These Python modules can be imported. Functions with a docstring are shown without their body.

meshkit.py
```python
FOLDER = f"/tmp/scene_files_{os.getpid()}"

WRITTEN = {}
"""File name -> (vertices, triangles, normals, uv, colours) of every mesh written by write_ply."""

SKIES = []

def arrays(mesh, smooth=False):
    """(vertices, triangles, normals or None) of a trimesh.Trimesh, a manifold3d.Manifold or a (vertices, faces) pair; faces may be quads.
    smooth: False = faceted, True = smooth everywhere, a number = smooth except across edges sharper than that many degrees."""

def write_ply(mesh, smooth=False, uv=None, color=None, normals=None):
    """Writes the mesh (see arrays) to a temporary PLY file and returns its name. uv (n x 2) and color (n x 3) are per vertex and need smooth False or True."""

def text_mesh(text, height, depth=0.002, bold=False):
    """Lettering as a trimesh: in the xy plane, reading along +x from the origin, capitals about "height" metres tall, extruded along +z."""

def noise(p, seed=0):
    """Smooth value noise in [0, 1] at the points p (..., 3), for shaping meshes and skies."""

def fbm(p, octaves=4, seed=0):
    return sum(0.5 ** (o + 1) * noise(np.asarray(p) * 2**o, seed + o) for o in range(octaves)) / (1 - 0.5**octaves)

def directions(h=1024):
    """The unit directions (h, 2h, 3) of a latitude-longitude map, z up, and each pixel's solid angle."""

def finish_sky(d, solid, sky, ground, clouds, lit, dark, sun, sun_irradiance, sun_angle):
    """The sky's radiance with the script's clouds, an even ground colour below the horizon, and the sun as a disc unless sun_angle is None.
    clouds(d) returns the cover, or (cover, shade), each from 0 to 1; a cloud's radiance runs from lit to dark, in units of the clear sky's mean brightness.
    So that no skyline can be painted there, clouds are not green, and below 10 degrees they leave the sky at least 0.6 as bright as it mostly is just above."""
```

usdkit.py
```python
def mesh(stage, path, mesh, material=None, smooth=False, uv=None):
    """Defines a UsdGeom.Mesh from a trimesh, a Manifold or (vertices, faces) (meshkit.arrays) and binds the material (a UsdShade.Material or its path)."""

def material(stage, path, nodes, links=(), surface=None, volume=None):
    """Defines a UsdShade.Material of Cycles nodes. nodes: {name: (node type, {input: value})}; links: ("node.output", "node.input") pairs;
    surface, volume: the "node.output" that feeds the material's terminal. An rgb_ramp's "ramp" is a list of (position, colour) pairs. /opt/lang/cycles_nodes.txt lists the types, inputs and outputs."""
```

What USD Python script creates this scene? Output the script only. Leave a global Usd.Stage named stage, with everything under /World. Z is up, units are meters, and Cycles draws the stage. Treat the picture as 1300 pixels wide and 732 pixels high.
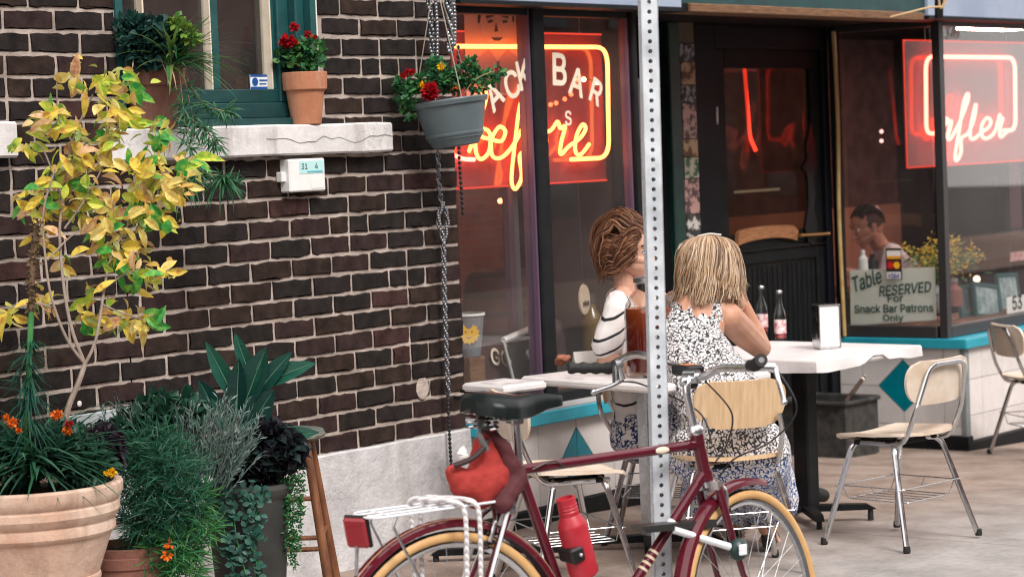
import math, random
import numpy as np, trimesh, manifold3d as m3
import usdkit, meshkit
from meshkit import text_mesh, fbm, noise
from pxr import Usd, UsdGeom, UsdLux, UsdShade, Gf, Sdf, Vt
from scipy.sparse import coo_matrix
from scipy.sparse.csgraph import connected_components

stage = Usd.Stage.CreateInMemory()
UsdGeom.SetStageUpAxis(stage, 'Z')
W = UsdGeom.Xform.Define(stage, '/World')
UsdGeom.Scope.Define(stage, '/World/Looks')
V = np.array
# ------------------------------------------------------------------ camera
# world: x runs along the shop front, y into the building, z up; metres
EYE = V([-8.895, -6.679, 1.70])
YAW, PITCH, ROLL, F = math.radians(52.0), math.atan(175 / 3069.0), 0.040, 3069.0
fh, rh, uz = V([math.sin(YAW), math.cos(YAW), 0]), V([math.cos(YAW), -math.sin(YAW), 0]), V([0, 0, 1.0])
FWD = fh * math.cos(PITCH) - uz * math.sin(PITCH)
U1 = uz * math.cos(PITCH) + fh * math.sin(PITCH)
RIGHT = rh * math.cos(ROLL) - U1 * math.sin(ROLL)
UP = U1 * math.cos(ROLL) + rh * math.sin(ROLL)
cam = UsdGeom.Camera.Define(stage, '/World/camera')
cam.CreateHorizontalApertureAttr(36.0); cam.CreateFocalLengthAttr(85.0)
cam.CreateFStopAttr(4.5); cam.CreateFocusDistanceAttr(8.6)
cam.CreateClippingRangeAttr(Gf.Vec2f(0.1, 500))
m = Gf.Matrix4d(1.0)
for i, r in enumerate((RIGHT, UP, -FWD, EYE)):
    m.SetRow3(i, Gf.Vec3d(*map(float, r)))
cam.AddTransformOp().Set(m)
cam.CreateExposureAttr(1.08)
# ------------------------------------------------------------------ sky and sun (bright overcast)
SUN_EL, SUN_DIR = math.radians(48), V([-0.35, -0.95])
sx, sy = SUN_DIR / np.linalg.norm(SUN_DIR)
sky = usdkit.material(stage, '/World/Looks/sky', {
    's': ('sky_texture', {'sky_type': 'single_scattering', 'sun_disc': False, 'sun_elevation': SUN_EL, 'sun_rotation': math.atan2(sx, sy)}),
    't': ('texture_coordinate', {}), 'n': ('noise_texture', {'scale': 2.2, 'detail': 5.0, 'roughness': 0.55}),
    'r': ('rgb_ramp', {'ramp': [(0.25, (0.72,) * 3), (0.6, (1.0,) * 3)]}),
    'c': ('rgb_ramp', {'ramp': [(0.3, (9.6, 9.2, 9.1)), (0.7, (12.9, 12.0, 11.5))]}),
    'm': ('mix_color', {}), 'b': ('background_shader', {'strength': 0.075})},
    [('t.generated', 'n.vector'), ('n.fac', 'r.fac'), ('n.fac', 'c.fac'), ('r.color', 'm.fac'), ('s.color', 'm.a'), ('c.color', 'm.b'), ('m.result', 'b.color')], surface='b.background')
dome = UsdLux.DomeLight.Define(stage, '/World/sky')
UsdShade.MaterialBindingAPI.Apply(dome.GetPrim()).Bind(sky)
sun = UsdLux.DistantLight.Define(stage, '/World/sun')
sun.CreateNormalizeAttr(True); sun.CreateIntensityAttr(0.40); sun.CreateAngleAttr(20.0); sun.CreateColorAttr(Gf.Vec3f(1.0, 0.95, 0.9))
sun.AddRotateXYZOp().Set(Gf.Vec3f(90 - math.degrees(SUN_EL), 0, math.degrees(math.atan2(sx, -sy))))

# ------------------------------------------------------------------ helpers
rng = random.Random(7); nrg = np.random.default_rng(11)
def ray(px, py): return FWD + RIGHT * (px - 650) / F + UP * (366 - py) / F
def at(px, py, Z): return EYE + ray(px, py) * Z                      # the point that lies Z metres deep where the photograph's pixel looks
def on(px, py, ax, val):                                              # the point on the plane axis ax = val
    d = ray(px, py); return EYE + d * ((val - EYE[ax]) / d[ax])
def ground_z(x): return -0.046 * max(0.0, x)
names = {}
def uniq(parent, name):
    k = (parent, name); n = names.get(k, 0); names[k] = n + 1
    return f'{parent}/{name}' if n == 0 else f'{parent}/{name}_{n:03d}'
def tag(p, label=None, cat=None, group=None, kind=None):
    for k, v in (('label', label), ('category', cat), ('group', group), ('kind', kind)):
        if v: p.SetCustomDataByKey(k, v)
    return p
def obj(name, mesh, mat, parent=None, smooth=30, label=None, cat=None, group=None, kind=None):
    if isinstance(mesh, (list, tuple)) and not (len(mesh) == 2 and isinstance(mesh[0], np.ndarray)): mesh = cat_(mesh)
    path = uniq(parent.GetPath().pathString if parent else '/World', name)
    isl = mat.GetPath().name in islands
    g = usdkit.mesh(stage, path, mesh, mat, smooth=True if isl else smooth); p = g.GetPrim()
    if isl:                                                               # one random number for each loose piece (leaf, lock of hair)
        fv = np.array(g.GetFaceVertexIndicesAttr().Get()).reshape(-1, 3); n = len(g.GetPointsAttr().Get())
        _, lab = connected_components(coo_matrix((np.ones(len(fv) * 2), (np.r_[fv[:, 0], fv[:, 1]], np.r_[fv[:, 1], fv[:, 2]])), (n, n)), directed=False)
        rr = np.random.default_rng(n).random(lab.max() + 1).astype(np.float32)
        UsdGeom.PrimvarsAPI(g).CreatePrimvar('rnd', Sdf.ValueTypeNames.FloatArray, 'vertex').Set(Vt.FloatArray.FromNumpy(rr[lab]))
    return tag(p, label, cat, group, kind)
def thing(name, label, cat, loc=(0, 0, 0), rot=0.0, group=None, kind=None):
    x = UsdGeom.Xform.Define(stage, uniq('/World', name))
    x.AddTranslateOp().Set(Gf.Vec3d(*map(float, loc))); x.AddRotateZOp().Set(float(math.degrees(rot)))
    return tag(x.GetPrim(), label, cat, group, kind)
def dup(src, label, loc, rot, group=None):
    nm = src.GetName(); nm = nm[:-4] if nm[-4] == '_' and nm[-3:].isdigit() else nm
    x = UsdGeom.Xform.Define(stage, uniq('/World', nm))
    p = x.GetPrim(); p.GetReferences().AddInternalReference(src.GetPath()); p.SetInstanceable(True)
    x.ClearXformOpOrder()
    x.AddTranslateOp().Set(Gf.Vec3d(*map(float, loc))); x.AddRotateZOp().Set(float(math.degrees(rot)))
    return tag(p, label, src.GetCustomData().get('category'), group)
def cat_(ms): return trimesh.util.concatenate([tm(x) for x in ms])
def tm(x):
    if isinstance(x, trimesh.Trimesh): return x
    v, f, _ = meshkit.arrays(x); return trimesh.Trimesh(v, f, process=False)
def mv(mesh, t=(0, 0, 0), R=None):
    mesh = tm(mesh).copy()
    if R is not None: mesh.vertices = mesh.vertices @ np.asarray(R).T
    mesh.vertices = mesh.vertices + np.asarray(t, float); return mesh
def rotm(ax, deg): return trimesh.transformations.rotation_matrix(math.radians(deg), ax)[:3, :3]
def basis(x, y, z): return np.stack([x, y, z], 1).astype(float)
def unit(v): v = np.asarray(v, float); return v / max(np.linalg.norm(v), 1e-12)
def box(x0, x1, y0, y1, z0, z1, c=0.0):
    if c <= 0: return mv(trimesh.creation.box([x1 - x0, y1 - y0, z1 - z0]), [(x0 + x1) / 2, (y0 + y1) / 2, (z0 + z1) / 2])
    p = [(x, y, z) for x in (x0, x1) for y in (y0, y1) for z in (z0, z1)]
    pts = []
    for x, y, z in p:
        dx, dy, dz = (c if x == x0 else -c), (c if y == y0 else -c), (c if z == z0 else -c)
        pts += [(x + dx, y + dy, z), (x + dx, y, z + dz), (x, y + dy, z + dz)]
    return tm(m3.Manifold.hull_points(np.array(pts)))
def spline(pts, n=8, closed=False):
    P = np.asarray(pts, float); N = len(P); out = []
    rngk = range(N if closed else N - 1)
    for i in rngk:
        if closed: a, b, c, d = P[(i - 1) % N], P[i], P[(i + 1) % N], P[(i + 2) % N]
        else: a, b, c, d = P[max(i - 1, 0)], P[i], P[i + 1], P[min(i + 2, N - 1)]
        for t in np.arange(n) / n:
            out.append(.5 * (2 * b + (c - a) * t + (2 * a - 5 * b + 4 * c - d) * t * t + (3 * b - a - 3 * c + d) * t ** 3))
    if not closed: out.append(P[-1])
    return np.array(out)
def tube(path, r, k=8, closed=False, caps=True, flat=1.0):
    P = np.asarray(path, float); n = len(P); r = np.broadcast_to(np.asarray(r, float), (n,))
    T = (np.roll(P, -1, 0) - np.roll(P, 1, 0)) if closed else np.gradient(P, axis=0)
    T = T / np.maximum(np.linalg.norm(T, axis=1, keepdims=True), 1e-12)
    a = unit(np.cross(T[0], [0, 0, 1.0] if abs(T[0][2]) < .9 else [1.0, 0, 0])); A = [a]
    for i in range(1, n):
        a = a - T[i] * (a @ T[i]); a = unit(a); A.append(a)
    A = np.array(A); B = np.cross(T, A)
    th = np.arange(k) * 2 * math.pi / k
    v = (P[:, None] + r[:, None, None] * (np.cos(th)[None, :, None] * A[:, None] + flat * np.sin(th)[None, :, None] * B[:, None])).reshape(-1, 3)
    f = []
    for i in range(n if closed else n - 1):
        j = (i + 1) % n
        for q in range(k):
            w = (q + 1) % k
            f += [(i * k + q, i * k + w, j * k + w), (i * k + q, j * k + w, j * k + q)]
    f = np.array(f)
    if caps and not closed:
        v = np.vstack([v, P[0], P[-1]]); b0, b1 = len(v) - 2, len(v) - 1
        f = np.vstack([f, [(b0, (q + 1) % k, q) for q in range(k)], [(b1, (n - 1) * k + q, (n - 1) * k + (q + 1) % k) for q in range(k)]])
    return trimesh.Trimesh(v, f, process=False)
def rod(a, b, r, k=10, r2=None): return tube([a, b], [r, r if r2 is None else r2], k)
def bent(pts, r, rad=0.03, k=10, n=5, closed=False):                  # a bent tube: straight runs with rounded corners
    P = [np.asarray(p, float) for p in pts]; out = [] if closed else [P[0]]
    N = len(P)
    for i in (range(N) if closed else range(1, N - 1)):
        a, b, c = P[(i - 1) % N], P[i], P[(i + 1) % N]
        d1, d2 = unit(a - b), unit(c - b); q = min(rad, .45 * np.linalg.norm(a - b), .45 * np.linalg.norm(c - b))
        for t in np.linspace(0, 1, n): out.append((1 - t) ** 2 * (b + d1 * q) + 2 * t * (1 - t) * b + t * t * (b + d2 * q))
    if not closed: out.append(P[-1])
    return tube(out, r, k, closed)
def lathe(profile, k=32, c=(0, 0, 0)):
    return mv(trimesh.creation.revolve(np.asarray(profile, float), sections=k), c)
def prism(poly, d, c=0.0):                                            # polygon in xy, thick along +z
    from shapely.geometry import Polygon
    return trimesh.creation.extrude_polygon(Polygon(poly), d, engine='earcut')
def ball(c, r, sub=2, s=(1, 1, 1)):
    b = trimesh.creation.icosphere(sub, r); b.vertices = b.vertices * V(s); return mv(b, c)
def hull(pts): return tm(m3.Manifold.hull_points(np.asarray(pts, float)))
def sph(c, r, k=20): return m3.Manifold.sphere(float(r), k).translate([float(x) for x in c])
def chain(bones, edge=0.012, it=8, k=20):                             # bones: lists of (point, radius) whose spheres are hulled; one smooth surface
    ms = [m3.Manifold.batch_hull([sph(c, r, k) for c, r in b]) for b in bones]
    u = m3.Manifold.batch_boolean(ms, m3.OpType.Add).refine_to_length(edge)
    t = tm(u); t.merge_vertices()
    trimesh.smoothing.filter_taubin(t, lamb=.5, nu=.53, iterations=it); return t
def wobble(mesh, amp, sc, seed=0):
    p = mesh.vertices; d = np.stack([fbm(p * sc + 17.3 * k, 3, seed + k) - .5 for k in range(3)], -1)
    mesh.vertices = p + d * 2 * amp; return mesh
def leaves(pos, d, up, L, Wd, droop=0.25, fold=0.25, n=4, shape=0.9):
    """Many leaf blades in one mesh: pos, d (growth), up: N x 3; L, Wd: N. Folded along the midrib and bent down by droop."""
    pos, d, up = (np.asarray(x, float).reshape(-1, 3) for x in (pos, d, up)); N = len(pos)
    L, Wd, droop = (np.broadcast_to(np.asarray(x, float), (N,)) for x in (L, Wd, droop))
    d = d / np.maximum(np.linalg.norm(d, axis=1, keepdims=True), 1e-9)
    s = np.cross(d, up); s = s / np.maximum(np.linalg.norm(s, axis=1, keepdims=True), 1e-9); nn = np.cross(s, d)
    t = np.linspace(0, 1, n + 1); prof = np.sin(math.pi * np.clip(t, 0, 1) ** shape) ** .8; prof[0] = .12; prof[-1] = 0.02
    mid = pos[:, None] + d[:, None] * (L[:, None] * t)[..., None] - nn[:, None] * (L[:, None] * droop[:, None] * t ** 2)[..., None]
    off = s[:, None] * (Wd[:, None] * .5 * prof)[..., None]; lift = nn[:, None] * (Wd[:, None] * fold * .5 * prof)[..., None]
    v = np.stack([mid - off + lift, mid, mid + off + lift], 2).reshape(N, -1, 3)
    f = []
    for i in range(n):
        a, b = 3 * i, 3 * i + 3
        f += [(a, a + 1, b + 1), (a, b + 1, b), (a + 1, a + 2, b + 2), (a + 1, b + 2, b + 1)]
    f = np.array(f); k = v.shape[1]
    return trimesh.Trimesh(v.reshape(-1, 3), (f[None] + (np.arange(N) * k)[:, None, None]).reshape(-1, 3), process=False)
def rdir(N, zlo=-.3, zhi=1.0, r=nrg):
    z = r.uniform(zlo, zhi, N); a = r.uniform(0, 2 * math.pi, N); q = np.sqrt(np.maximum(1 - z * z, 0))
    return np.stack([q * np.cos(a), q * np.sin(a), z], 1)
# ------------------------------------------------------------------ materials
mats, islands = {}, set()
def pr(name, col, rough=.5, metal=0.0, col2=None, sc=6.0, det=4.0, bump=0.0, bsc=60.0, bd=.004, coat=0.0, lo=.35, hi=.65, spec=None, island=None, trans=0.0, rvar=0.0, stretch=None, emit=None):
    if name in mats: return mats[name]
    p = {'roughness': rough, 'metallic': metal, 'base_color': col, 'coat_weight': coat}
    if spec is not None: p['specular_ior_level'] = spec
    nodes, links = {'p': ('principled_bsdf', p)}, []
    need = col2 is not None or bump > 0 or rvar > 0
    if need:
        nodes['tc'] = ('texture_coordinate', {})
        src = 'tc.object'
        if stretch: nodes['mp'] = ('mapping', {'scale': stretch}); links.append(('tc.object', 'mp.vector')); src = 'mp.vector'
    if col2 is not None and island is None:
        nodes['n'] = ('noise_texture', {'scale': sc, 'detail': det, 'roughness': .6})
        nodes['r'] = ('rgb_ramp', {'ramp': [(lo, col), (hi, col2)]})
        links += [(src, 'n.vector'), ('n.fac', 'r.fac'), ('r.color', 'p.base_color')]
    if island:
        islands.add(name); nodes['g'] = ('attribute', {'attribute': 'rnd'}); nodes['r'] = ('rgb_ramp', {'ramp': list(zip(np.linspace(0, 1, len(island)), island))})
        links += [('g.fac', 'r.fac'), ('r.color', 'p.base_color')]
    if rvar:
        nodes['nr'] = ('noise_texture', {'scale': sc * 2.3, 'detail': 3.0}); nodes['mr'] = ('map_range', {'from_min': .3, 'from_max': .7, 'to_min': max(rough - rvar, .02), 'to_max': min(rough + rvar, 1)})
        links += [(src, 'nr.vector'), ('nr.fac', 'mr.value'), ('mr.result', 'p.roughness')]
    if bump:
        nodes['nb'] = ('noise_texture', {'scale': bsc, 'detail': 5.0, 'roughness': .6}); nodes['b'] = ('bump', {'strength': bump, 'distance': bd})
        links += [(src, 'nb.vector'), ('nb.fac', 'b.height'), ('b.normal', 'p.normal')]
    surf = 'p.BSDF'
    if trans:
        nodes['tl'] = ('translucent_bsdf', {'color': col}); nodes['mx'] = ('mix_closure', {'fac': trans})
        if 'r' in nodes: links.append(('r.color', 'tl.color'))
        links += [('p.BSDF', 'mx.closure1'), ('tl.BSDF', 'mx.closure2')]; surf = 'mx.closure'
    mats[name] = usdkit.material(stage, '/World/Looks/' + name, nodes, links, surface=surf); return mats[name]
def lamp(name, col, s):
    if name not in mats: mats[name] = usdkit.material(stage, '/World/Looks/' + name, {'e': ('emission', {'color': col, 'strength': s})}, surface='e.emission')
    return mats[name]
def pane(name, tint=(.9, .95, .93), rough=0.0, gain=1.0, film=0.0):
    """Window glass: clear, reflecting more at grazing angles, with an optional thin uneven film of dust and painted pinkish reflection haze."""
    if name not in mats:
        nodes = {'t': ('transparent_bsdf', {'color': tint}), 'g': ('glossy_bsdf', {'roughness': rough, 'color': (1, 1, 1)}), 'lw': ('layer_weight', {'blend': .5}), 'pw': ('math', {'math_type': 'power', 'value2': 5.0}), 'f': ('math', {'math_type': 'multiply_add', 'value2': .9 * gain, 'value3': .03 * gain}), 'm': ('mix_closure', {})}
        links = [('lw.facing', 'pw.value1'), ('pw.value', 'f.value1'), ('f.value', 'm.fac'), ('g.BSDF', 'm.closure2')]
        if film:
            nodes |= {'tc': ('geometry', {}), 'n': ('noise_texture', {'scale': 2.2, 'detail': 8.0, 'roughness': .65}), 'mr': ('map_range', {'from_min': .3, 'from_max': .75, 'to_min': film * .5, 'to_max': film * 1.6}), 'd': ('diffuse_bsdf', {'color': (.66, .55, .53)}), 'm2': ('mix_closure', {})}
            links += [('tc.position', 'n.vector'), ('n.fac', 'mr.value'), ('mr.result', 'm2.fac'), ('t.BSDF', 'm2.closure1'), ('d.BSDF', 'm2.closure2'), ('m2.closure', 'm.closure1')]
        else: links.append(('t.BSDF', 'm.closure1'))
        mats[name] = usdkit.material(stage, '/World/Looks/' + name, nodes, links, surface='m.closure')
    return mats[name]
# ------------------------------------------------------------------ common materials
M = {}
M['mortar'] = pr('mortar', (.27, .22, .19), .95, col2=(.53, .45, .40), sc=7, det=9, bump=.9, bsc=70, bd=.006)
BR = [pr('brick_' + n, c, .85, col2=c2, sc=14, bump=.8, bsc=90, bd=.004, spec=.15) for n, c, c2 in (
    ('black', (.011, .0085, .0085), (.028, .021, .020)), ('umber', (.016, .010, .008), (.042, .026, .021)), ('plum', (.019, .0105, .0105), (.044, .026, .024)),
    ('soot', (.010, .0085, .008), (.026, .020, .018)), ('rust', (.026, .012, .011), (.062, .031, .028)))]

def stained(name, a, b, c, sc, st, bsc, bd, crack=.7):
    return usdkit.material(stage, '/World/Looks/' + name, {'g': ('geometry', {}), 'mp': ('mapping', {'scale': (9, 9, 1.2)}), 'n1': ('noise_texture', {'scale': sc, 'detail': 9.0, 'roughness': .65}), 'n2': ('noise_texture', {'scale': st, 'detail': 6.0, 'roughness': .7}), 'n3': ('noise_texture', {'scale': bsc, 'detail': 8.0, 'roughness': .65}), 'v': ('voronoi_texture', {'scale': .9, 'feature': 'distance_to_edge'}), 'nd': ('noise_texture', {'scale': 6.0, 'detail': 6.0}), 'ad': ('mix_color', {'blend_type': 'linear_light', 'fac': .5}), 'vr': ('rgb_ramp', {'ramp': [(.0, (.62,) * 3), (.004, (.8,) * 3), (.008, (1,) * 3)]}),
        'r1': ('rgb_ramp', {'ramp': [(.3, a), (.62, b)]}), 'r2': ('rgb_ramp', {'ramp': [(.50, (0,) * 3), (.72, (.75,) * 3)]}), 'm': ('mix_color', {'b': c}), 'mm': ('mix_color', {'blend_type': 'multiply', 'fac': crack}), 'b': ('bump', {'strength': .7, 'distance': bd}), 'p': ('principled_bsdf', {'roughness': .88, 'specular_ior_level': .3})},
        [('g.position', 'n1.vector'), ('g.position', 'mp.vector'), ('mp.vector', 'n2.vector'), ('g.position', 'n3.vector'), ('g.position', 'nd.vector'), ('g.position', 'ad.a'), ('nd.color', 'ad.b'), ('ad.result', 'v.vector'), ('v.distance', 'vr.fac'), ('n1.fac', 'r1.fac'), ('n2.fac', 'r2.fac'), ('r2.color', 'm.fac'), ('r1.color', 'm.a'), ('m.result', 'mm.a'), ('vr.color', 'mm.b'), ('mm.result', 'p.base_color'), ('n3.fac', 'b.height'), ('b.normal', 'p.normal')], surface='p.BSDF')
M['stone_sill'] = stained('painted_stone', (.55, .53, .53), (.72, .70, .69), (.33, .30, .28), 6, .8, 40, .006)
M['concrete_white'] = stained('limewashed_concrete', (.44, .43, .44), (.64, .63, .64), (.31, .28, .26), 3.0, .45, 16, .018)
M['teal_paint'] = pr('old_teal_paint', (.004, .055, .058), .55, col2=(.008, .085, .085), sc=9, bump=.3, bsc=25)
M['teal_dark'] = pr('dark_teal_paint', (.004, .033, .036), .5, col2=(.007, .055, .056), sc=9, bump=.3, bsc=25)
M['teal_tile'] = pr('teal_glaze', (.0, .165, .225), .28, col2=(.0, .20, .26), sc=11)
M['sill_blue'] = pr('turquoise_sill_paint', (.01, .26, .36), .5, col2=(.02, .33, .42), sc=7, bump=.2, bsc=30)
M['white_tile'] = [pr('white_glaze_' + n, c, .25, col2=c2, sc=5, rvar=.1) for n, c, c2 in (('a', (.62, .585, .57), (.70, .66, .64)), ('b', (.66, .62, .605), (.72, .68, .665)), ('c', (.57, .54, .53), (.68, .64, .62)))]
M['grout'] = pr('grout', (.16, .15, .15), .9, col2=(.28, .26, .25), sc=20)
M['black_paint'] = pr('black_paint', (.005, .006, .007), .55, col2=(.010, .011, .012), sc=12, bump=.2, bsc=40, spec=.18)
M['black_gloss'] = pr('black_gloss', (.005, .005, .006), .32, spec=.3)
M['green_black'] = pr('bottle_green_paint', (.004, .028, .024), .45, col2=(.008, .045, .036), sc=9)
M['lintel_wood'] = pr('lintel_wood', (.10, .045, .02), .7, col2=(.22, .11, .05), sc=9, stretch=(1, 12, 12), bump=.4, bsc=20)
M['wood'] = pr('wood', (.22, .09, .035), .6, col2=(.40, .18, .075), sc=8, stretch=(2, 14, 14), bump=.2, bsc=20)
M['fascia'] = pr('fascia_paint', (.25, .31, .42), .6, col2=(.32, .38, .49), sc=3)
M['white_paint'] = pr('white_paint', (.72, .72, .71), .5, col2=(.8, .8, .79), sc=6)
M['cream'] = pr('cream_print', (.72, .62, .48), .6, col2=(.8, .7, .56), sc=20)
M['paper'] = pr('paper', (.78, .76, .73), .8)
M['ink'] = pr('ink', (.012, .012, .014), .7)
M['ink_green'] = pr('green_lettering_paint', (.01, .10, .075), .6)
M['chrome'] = pr('chrome', (.62, .62, .63), .16, 1.0, rvar=.08, sc=9)
M['steel'] = pr('steel', (.48, .49, .5), .35, 1.0, rvar=.12, sc=12)
M['galv'] = pr('galvanised_steel', (.50, .54, .58), .48, .35, col2=(.68, .72, .76), sc=9, det=9, rvar=.15)
M['dark_glass'] = pane('window_glass', (.96, .975, .975), gain=1.35, film=.014)
M['clear_glass'] = pane('thin_glass', (.97, .985, .98))

# ------------------------------------------------------------------ ground
def sheet(xs, ys, dz, zf=ground_z):
    v = [(x, y, zf(x) + dz(x, y)) for x in xs for y in ys]; n = len(ys)
    f = [(i * n + j, (i + 1) * n + j, (i + 1) * n + j + 1, i * n + j + 1) for i in range(len(xs) - 1) for j in range(n - 1)]
    return (V(v, float), V(f))
walk_mat = usdkit.material(stage, '/World/Looks/sidewalk_concrete', {
    'g': ('geometry', {}), 'xyz': ('separate_xyz', {}),
    'n1': ('noise_texture', {'scale': 1.1, 'detail': 8.0, 'roughness': .65}), 'n2': ('noise_texture', {'scale': 26.0, 'detail': 6.0, 'roughness': .7}), 'n3': ('noise_texture', {'scale': 4.0, 'detail': 6.0}),
    'wob': ('math', {'math_type': 'multiply_add', 'value2': 1.3, 'value3': -.65}), 'add': ('math', {'math_type': 'add'}),
    'mr': ('map_range', {'from_min': -2.1, 'from_max': -.85, 'to_min': 0.0, 'to_max': 1.0}),
    'grey': ('rgb_ramp', {'ramp': [(.3, (.25, .235, .225)), (.55, (.34, .32, .31)), (.75, (.40, .38, .365))]}),
    'tan': ('rgb_ramp', {'ramp': [(.3, (.20, .145, .115)), (.5, (.29, .22, .18)), (.72, (.36, .29, .25))]}),
    'm': ('mix_color', {}), 'sp': ('rgb_ramp', {'ramp': [(.35, (.7,) * 3), (.55, (1.0,) * 3)]}), 'mm': ('mix_color', {'blend_type': 'multiply', 'fac': .55}),
    'vs': ('voronoi_texture', {'scale': 3.7}), 'vr': ('rgb_ramp', {'ramp': [(.03, (.45,) * 3), (.06, (1.0,) * 3)]}), 'mg': ('mix_color', {'blend_type': 'multiply', 'fac': .6}), 'b': ('bump', {'strength': .5, 'distance': .006}), 'p': ('principled_bsdf', {'roughness': .82, 'specular_ior_level': .35})},
    [('g.position', 'xyz.vector'), ('g.position', 'n1.vector'), ('g.position', 'n2.vector'), ('g.position', 'n3.vector'), ('n1.fac', 'wob.value1'), ('wob.value', 'add.value1'), ('xyz.y', 'add.value2'),
     ('add.value', 'mr.value'), ('n3.fac', 'grey.fac'), ('n3.fac', 'tan.fac'), ('mr.result', 'm.fac'), ('grey.color', 'm.a'), ('tan.color', 'm.b'), ('n2.fac', 'sp.fac'),
     ('m.result', 'mm.a'), ('sp.color', 'mm.b'), ('g.position', 'vs.vector'), ('vs.distance', 'vr.fac'), ('mm.result', 'mg.a'), ('vr.color', 'mg.b'), ('mg.result', 'p.base_color'), ('n2.fac', 'b.height'), ('b.normal', 'p.normal')], surface='p.BSDF')
gx = [-60, -20, -8, -6, -4, -2, -1, 0, 1, 2, 3, 4, 6, 10, 30, 60]
zc = lambda x: ground_z(min(x, 12))
slabs = thing('sidewalk', None, None, kind='structure')
base = sheet(gx, [-3.35, 0.9], lambda x, y: -.012, zc)
obj('sidewalk_bed', base, pr('joint_dirt', (.10, .085, .075), .95), slabs)
jx = [-12 + 1.35 * i for i in range(18)]; jy = [-3.35, -2.0, -.62, .95]
for i in range(len(jx) - 1):
    for j in range(3):
        x0, x1, y0, y1 = jx[i] + .006, jx[i + 1] - .006, jy[j] + .006, jy[j + 1] - .006
        q = [(x, y) for x, y in ((x0, y0), (x1, y0), (x1, y1), (x0, y1))]
        top = [(x, y, ground_z(x)) for x, y in q]
        low = [(x + (.004 if x == x0 else -.004) * -1, y + (.004 if y == y0 else -.004) * -1, ground_z(x) - .01) for x, y in q]
        obj('slab', hull(top + low), walk_mat, slabs)
asphalt = pr('asphalt', (.035, .035, .037), .9, col2=(.07, .068, .068), sc=30, bump=.6, bsc=80)
obj('road', sheet(gx, [-60, -11.6, -3.5], lambda x, y: -.14, zc), asphalt, label=None, kind='structure')
obj('kerb', [mv(box(x0 + .004, x1 - .004, -3.5, -3.352, -.15, 0.002, .01), (0, 0, ground_z(min((x0 + x1) / 2, 12)))) for x0, x1 in zip(np.arange(-20, 20, 1.6), np.arange(-18.4, 21.6, 1.6))], M['concrete_white'], kind='structure')
obj('far_sidewalk', box(-60, 60, -16, -11.6, -.6, -.42), pr('far_concrete', (.40, .27, .21), .9, col2=(.48, .34, .27), sc=2), kind='structure')
obj('ground', (V([(-90, -90, -.75), (90, -90, -.75), (90, 90, -.75), (-90, 90, -.75)], float), V([(0, 1, 2, 3)])), asphalt, kind='structure')

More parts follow.
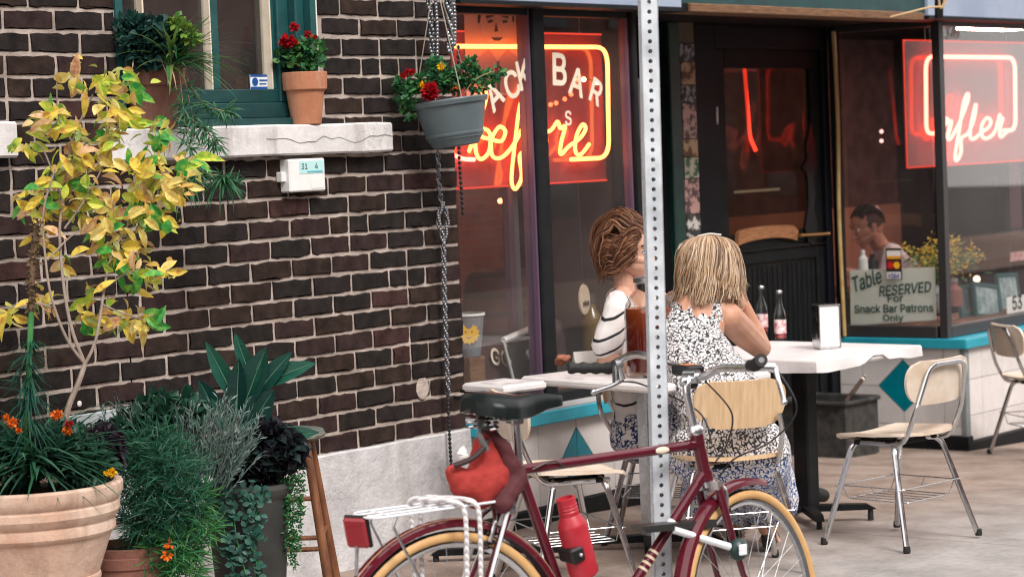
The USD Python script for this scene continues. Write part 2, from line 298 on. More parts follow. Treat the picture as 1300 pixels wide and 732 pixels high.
# ------------------------------------------------------------------ the brick building (left)
bld = thing('brick_building', 'dark brick building with a teal sash window and white concrete base', 'building')
RH, BL = .0812, .238; Z0, ZT = .495, 2.62; WX1 = -.705                      # course height, brick length, base top, right corner
WIN = (-2.672, -1.572, 1.838, 2.62)
obj('mortar_wall', [box(-7.5, WIN[0] + .004, .0065, .30, 0.0, ZT), box(WIN[0] - .003, WIN[1] + .003, .0065, .30, 0.0, WIN[2] - .005), box(WIN[1] - .004, WX1 - .006, .0066, .30, 0.0, ZT)], M['mortar'], bld)
def brick(x0, x1, z0, z1):
    n = max(4, int((x1 - x0) / .026)); xs = np.linspace(x0, x1, n)
    pts = [(x, z0) for x in xs] + [(x1, (z0 + z1) / 2)] + [(x, z1) for x in xs[::-1]] + [(x0, (z0 + z1) / 2)]
    P = V(pts) + nrg.normal(0, .0024, (len(pts), 2)) * V([.7, 1.0]); c = P.mean(0); y = nrg.normal(0, .0012)
    Q = c + (P - c) * V([1 - .006 / (x1 - x0), 1 - .010 / (z1 - z0)]); k = len(P)
    v = np.vstack([np.c_[P[:, 0], np.full(k, .009), P[:, 1]], np.c_[Q[:, 0], np.full(k, y), Q[:, 1]]])
    f = [(i, (i + 1) % k, k + (i + 1) % k) for i in range(k)] + [(i, k + (i + 1) % k, k + i) for i in range(k)] + [(k, k + i, k + i + 1) for i in range(1, k - 1)]
    return trimesh.Trimesh(v, V(f), process=False)
stuff = []
rows = int((ZT - Z0) / RH)
JT = .0118
for r in range(rows):
    z0 = Z0 + r * RH; z1 = z0 + RH - JT
    x = WX1 - (.0 if (r + 0) % 2 == 0 else BL / 2)
    spans = []
    if r % 2: spans.append((WX1 - BL / 2 + JT / 2, WX1))
    while x > -7.4:
        a = x - BL
        if rng.random() < .05: mid = a + BL / 2; spans += [(mid + JT / 2, x - JT / 2), (a + JT / 2, mid - JT / 2)]
        else: spans.append((a + JT / 2, x - JT / 2))
        x = a
    for a, b in spans:
        b = min(b, WX1)
        if z1 > WIN[2] - .12 and z0 < WIN[3] and b > WIN[0] and a < WIN[1]:
            if z1 > WIN[2] - .005:
                if a < WIN[0] - .02: b = min(b, WIN[0])
                elif b > WIN[1] + .02: a = max(a, WIN[1])
                else: continue
                if b - a < .03: continue
        g = brick(a, b, z0 + nrg.normal(0, .001), z1)
        if b < -3.5 or z0 > 2.42 or (b < -2.9 and z0 < .78): stuff.append(g)
        else: obj('brick', g, BR[rng.choices(range(5), (6, 6, 4, 6, 1))[0]], bld)
obj('far_bricks', stuff, BR[1], bld, kind='stuff')
# return of the corner towards the shop window
for r in range(rows):
    z0 = Z0 + r * RH
    obj('corner_brick', box(WX1 - .006, WX1 + .0, .012, .112, z0 + .001, z0 + RH - JT), BR[r % 2], bld)
bs = box(-7.5, WX1 + .01, -.018, .28, -.3, Z0 - .004, .006)
for _ in range(5): bs = bs.subdivide() if len(bs.faces) < 12000 else bs
bs = wobble(bs, .006, 6.0, 3)
obj('concrete_base', bs, M['concrete_white'], bld)
obj('mortar_patch', wobble(ball((-1.0, .0, .700), .040, 3, (1, .05, 1.25)), .008, 14, 5), M['mortar'], bld)
# window
def stone(x0, x1, y0, y1, z0, z1, seed):
    b = box(x0, x1, y0, y1, z0, z1, .008)
    for _ in range(4): b = b.subdivide()
    return wobble(b, .004, 9.0, seed)
obj('window_sill', stone(WIN[0] - .10, -1.180, -.055, .14, 1.715, 1.838, 1), M['stone_sill'], bld, label='white painted stone sill with a hairline crack')
obj('window_sill', stone(-4.3, -3.205, -.05, .14, 1.745, 1.872, 2), M['stone_sill'], bld, label='end of the next white stone sill at the left edge')
obj('sill_crack', tube(spline([(x, -.0565, 1.775 + .008 * math.sin(19 * x) + nrg.normal(0, .004)) for x in np.linspace(-1.95, -1.19, 17)], 2), .0014, 4), pr('crack_dirt', (.18, .17, .165), .9), bld)
wf = obj('window', [box(WIN[0], WIN[1], .02, .145, 1.838, 1.868), box(WIN[0], WIN[1], .06, .145, 1.868, 1.93, .004), box(WIN[0], WIN[1], .085, .145, 1.93, 1.985, .004)], M['teal_dark'], bld, label='teal painted wooden sash window')
for g_ in [box(WIN[1] - .035, WIN[1] - .002, -.004, .15, 1.838, ZT), box(WIN[1] - .085, WIN[1] - .035, .03, .15, 1.868, ZT, .005), box(WIN[1] - .15, WIN[1] - .085, .07, .15, 1.93, ZT, .005), box(WIN[1] - .172, WIN[1] - .15, .09, .15, 1.985, ZT, .003),
     box(WIN[0] + .002, WIN[0] + .035, -.002, .15, 1.868, ZT), box(WIN[0] + .035, WIN[0] + .10, .06, .15, 1.93, ZT, .004)]: obj('window_frame', g_, M['teal_paint'], wf)
obj('muntin', [box(-2.075, -2.03, .10, .15, 1.985, ZT, .003)], M['teal_paint'], wf)
for g_ in [box(-2.081, -2.0752, .098, .14, 1.985, ZT), box(WIN[1] - .178, WIN[1] - .172, .088, .14, 1.985, ZT), box(-2.44, -2.432, .098, .14, 1.985, ZT)]: obj('glazing_bead', g_, M['cream'], wf)
obj('caulk_line', [box(WIN[1] - .0021, WIN[1] + .003, -.006, .004, 1.85, ZT)], M['paper'], wf)
obj('pane', box(WIN[0] + .1, WIN[1] - .16, .126, .13, 1.98, ZT), M['dark_glass'], wf)
# sticker in the window
st = thing('window_sticker', 'small blue and white security sticker in the teal window corner', 'sticker')
sx0 = on(321, 101, 1, .124)
obj('sticker_card', box(-1.846, -1.735, .1175, .121, 1.985, 2.045), pr('sticker_white', (.75, .8, .85), .4), st)
obj('sticker_band', [box(-1.846, -1.735, .116, .1172, 2.036, 2.045), box(-1.846, -1.735, .116, .1172, 1.985, 1.996)], pr('sticker_blue', (.01, .08, .3), .4), st)
obj('sticker_disc', mv(lathe([(0, 0), (.017, 0), (.017, .001), (0, .001)], 20), (-1.82, .117, 2.016), rotm([1, 0, 0], 90)), mats['sticker_blue'], st)
obj('sticker_line', [box(-1.795, -1.745, .116, .1172, 2.018, 2.025), box(-1.795, -1.755, .116, .1172, 2.005, 2.010)], mats['sticker_blue'], st)
# dark room behind the sash window
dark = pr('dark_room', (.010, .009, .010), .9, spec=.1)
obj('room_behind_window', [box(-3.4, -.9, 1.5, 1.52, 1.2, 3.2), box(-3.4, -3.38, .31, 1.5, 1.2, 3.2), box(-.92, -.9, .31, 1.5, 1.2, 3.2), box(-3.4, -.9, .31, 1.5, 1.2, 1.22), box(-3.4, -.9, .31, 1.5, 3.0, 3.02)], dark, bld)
obj('upper_wall', [box(-7.5, WX1, 0.0, .3, ZT + .004, 7.5)], BR[1], bld)
# utility box on the wall
ub = thing('utility_box', 'small white utility box with a pale label on the brick wall below the sill', 'utility box')
obj('box_body', box(-1.822, -1.610, -.052, .005, 1.567, 1.700, .006), M['white_paint'], ub)
obj('box_label', box(-1.765, -1.62, -.0535, -.0522, 1.640, 1.690), pr('label_aqua', (.45, .72, .72), .5), ub)
for q, (t, x) in enumerate((('31', -1.755), ('4', -1.675))):
    obj('label_print', mv(text_mesh(t, .022, .0008), (x, -.0540, 1.658), rotm([1, 0, 0], 90)), M['ink'], ub)
obj('label_stripe', box(-1.72, -1.63, -.0546, -.0537, 1.644, 1.650), pr('stripe_blue', (.1, .4, .5), .5), ub)
obj('lower_sticker', box(-1.70, -1.625, -.0535, -.0522, 1.580, 1.628), M['paper'], ub)
obj('box_bracket', box(-1.845, -1.80, -.03, .002, 1.61, 1.65, .003), M['white_paint'], ub)
# sign behind the plants
sg = thing('wall_sign', 'weathered pale board with hand painted word please, leaning on the brick wall behind the pots', 'sign')
pa, pb = on(80, 518, 1, -.05), on(178, 560, 1, -.05)
obj('board', wobble(box(pa[0], pb[0] + .05, -.052, -.03, .40, .806, .003).subdivide().subdivide().subdivide(), .003, 8), pr('weathered_board', (.32, .36, .39), .8, col2=(.45, .48, .5), sc=8), sg)
tx = on(83, 548, 1, -.05)
obj('lettering', mv(text_mesh('please', .046, .001, True), (tx[0] + .0, -.0535, .742), rotm([1, 0, 0], 90) @ rotm([0, 0, 1], -2)), M['ink'], sg)
obj('screw_cap', [ball(on(101, 512, 1, -.056), .011, 2, (1, .3, 1)), ball(on(140, 550, 1, -.056), .011, 2, (1, .3, 1))], M['paper'], sg)
# ------------------------------------------------------------------ the shop front (right of the corner)
shop = thing('storefront', 'snack bar shop front with display windows, white and teal tiled base and recessed black door', 'shop front')
CX, DY, GY = 3.97, .85, .12                                             # right bulkhead corner, depth of the door recess, glass line
zt = lambda x: ground_z(x)
def tile(x0, x1, z0, z1, k, y=0.0): return box(x0 + .002, x1 - .002, y - .001 + nrg.normal(0, .0004), y + .012, z0 + .002, z1 - .002, .0015)
# left bulkhead: tall white tiles with one teal diamond
obj('bulkhead', box(WX1 + .004, .80, .004, .11, -.2, .455), M['grout'], shop)
xs = [WX1 + .005, -.495, -.200, .095, .39, .60, .80]
dia = [(.095 - .135, .25), (.095, .10), (.095 + .135, .25), (.095, .405)]
from shapely.geometry import Polygon, box as sbox
D1 = Polygon(dia)
def wallpoly(poly, th, y):                                               # polygon in (x, z) as a slab whose face looks along -y
    return mv(trimesh.creation.extrude_polygon(poly, th, engine='earcut'), (0, y + th, 0), rotm([1, 0, 0], 90))
for i in range(len(xs) - 1):
    for z0, z1 in ((.075, .446),):
        t = sbox(xs[i] + .002, z0, xs[i + 1] - .002, z1).difference(D1.buffer(.003))
        obj('white_tile', wallpoly(t, .012, -.001 + nrg.normal(0, .0004)), M['white_tile'][i % 3], shop)
obj('teal_tile', wallpoly(Polygon([dia[0], dia[1], dia[3]]).buffer(-.0015), .012, -.0015), M['teal_tile'], shop)
obj('teal_tile', wallpoly(Polygon([dia[1], dia[2], dia[3]]).buffer(-.0015), .012, -.0017), M['teal_tile'], shop)
obj('black_skirting', wobble(box(WX1 + .01, .80, -.010, .02, -.12, .070, .004).subdivide().subdivide(), .004, 9), M['black_paint'], shop)
obj('sill', box(WX1 + .002, .815, -.055, .16, .452, .512, .004), M['sill_blue'], shop, label='turquoise window sill left of the door')
obj('sill_top', box(WX1 + .004, .81, -.045, .16, .5125, .518), pr('sill_dust', (.26, .27, .28), .8, col2=(.36, .36, .36), sc=10), shop)
# right bulkhead: return beside the door and front
obj('bulkhead', [box(CX + .004, CX + .11, .006, DY, -.4, .425), box(CX + .006, 9.0, .004, .11, -.6, .425)], M['grout'], shop)
ys = [0.008, .141, .411, .687, .845]; zs = [-.095, -.04, .19, .428]
D2 = Polygon([(.41 - .17, .19), (.41, .037), (.41 + .17, .19), (.41, .35)])
def retpoly(poly, th, x): # polygon in (y, z); face looks along -x
    e = trimesh.creation.extrude_polygon(poly, th, engine='earcut'); return mv(e, (x, 0, 0), basis([0, 1, 0], [0, 0, 1], [1, 0, 0]))
k = 0
for i in range(4):
    for j in range(3):
        t = sbox(ys[i] + .002, zs[j] + .002, ys[i + 1] - .002, zs[j + 1] - .002).difference(D2.buffer(.003)); k += 1
        for g in getattr(t, 'geoms', [t]):
            if g.area > 1e-4: obj('white_tile', retpoly(g, .012, CX - .001 + nrg.normal(0, .0004)), M['white_tile'][(k * 7) % 3], shop)
for a in ([(.24, .19), (.41, .037), (.41, .19)], [(.41, .037), (.58, .19), (.41, .19)], [(.58, .19), (.41, .35), (.41, .19)], [(.41, .35), (.24, .19), (.41, .19)]):
    obj('teal_tile', retpoly(Polygon(a).buffer(-.0008), .012, CX - .0015), M['teal_tile'], shop)
xr = [CX + .05, 4.19, 4.455, 4.72, 4.985, 5.25, 5.515, 5.78]; zr = [-.13, .02, .235, .428]
for i in range(len(xr) - 1):
    for j in range(3):
        k += 1; obj('white_tile', tile(xr[i], xr[i + 1], zr[j], zr[j + 1], k), M['white_tile'][(k * 5) % 3], shop)
obj('corner_post', box(CX - .006, CX + .048, -.006, .03, -.2, .427, .003), pr('grey_trim', (.16, .19, .19), .5, col2=(.24, .26, .26), sc=14), shop)
obj('black_skirting', [wobble(box(CX - .02, CX + .05, -.02, DY, -.36, -.098, .004).subdivide().subdivide(), .003, 9), wobble(box(CX - .018, 9, -.022, .05, -.6, -.133, .004).subdivide().subdivide().subdivide(), .004, 9)], M['black_paint'], shop)
obj('sill', [box(CX - .035, CX + .16, -.03, DY, .424, .482, .004), box(CX - .033, 9, -.035, .16, .425, .4815, .004)], M['sill_blue'], shop, label='turquoise window sill right of the door')
# glazing bars
BP = M['black_paint']
obj('window_bar', box(WX1 + .002, -.66, GY - .03, GY + .04, .518, 2.36, .004), BP, shop)
obj('window_bar', box(-.022, .075, GY - .045, GY + .05, .518, 2.36, .008), BP, shop, label='black bar between the two panes of the left window')
obj('bar_edge', box(-.034, -.0225, GY - .03, GY + .04, .519, 2.36, .002), pr('lilac_paint', (.11, .065, .11), .45), shop)  # lilac colour stands in for neon light on the bar edges
obj('window_bar', box(.778, .815, GY - .045, GY + .05, .518, 2.36, .005), BP, shop)
obj('bar_edge', box(.766, .7775, GY - .02, GY + .03, .519, 2.36, .002), mats['lilac_paint'], shop)
obj('bottom_rail', [box(-.66, -.034, GY - .03, GY + .04, .518, .565, .003), box(.075, .766, GY - .03, GY + .04, .518, .565, .003)], BP, shop)
obj('top_rail', [box(-.66, -.034, GY - .03, GY + .04, 2.315, 2.36, .003), box(.075, .766, GY - .03, GY + .04, 2.315, 2.36, .003)], BP, shop)
obj('pane', box(-.66, -.034, GY - .002, GY + .002, .565, 2.315), M['dark_glass'], shop)
obj('pane', box(.075, .766, GY - .002, GY + .002, .565, 2.315), M['dark_glass'], shop)
obj('window_bar', hull([(x, y, z) for z in (.483, 2.37) for x, y in ((CX - .008, .10), (CX + .045, .10), (CX + .045, .15), (CX - .008, .15))]), pr('bronze_bar', (.035, .032, .034), .4), shop, label='dark corner bar of the right display window')
obj('window_bar', [box(CX - .022, CX + .05, DY - .045, DY - .004, .483, 2.37, .004)], BP, shop)
obj('bottom_rail', [box(CX - .015, CX + .04, .17, DY - .045, .483, .555, .004), box(CX + .05, 9, GY - .02, GY + .04, .483, .555, .004)], mats['bronze_bar'], shop)
obj('top_rail', [box(CX - .015, CX + .04, .17, DY - .045, 2.33, 2.37, .004), box(CX + .05, 9, GY - .02, GY + .04, 2.33, 2.37, .004)], mats['bronze_bar'], shop)
obj('pane', box(CX + .008, CX + .012, .17, DY - .045, .555, 2.33), M['dark_glass'], shop)
obj('pane', box(CX + .05, 9, GY - .002, GY + .002, .555, 2.33), M['dark_glass'], shop)
obj('bamboo_pole', tube(spline([(CX - .03, .79, .49), (CX - .033, .80, 1.2), (CX - .028, .79, 1.8), (CX - .03, .80, 2.34)], 6), .013, 8), pr('bamboo', (.38, .25, .09), .4, col2=(.5, .36, .16), sc=12), shop)
obj('red_trim', box(CX - .012, CX - .004, .83, .846, .56, 2.33), pr('red_paint', (.30, .012, .02), .4), shop)  # red strip painted for the neon reflection along the door jamb
# fascia, lintel
obj('fascia', box(WX1 + .01, 1.03, -.05, .20, 2.362, 2.9, .004), M['fascia'], shop, label='grey blue board above the left window')
obj('fascia', box(3.56, 9, -.05, .20, 2.372, 2.9, .004), M['fascia'], shop, label='grey blue board above the right window')
obj('fascia_edge', [box(WX1 + .01, 1.03, -.052, .2, 2.345, 2.3615), box(3.56, 9, -.052, .2, 2.355, 2.3715)], M['black_paint'], shop)
obj('lintel', wobble(box(1.10, 3.50, -.055, .12, 2.345, 2.388, .004).subdivide().subdivide(), .003, 8), M['lintel_wood'], shop)
obj('lintel_board', box(1.034, 3.556, -.03, .14, 2.388, 2.9), M['teal_dark'], shop)
obj('recess_ceiling', box(.80, CX + .01, .141, DY + .2, 2.37, 2.42), BP, shop)
obj('lintel_post', box(1.036, 1.098, -.04, .1, 2.346, 2.3875), BP, shop)
obj('upper_wall', box(WX1 + .004, 9.0, .01, .3, 2.91, 7.5), BR[1], shop)
tw = obj('twine', [tube(spline([at(1130, 22, 13.2), at(1150, 17, 13.2), at(1178, 10, 13.25), at(1193, 9, 13.3)], 6), .006, 6), tube(spline([at(1193, 9, 13.3), at(1192, -4, 13.3), at(1196, -12, 13.3)], 5), .006, 6), tube(spline([at(1194, -12, 13.28), at(1200, -2, 13.28), at(1197, 8, 13.28), at(1193, 10, 13.28)], 6), .009, 6)], pr('straw_rope', (.55, .38, .2), .8), shop)
obj('hanging_rod', rod(at(1192, -15, 13.4), at(1192, 24, 13.4), .025, 8), BP, shop)
# recess walls and the door
obj('recess_wall', [box(.816, .86, .16, DY, -.3, 2.37), box(.816, 2.18, DY + .0, DY + .1, -.3, 2.37)], pr('recess_black', (.005, .0055, .006), .8, spec=.1), shop)
obj('door_frame', [box(2.455, 2.70, DY + .002, DY + .12, -.3, 2.37, .005), box(2.70, CX - .01, DY + .003, DY + .12, 2.235, 2.37, .005), box(3.885, CX - .015, DY + .002, DY + .12, -.3, 2.235, .004)], pr('door_frame_black', (.004, .005, .008), .5, spec=.2), shop)
obj('green_panel', box(2.185, 2.292, DY - .035, DY + .1, -.3, 2.37, .006), M['green_black'], shop, label='bottle green door post with stickers')
obj('picture_strip', box(2.296, 2.452, DY - .02, DY + .1, -.3, 2.37), pr('strip_backing', (.06, .05, .04), .7, col2=(.12, .08, .05), sc=5), shop)
pal = [pr('print_' + n, c, .55, col2=c2, sc=s, lo=.46, hi=.54) for n, c, c2, s in (('green', (.02, .12, .06), (.5, .45, .35), 22), ('mono', (.03, .03, .03), (.6, .58, .55), 25), ('brown', (.12, .05, .02), (.45, .3, .18), 18), ('rose', (.5, .3, .27), (.08, .05, .05), 20), ('night', (.01, .012, .02), (.3, .3, .32), 30))]
z = 2.25
for i, (h, kk) in enumerate(((.10, 4), (.13, 2), (.10, 4), (.20, 3), (.10, 2), (.12, 0), (.20, 3), (.13, 1), (.14, 1), (.12, 4), (.16, 0))):
    obj('picture_card', box(2.305 + .006 * (i % 2), 2.447, DY - .0265 - .001 * (i % 3), DY - .021, z - h + .006, z, .001), pal[kk], shop); z -= h
ds = obj('round_sticker', mv(lathe([(0, 0), (.034, 0), (.034, .001), (0, .001)], 24), (2.235, DY - .0358, 1.115), rotm([1, 0, 0], 90)), M['paper'], shop)
obj('sticker_print', mv(text_mesh('2', .035, .0006, True), (2.223, DY - .0372, 1.098), rotm([1, 0, 0], 90)), pr('blue_print', (.02, .08, .3), .5), ds)
obj('red_sticker', box(2.215, 2.26, DY - .037, DY - .0355, 1.0, 1.05), pr('sticker_red', (.5, .02, .03), .5), shop)
obj('wall_notice', box(1.82, 1.95, DY - .008, DY - .0005, 1.42, 2.06), pr('notice_paper', (.62, .62, .64), .7, col2=(.42, .42, .45), sc=5), shop)  # pale upright panels on the recess back wall
obj('wall_notice', box(1.9, 2.02, DY - .007, DY - .0006, 1.0, 1.42), mats['notice_paper'], shop)
door = obj('door', [box(2.704, 2.835, DY + .03, DY + .075, -.16, 2.23, .006), box(3.80, 3.882, DY + .03, DY + .075, -.16, 2.23, .006), box(2.835, 3.80, DY + .03, DY + .075, 2.12, 2.23, .006), box(2.835, 3.80, DY + .03, DY + .075, .98, 1.16, .006), box(2.835, 3.80, DY + .03, DY + .075, -.16, .08, .006)], BP, shop, label='black half glazed door')
obj('door_glass', box(2.835, 3.80, DY + .05, DY + .054, 1.16, 2.12), pane('smoked_glass', (.55, .55, .5)), door)
obj('door_panel', [box(2.84, 3.795, DY + .045, DY + .06, .08, .98)], M['black_gloss'], door)
obj('panel_rib', [box(2.86 + .0555 * i, 2.895 + .0555 * i, DY + .040, DY + .046, .10, .96, .002) for i in range(17)], BP, door)
obj('panel_rail', box(2.80, 3.90, DY + .015, DY + .031, 1.055, 1.075, .003), M['black_gloss'], door)
obj('push_bar', [rod((3.53, DY - .015, 1.125), (3.87, DY - .015, 1.118), .011, 10), rod((3.56, DY - .015, 1.125), (3.56, DY + .03, 1.125), .008), rod((3.84, DY - .015, 1.12), (3.84, DY + .03, 1.12), .008)], pr('brass', (.45, .28, .1), .35, 1.0), door)
nb = [(x, 1.105 + .052 * math.sqrt(max(0, 1 - ((x - 3.2) / .36) ** 2)) - .03) for x in np.linspace(2.89, 3.53, 18)]
arch = nb + [(3.545, 1.155), (3.50, 1.185)] + [(x, 1.187 + .012 * math.sin((x - 2.9) * 5)) for x in np.linspace(3.47, 2.93, 10)] + [(2.89, 1.175), (2.872, 1.10)]
obj('name_board', mv(prism(arch, .025), (0, DY + .028, 0), rotm([1, 0, 0], 90)), M['wood'], door, label='carved arched wooden board across the door')
obj('letter_strip', box(2.92, 3.42, DY + .045, DY + .05, 1.40, 1.415), pr('pale_strip', (.22, .17, .10), .6), door)
orn = [(0, 0), (.05, .03), (.075, .10), (.05, .16), (.03, .22), (.05, .30), (.04, .40), (.075, .46), (.10, .50), (.06, .53), (.07, .60), (.04, .66), (.02, .74), (-.01, .66), (-.04, .60), (-.03, .52), (-.09, .47), (-.04, .43), (-.03, .34), (-.035, .24), (-.06, .17), (-.08, .10), (-.05, .02)]
obj('iron_ornament', mv(prism(orn, .018), (3.72, DY + .028, 1.06), rotm([1, 0, 0], 90)), M['black_gloss'], door, label='black wrought iron ornament with pointed fins')
obj('hinge', box(2.69, 2.708, DY - .003, DY + .03, 1.80, 1.90, .003), M['steel'], door)
# painted words on the glass: SNACK BAR'S, partly hidden
CR = M['cream']
def glyph(t, px, py, h, rot, y=GY - .0035, mat=None, name='painted_letter', sx=1.0):
    g = text_mesh(t, h, .001, True); g.vertices[:, 0] -= g.bounds[1][0] / 2; g.vertices[:, 1] -= h / 2; g.vertices[:, 0] *= sx
    obj(name, mv(mv(g, R=rotm([0, 0, 1], rot)), on(px, py, 1, y), rotm([1, 0, 0], 90)), mat or CR, shop)
glyph('A', 627, 121, .12, 34, sx=1.0); glyph('C', 649, 108, .12, 24); glyph('K', 664, 95, .13, 14, sx=.9)
glyph('B', 709, 88, .145, -2); glyph('A', 732, 104, .125, -14); glyph('R', 756, 116, .115, -26); glyph('S', 721, 150, .065, 0)
for i, (a, b) in enumerate(((699, 133), (706, 131), (717, 126), (725, 120), (741, 101), (758, 105))):
    pass
for i, t in enumerate('128'): glyph(t, 1203.5 + 5.6 * i, 40, .085, 0, mat=M['paper'], name='house_number')
for i, (t, a) in enumerate((('C', 8), ('O', 4), ('R', 0), ('R', -3), ('O', -8))):
    pass
# ------------------------------------------------------------------ the room behind the glass
ib = usdkit.material(stage, '/World/Looks/interior_brick', {'tc': ('texture_coordinate', {}), 'mp': ('mapping', {'rotation': (math.radians(90), 0, 0)}), 'b': ('brick_texture', {'scale': 5.0, 'color1': (.10, .022, .016), 'color2': (.16, .035, .022), 'mortar': (.13, .05, .04), 'mortar_size': .02}), 'p': ('principled_bsdf', {'roughness': .85})},
    [('tc.object', 'mp.vector'), ('mp.vector', 'b.vector'), ('b.color', 'p.base_color')], surface='p.BSDF')
room = thing('shop_room', 'dim room of the snack bar seen through its windows', 'room')
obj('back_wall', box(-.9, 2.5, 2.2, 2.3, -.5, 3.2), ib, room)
obj('back_wall', box(2.5, 9.5, 3.4, 3.5, 1.12, 3.2), pr('mauve_wall', (.05, .03, .035), .8, col2=(.12, .075, .08), sc=7, det=8), room)  # mauve wall colour imitates the dark street reflections in the window
obj('wainscot', box(2.5, 9.5, 3.38, 3.5, -.5, 1.118), pr('tan_wall', (.36, .19, .14), .8, col2=(.46, .27, .21), sc=2), room)  # tan band painted for the pale street reflection in the glass
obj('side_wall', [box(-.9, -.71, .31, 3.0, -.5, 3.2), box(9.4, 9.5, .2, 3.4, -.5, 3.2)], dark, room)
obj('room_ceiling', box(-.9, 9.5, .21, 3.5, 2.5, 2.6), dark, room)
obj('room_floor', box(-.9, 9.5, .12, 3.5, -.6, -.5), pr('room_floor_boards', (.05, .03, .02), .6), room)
obj('display_shelf', [box(-.70, .77, .165, .55, .50, .54)], pr('shelf_wood', (.10, .045, .025), .6), room)
obj('display_shelf', [box(CX + .055, 9, .165, .62, .50, .545), box(CX + .055, 4.3, .62, DY, .50, .545)], mats['shelf_wood'], room)
obj('inner_post', box(.165, .235, .20, .26, .545, 2.3, .004), M['teal_paint'], room)
obj('inner_post', box(.04, .07, .30, .34, .545, 2.3, .004), mats['lilac_paint'], room)
obj('inner_curtain', [wobble(tube([(x, .36, .56), (x, .37, 2.3)], .014, 6), .004, 6) for x in np.linspace(.10, .17, 4)], pr('grey_curtain', (.10, .10, .12), .8), room)

# ------------------------------------------------------------------ neon signs
red_panel = usdkit.material(stage, '/World/Looks/red_acrylic', {'p': ('principled_bsdf', {'base_color': (.36, .055, .045), 'roughness': .10, 'coat_weight': .5}), 't': ('transparent_bsdf', {'color': (1, .45, .40)}), 'm': ('mix_closure', {'fac': .42})},
    [('p.BSDF', 'm.closure1'), ('t.BSDF', 'm.closure2')], surface='m.closure')
amber = lamp('amber_neon', (1.0, .21, .04), 5.5); rose = lamp('rose_neon', (1.0, .10, .07), 6.0); pale = lamp('pale_neon', (1.0, .125, .085), 4.6)
edge_red = lamp('lit_panel_edge', (1.0, .06, .03), .55)  # panel edges given their own glow for neon light in the acrylic
GL = {
 'b': [(0, .25), (.3, 1.1), (.5, 1.95), (.32, 2.1), (.18, 1.2), (.15, .35), (.38, 0), (.72, .25), (.74, .8), (.5, .95), (.42, .72), (.7, .62)],
 'e': [(0, .3), (.35, .55), (.48, .85), (.3, 1.0), (.12, .6), (.22, .1), (.5, .02), (.8, .35)],
 'f': [(0, .3), (.3, 1.0), (.52, 1.9), (.42, 2.2), (.25, 1.7), (.2, .4), (.16, -.7), (.28, -1.0), (.42, -.6), (.3, .05), (.62, .3)],
 'o': [(0, .3), (.1, .75), (.38, 1.0), (.14, .75), (.12, .25), (.36, .0), (.64, .3), (.62, .8), (.42, .95), (.55, .78), (.85, .85)],
 'r': [(0, .85), (.15, 1.12), (.25, .9), (.45, .95), (.42, .45), (.5, .05), (.8, .3)],
 'a': [(0, .3), (.55, .95), (.3, 1.0), (.08, .5), (.22, .05), (.5, .4), (.6, .95), (.55, .3), (.7, .02), (.95, .3)],
 't': [(0, .3), (.3, 1.0), (.42, 1.7), (.3, .7), (.34, .1), (.5, .02), (.8, .3)]}
def word(w):
    pts, x, y0 = [], 0.0, None
    for ch in w:
        g = GL[ch]; pts += [(x + p[0], p[1]) for p in (g if not pts else g[1:])]; x += g[-1][0]
    return V(pts), x
def neon(label, x0, x1, z0, z1, y, w, wx0, wx1, wz, xh, border, letter_mat, border_mat, r, group=None):
    s = thing('neon_sign', label, 'neon sign')
    obj('panel', box(x0, x1, y + .050, y + .058, z0, z1), red_panel, s)
    e = .004
    obj('panel_edge', [box(x0 - e, x1 + e, y + .045, y + .0495, z1 - e, z1 + e), box(x0 - e, x1 + e, y + .045, y + .0495, z0 - e, z0 + e), box(x0 - e, x0 + e, y + .045, y + .0492, z0, z1), box(x1 - e, x1 + e, y + .045, y + .0492, z0, z1)], edge_red, s)
    P, wd = word(w); sc = (wx1 - wx0) / wd
    Q = np.c_[wx0 + P[:, 0] * sc + P[:, 1] * xh * .22, y + .012 * np.sin(np.arange(len(P)) * .9), wz + P[:, 1] * xh]
    obj('letter_tube', tube(spline(Q, 7), r, 8), letter_mat, s)
    for b, mt in border: obj('border_tube', bent([(px, y, pz) for px, pz in b], r * 1.15, .09, 8, 7), mt, s)
    obj('hanger', [rod((x, y + .062, z1), (x, y + .062, 2.5), .003, 5) for x in (x0 + .3, x1 - .3)], M['steel'], s)
    obj('transformer', box((x0 + x1) / 2 - .1, (x0 + x1) / 2 + .1, y + .065, y + .125, z0 + .02, z0 + .09, .008), M['black_paint'], s)
    obj('tube_support', [rod((x, y, z), (x, y + .051, z), .004, 6) for x in np.linspace(wx0 + .05, wx1 - .02, 5) for z in (wz + .02,)], M['clear_glass'], s)
neon('glowing amber and red neon sign reading before in the left window', -.52, .955, 1.535, 2.250, .24, 'before', -.325, .62, 1.665, .145,
     [([(-.48, 2.178), (.795, 2.185), (.775, 1.645), (.46, 1.645)], amber), ([(-.46, 1.70), (-.36, 1.668), (-.28, 1.665)], rose)], amber, amber, .0085)
neon('pink glowing neon sign reading after in the right window', 4.055, 5.75, 1.50, 2.265, .34, 'after', 4.36, 5.30, 1.655, .128,
     [([(5.25, 1.70), (5.42, 1.70), (5.44, 2.165), (4.24, 2.165), (4.22, 1.70), (4.36, 1.70)], pale)], pale, pale, .0108)
nt = thing('neon_tube', 'thin red neon tube glowing behind the door glass', 'neon tube')
obj('tube', bent([at(945, 84, 14.1), at(952, 175, 14.1), at(960, 192, 14.1)], .011, .05), lamp('red_neon', (1.0, .04, .02), 1.3), nt)
obj('tube_base', ball(at(957, 196, 14.2), .05, 2, (1.4, .6, .8)), pr('neon_base', (.3, .06, .04), .6), nt)
sl = thing('string_light', 'row of small warm bulbs strung inside the left window', 'string light')
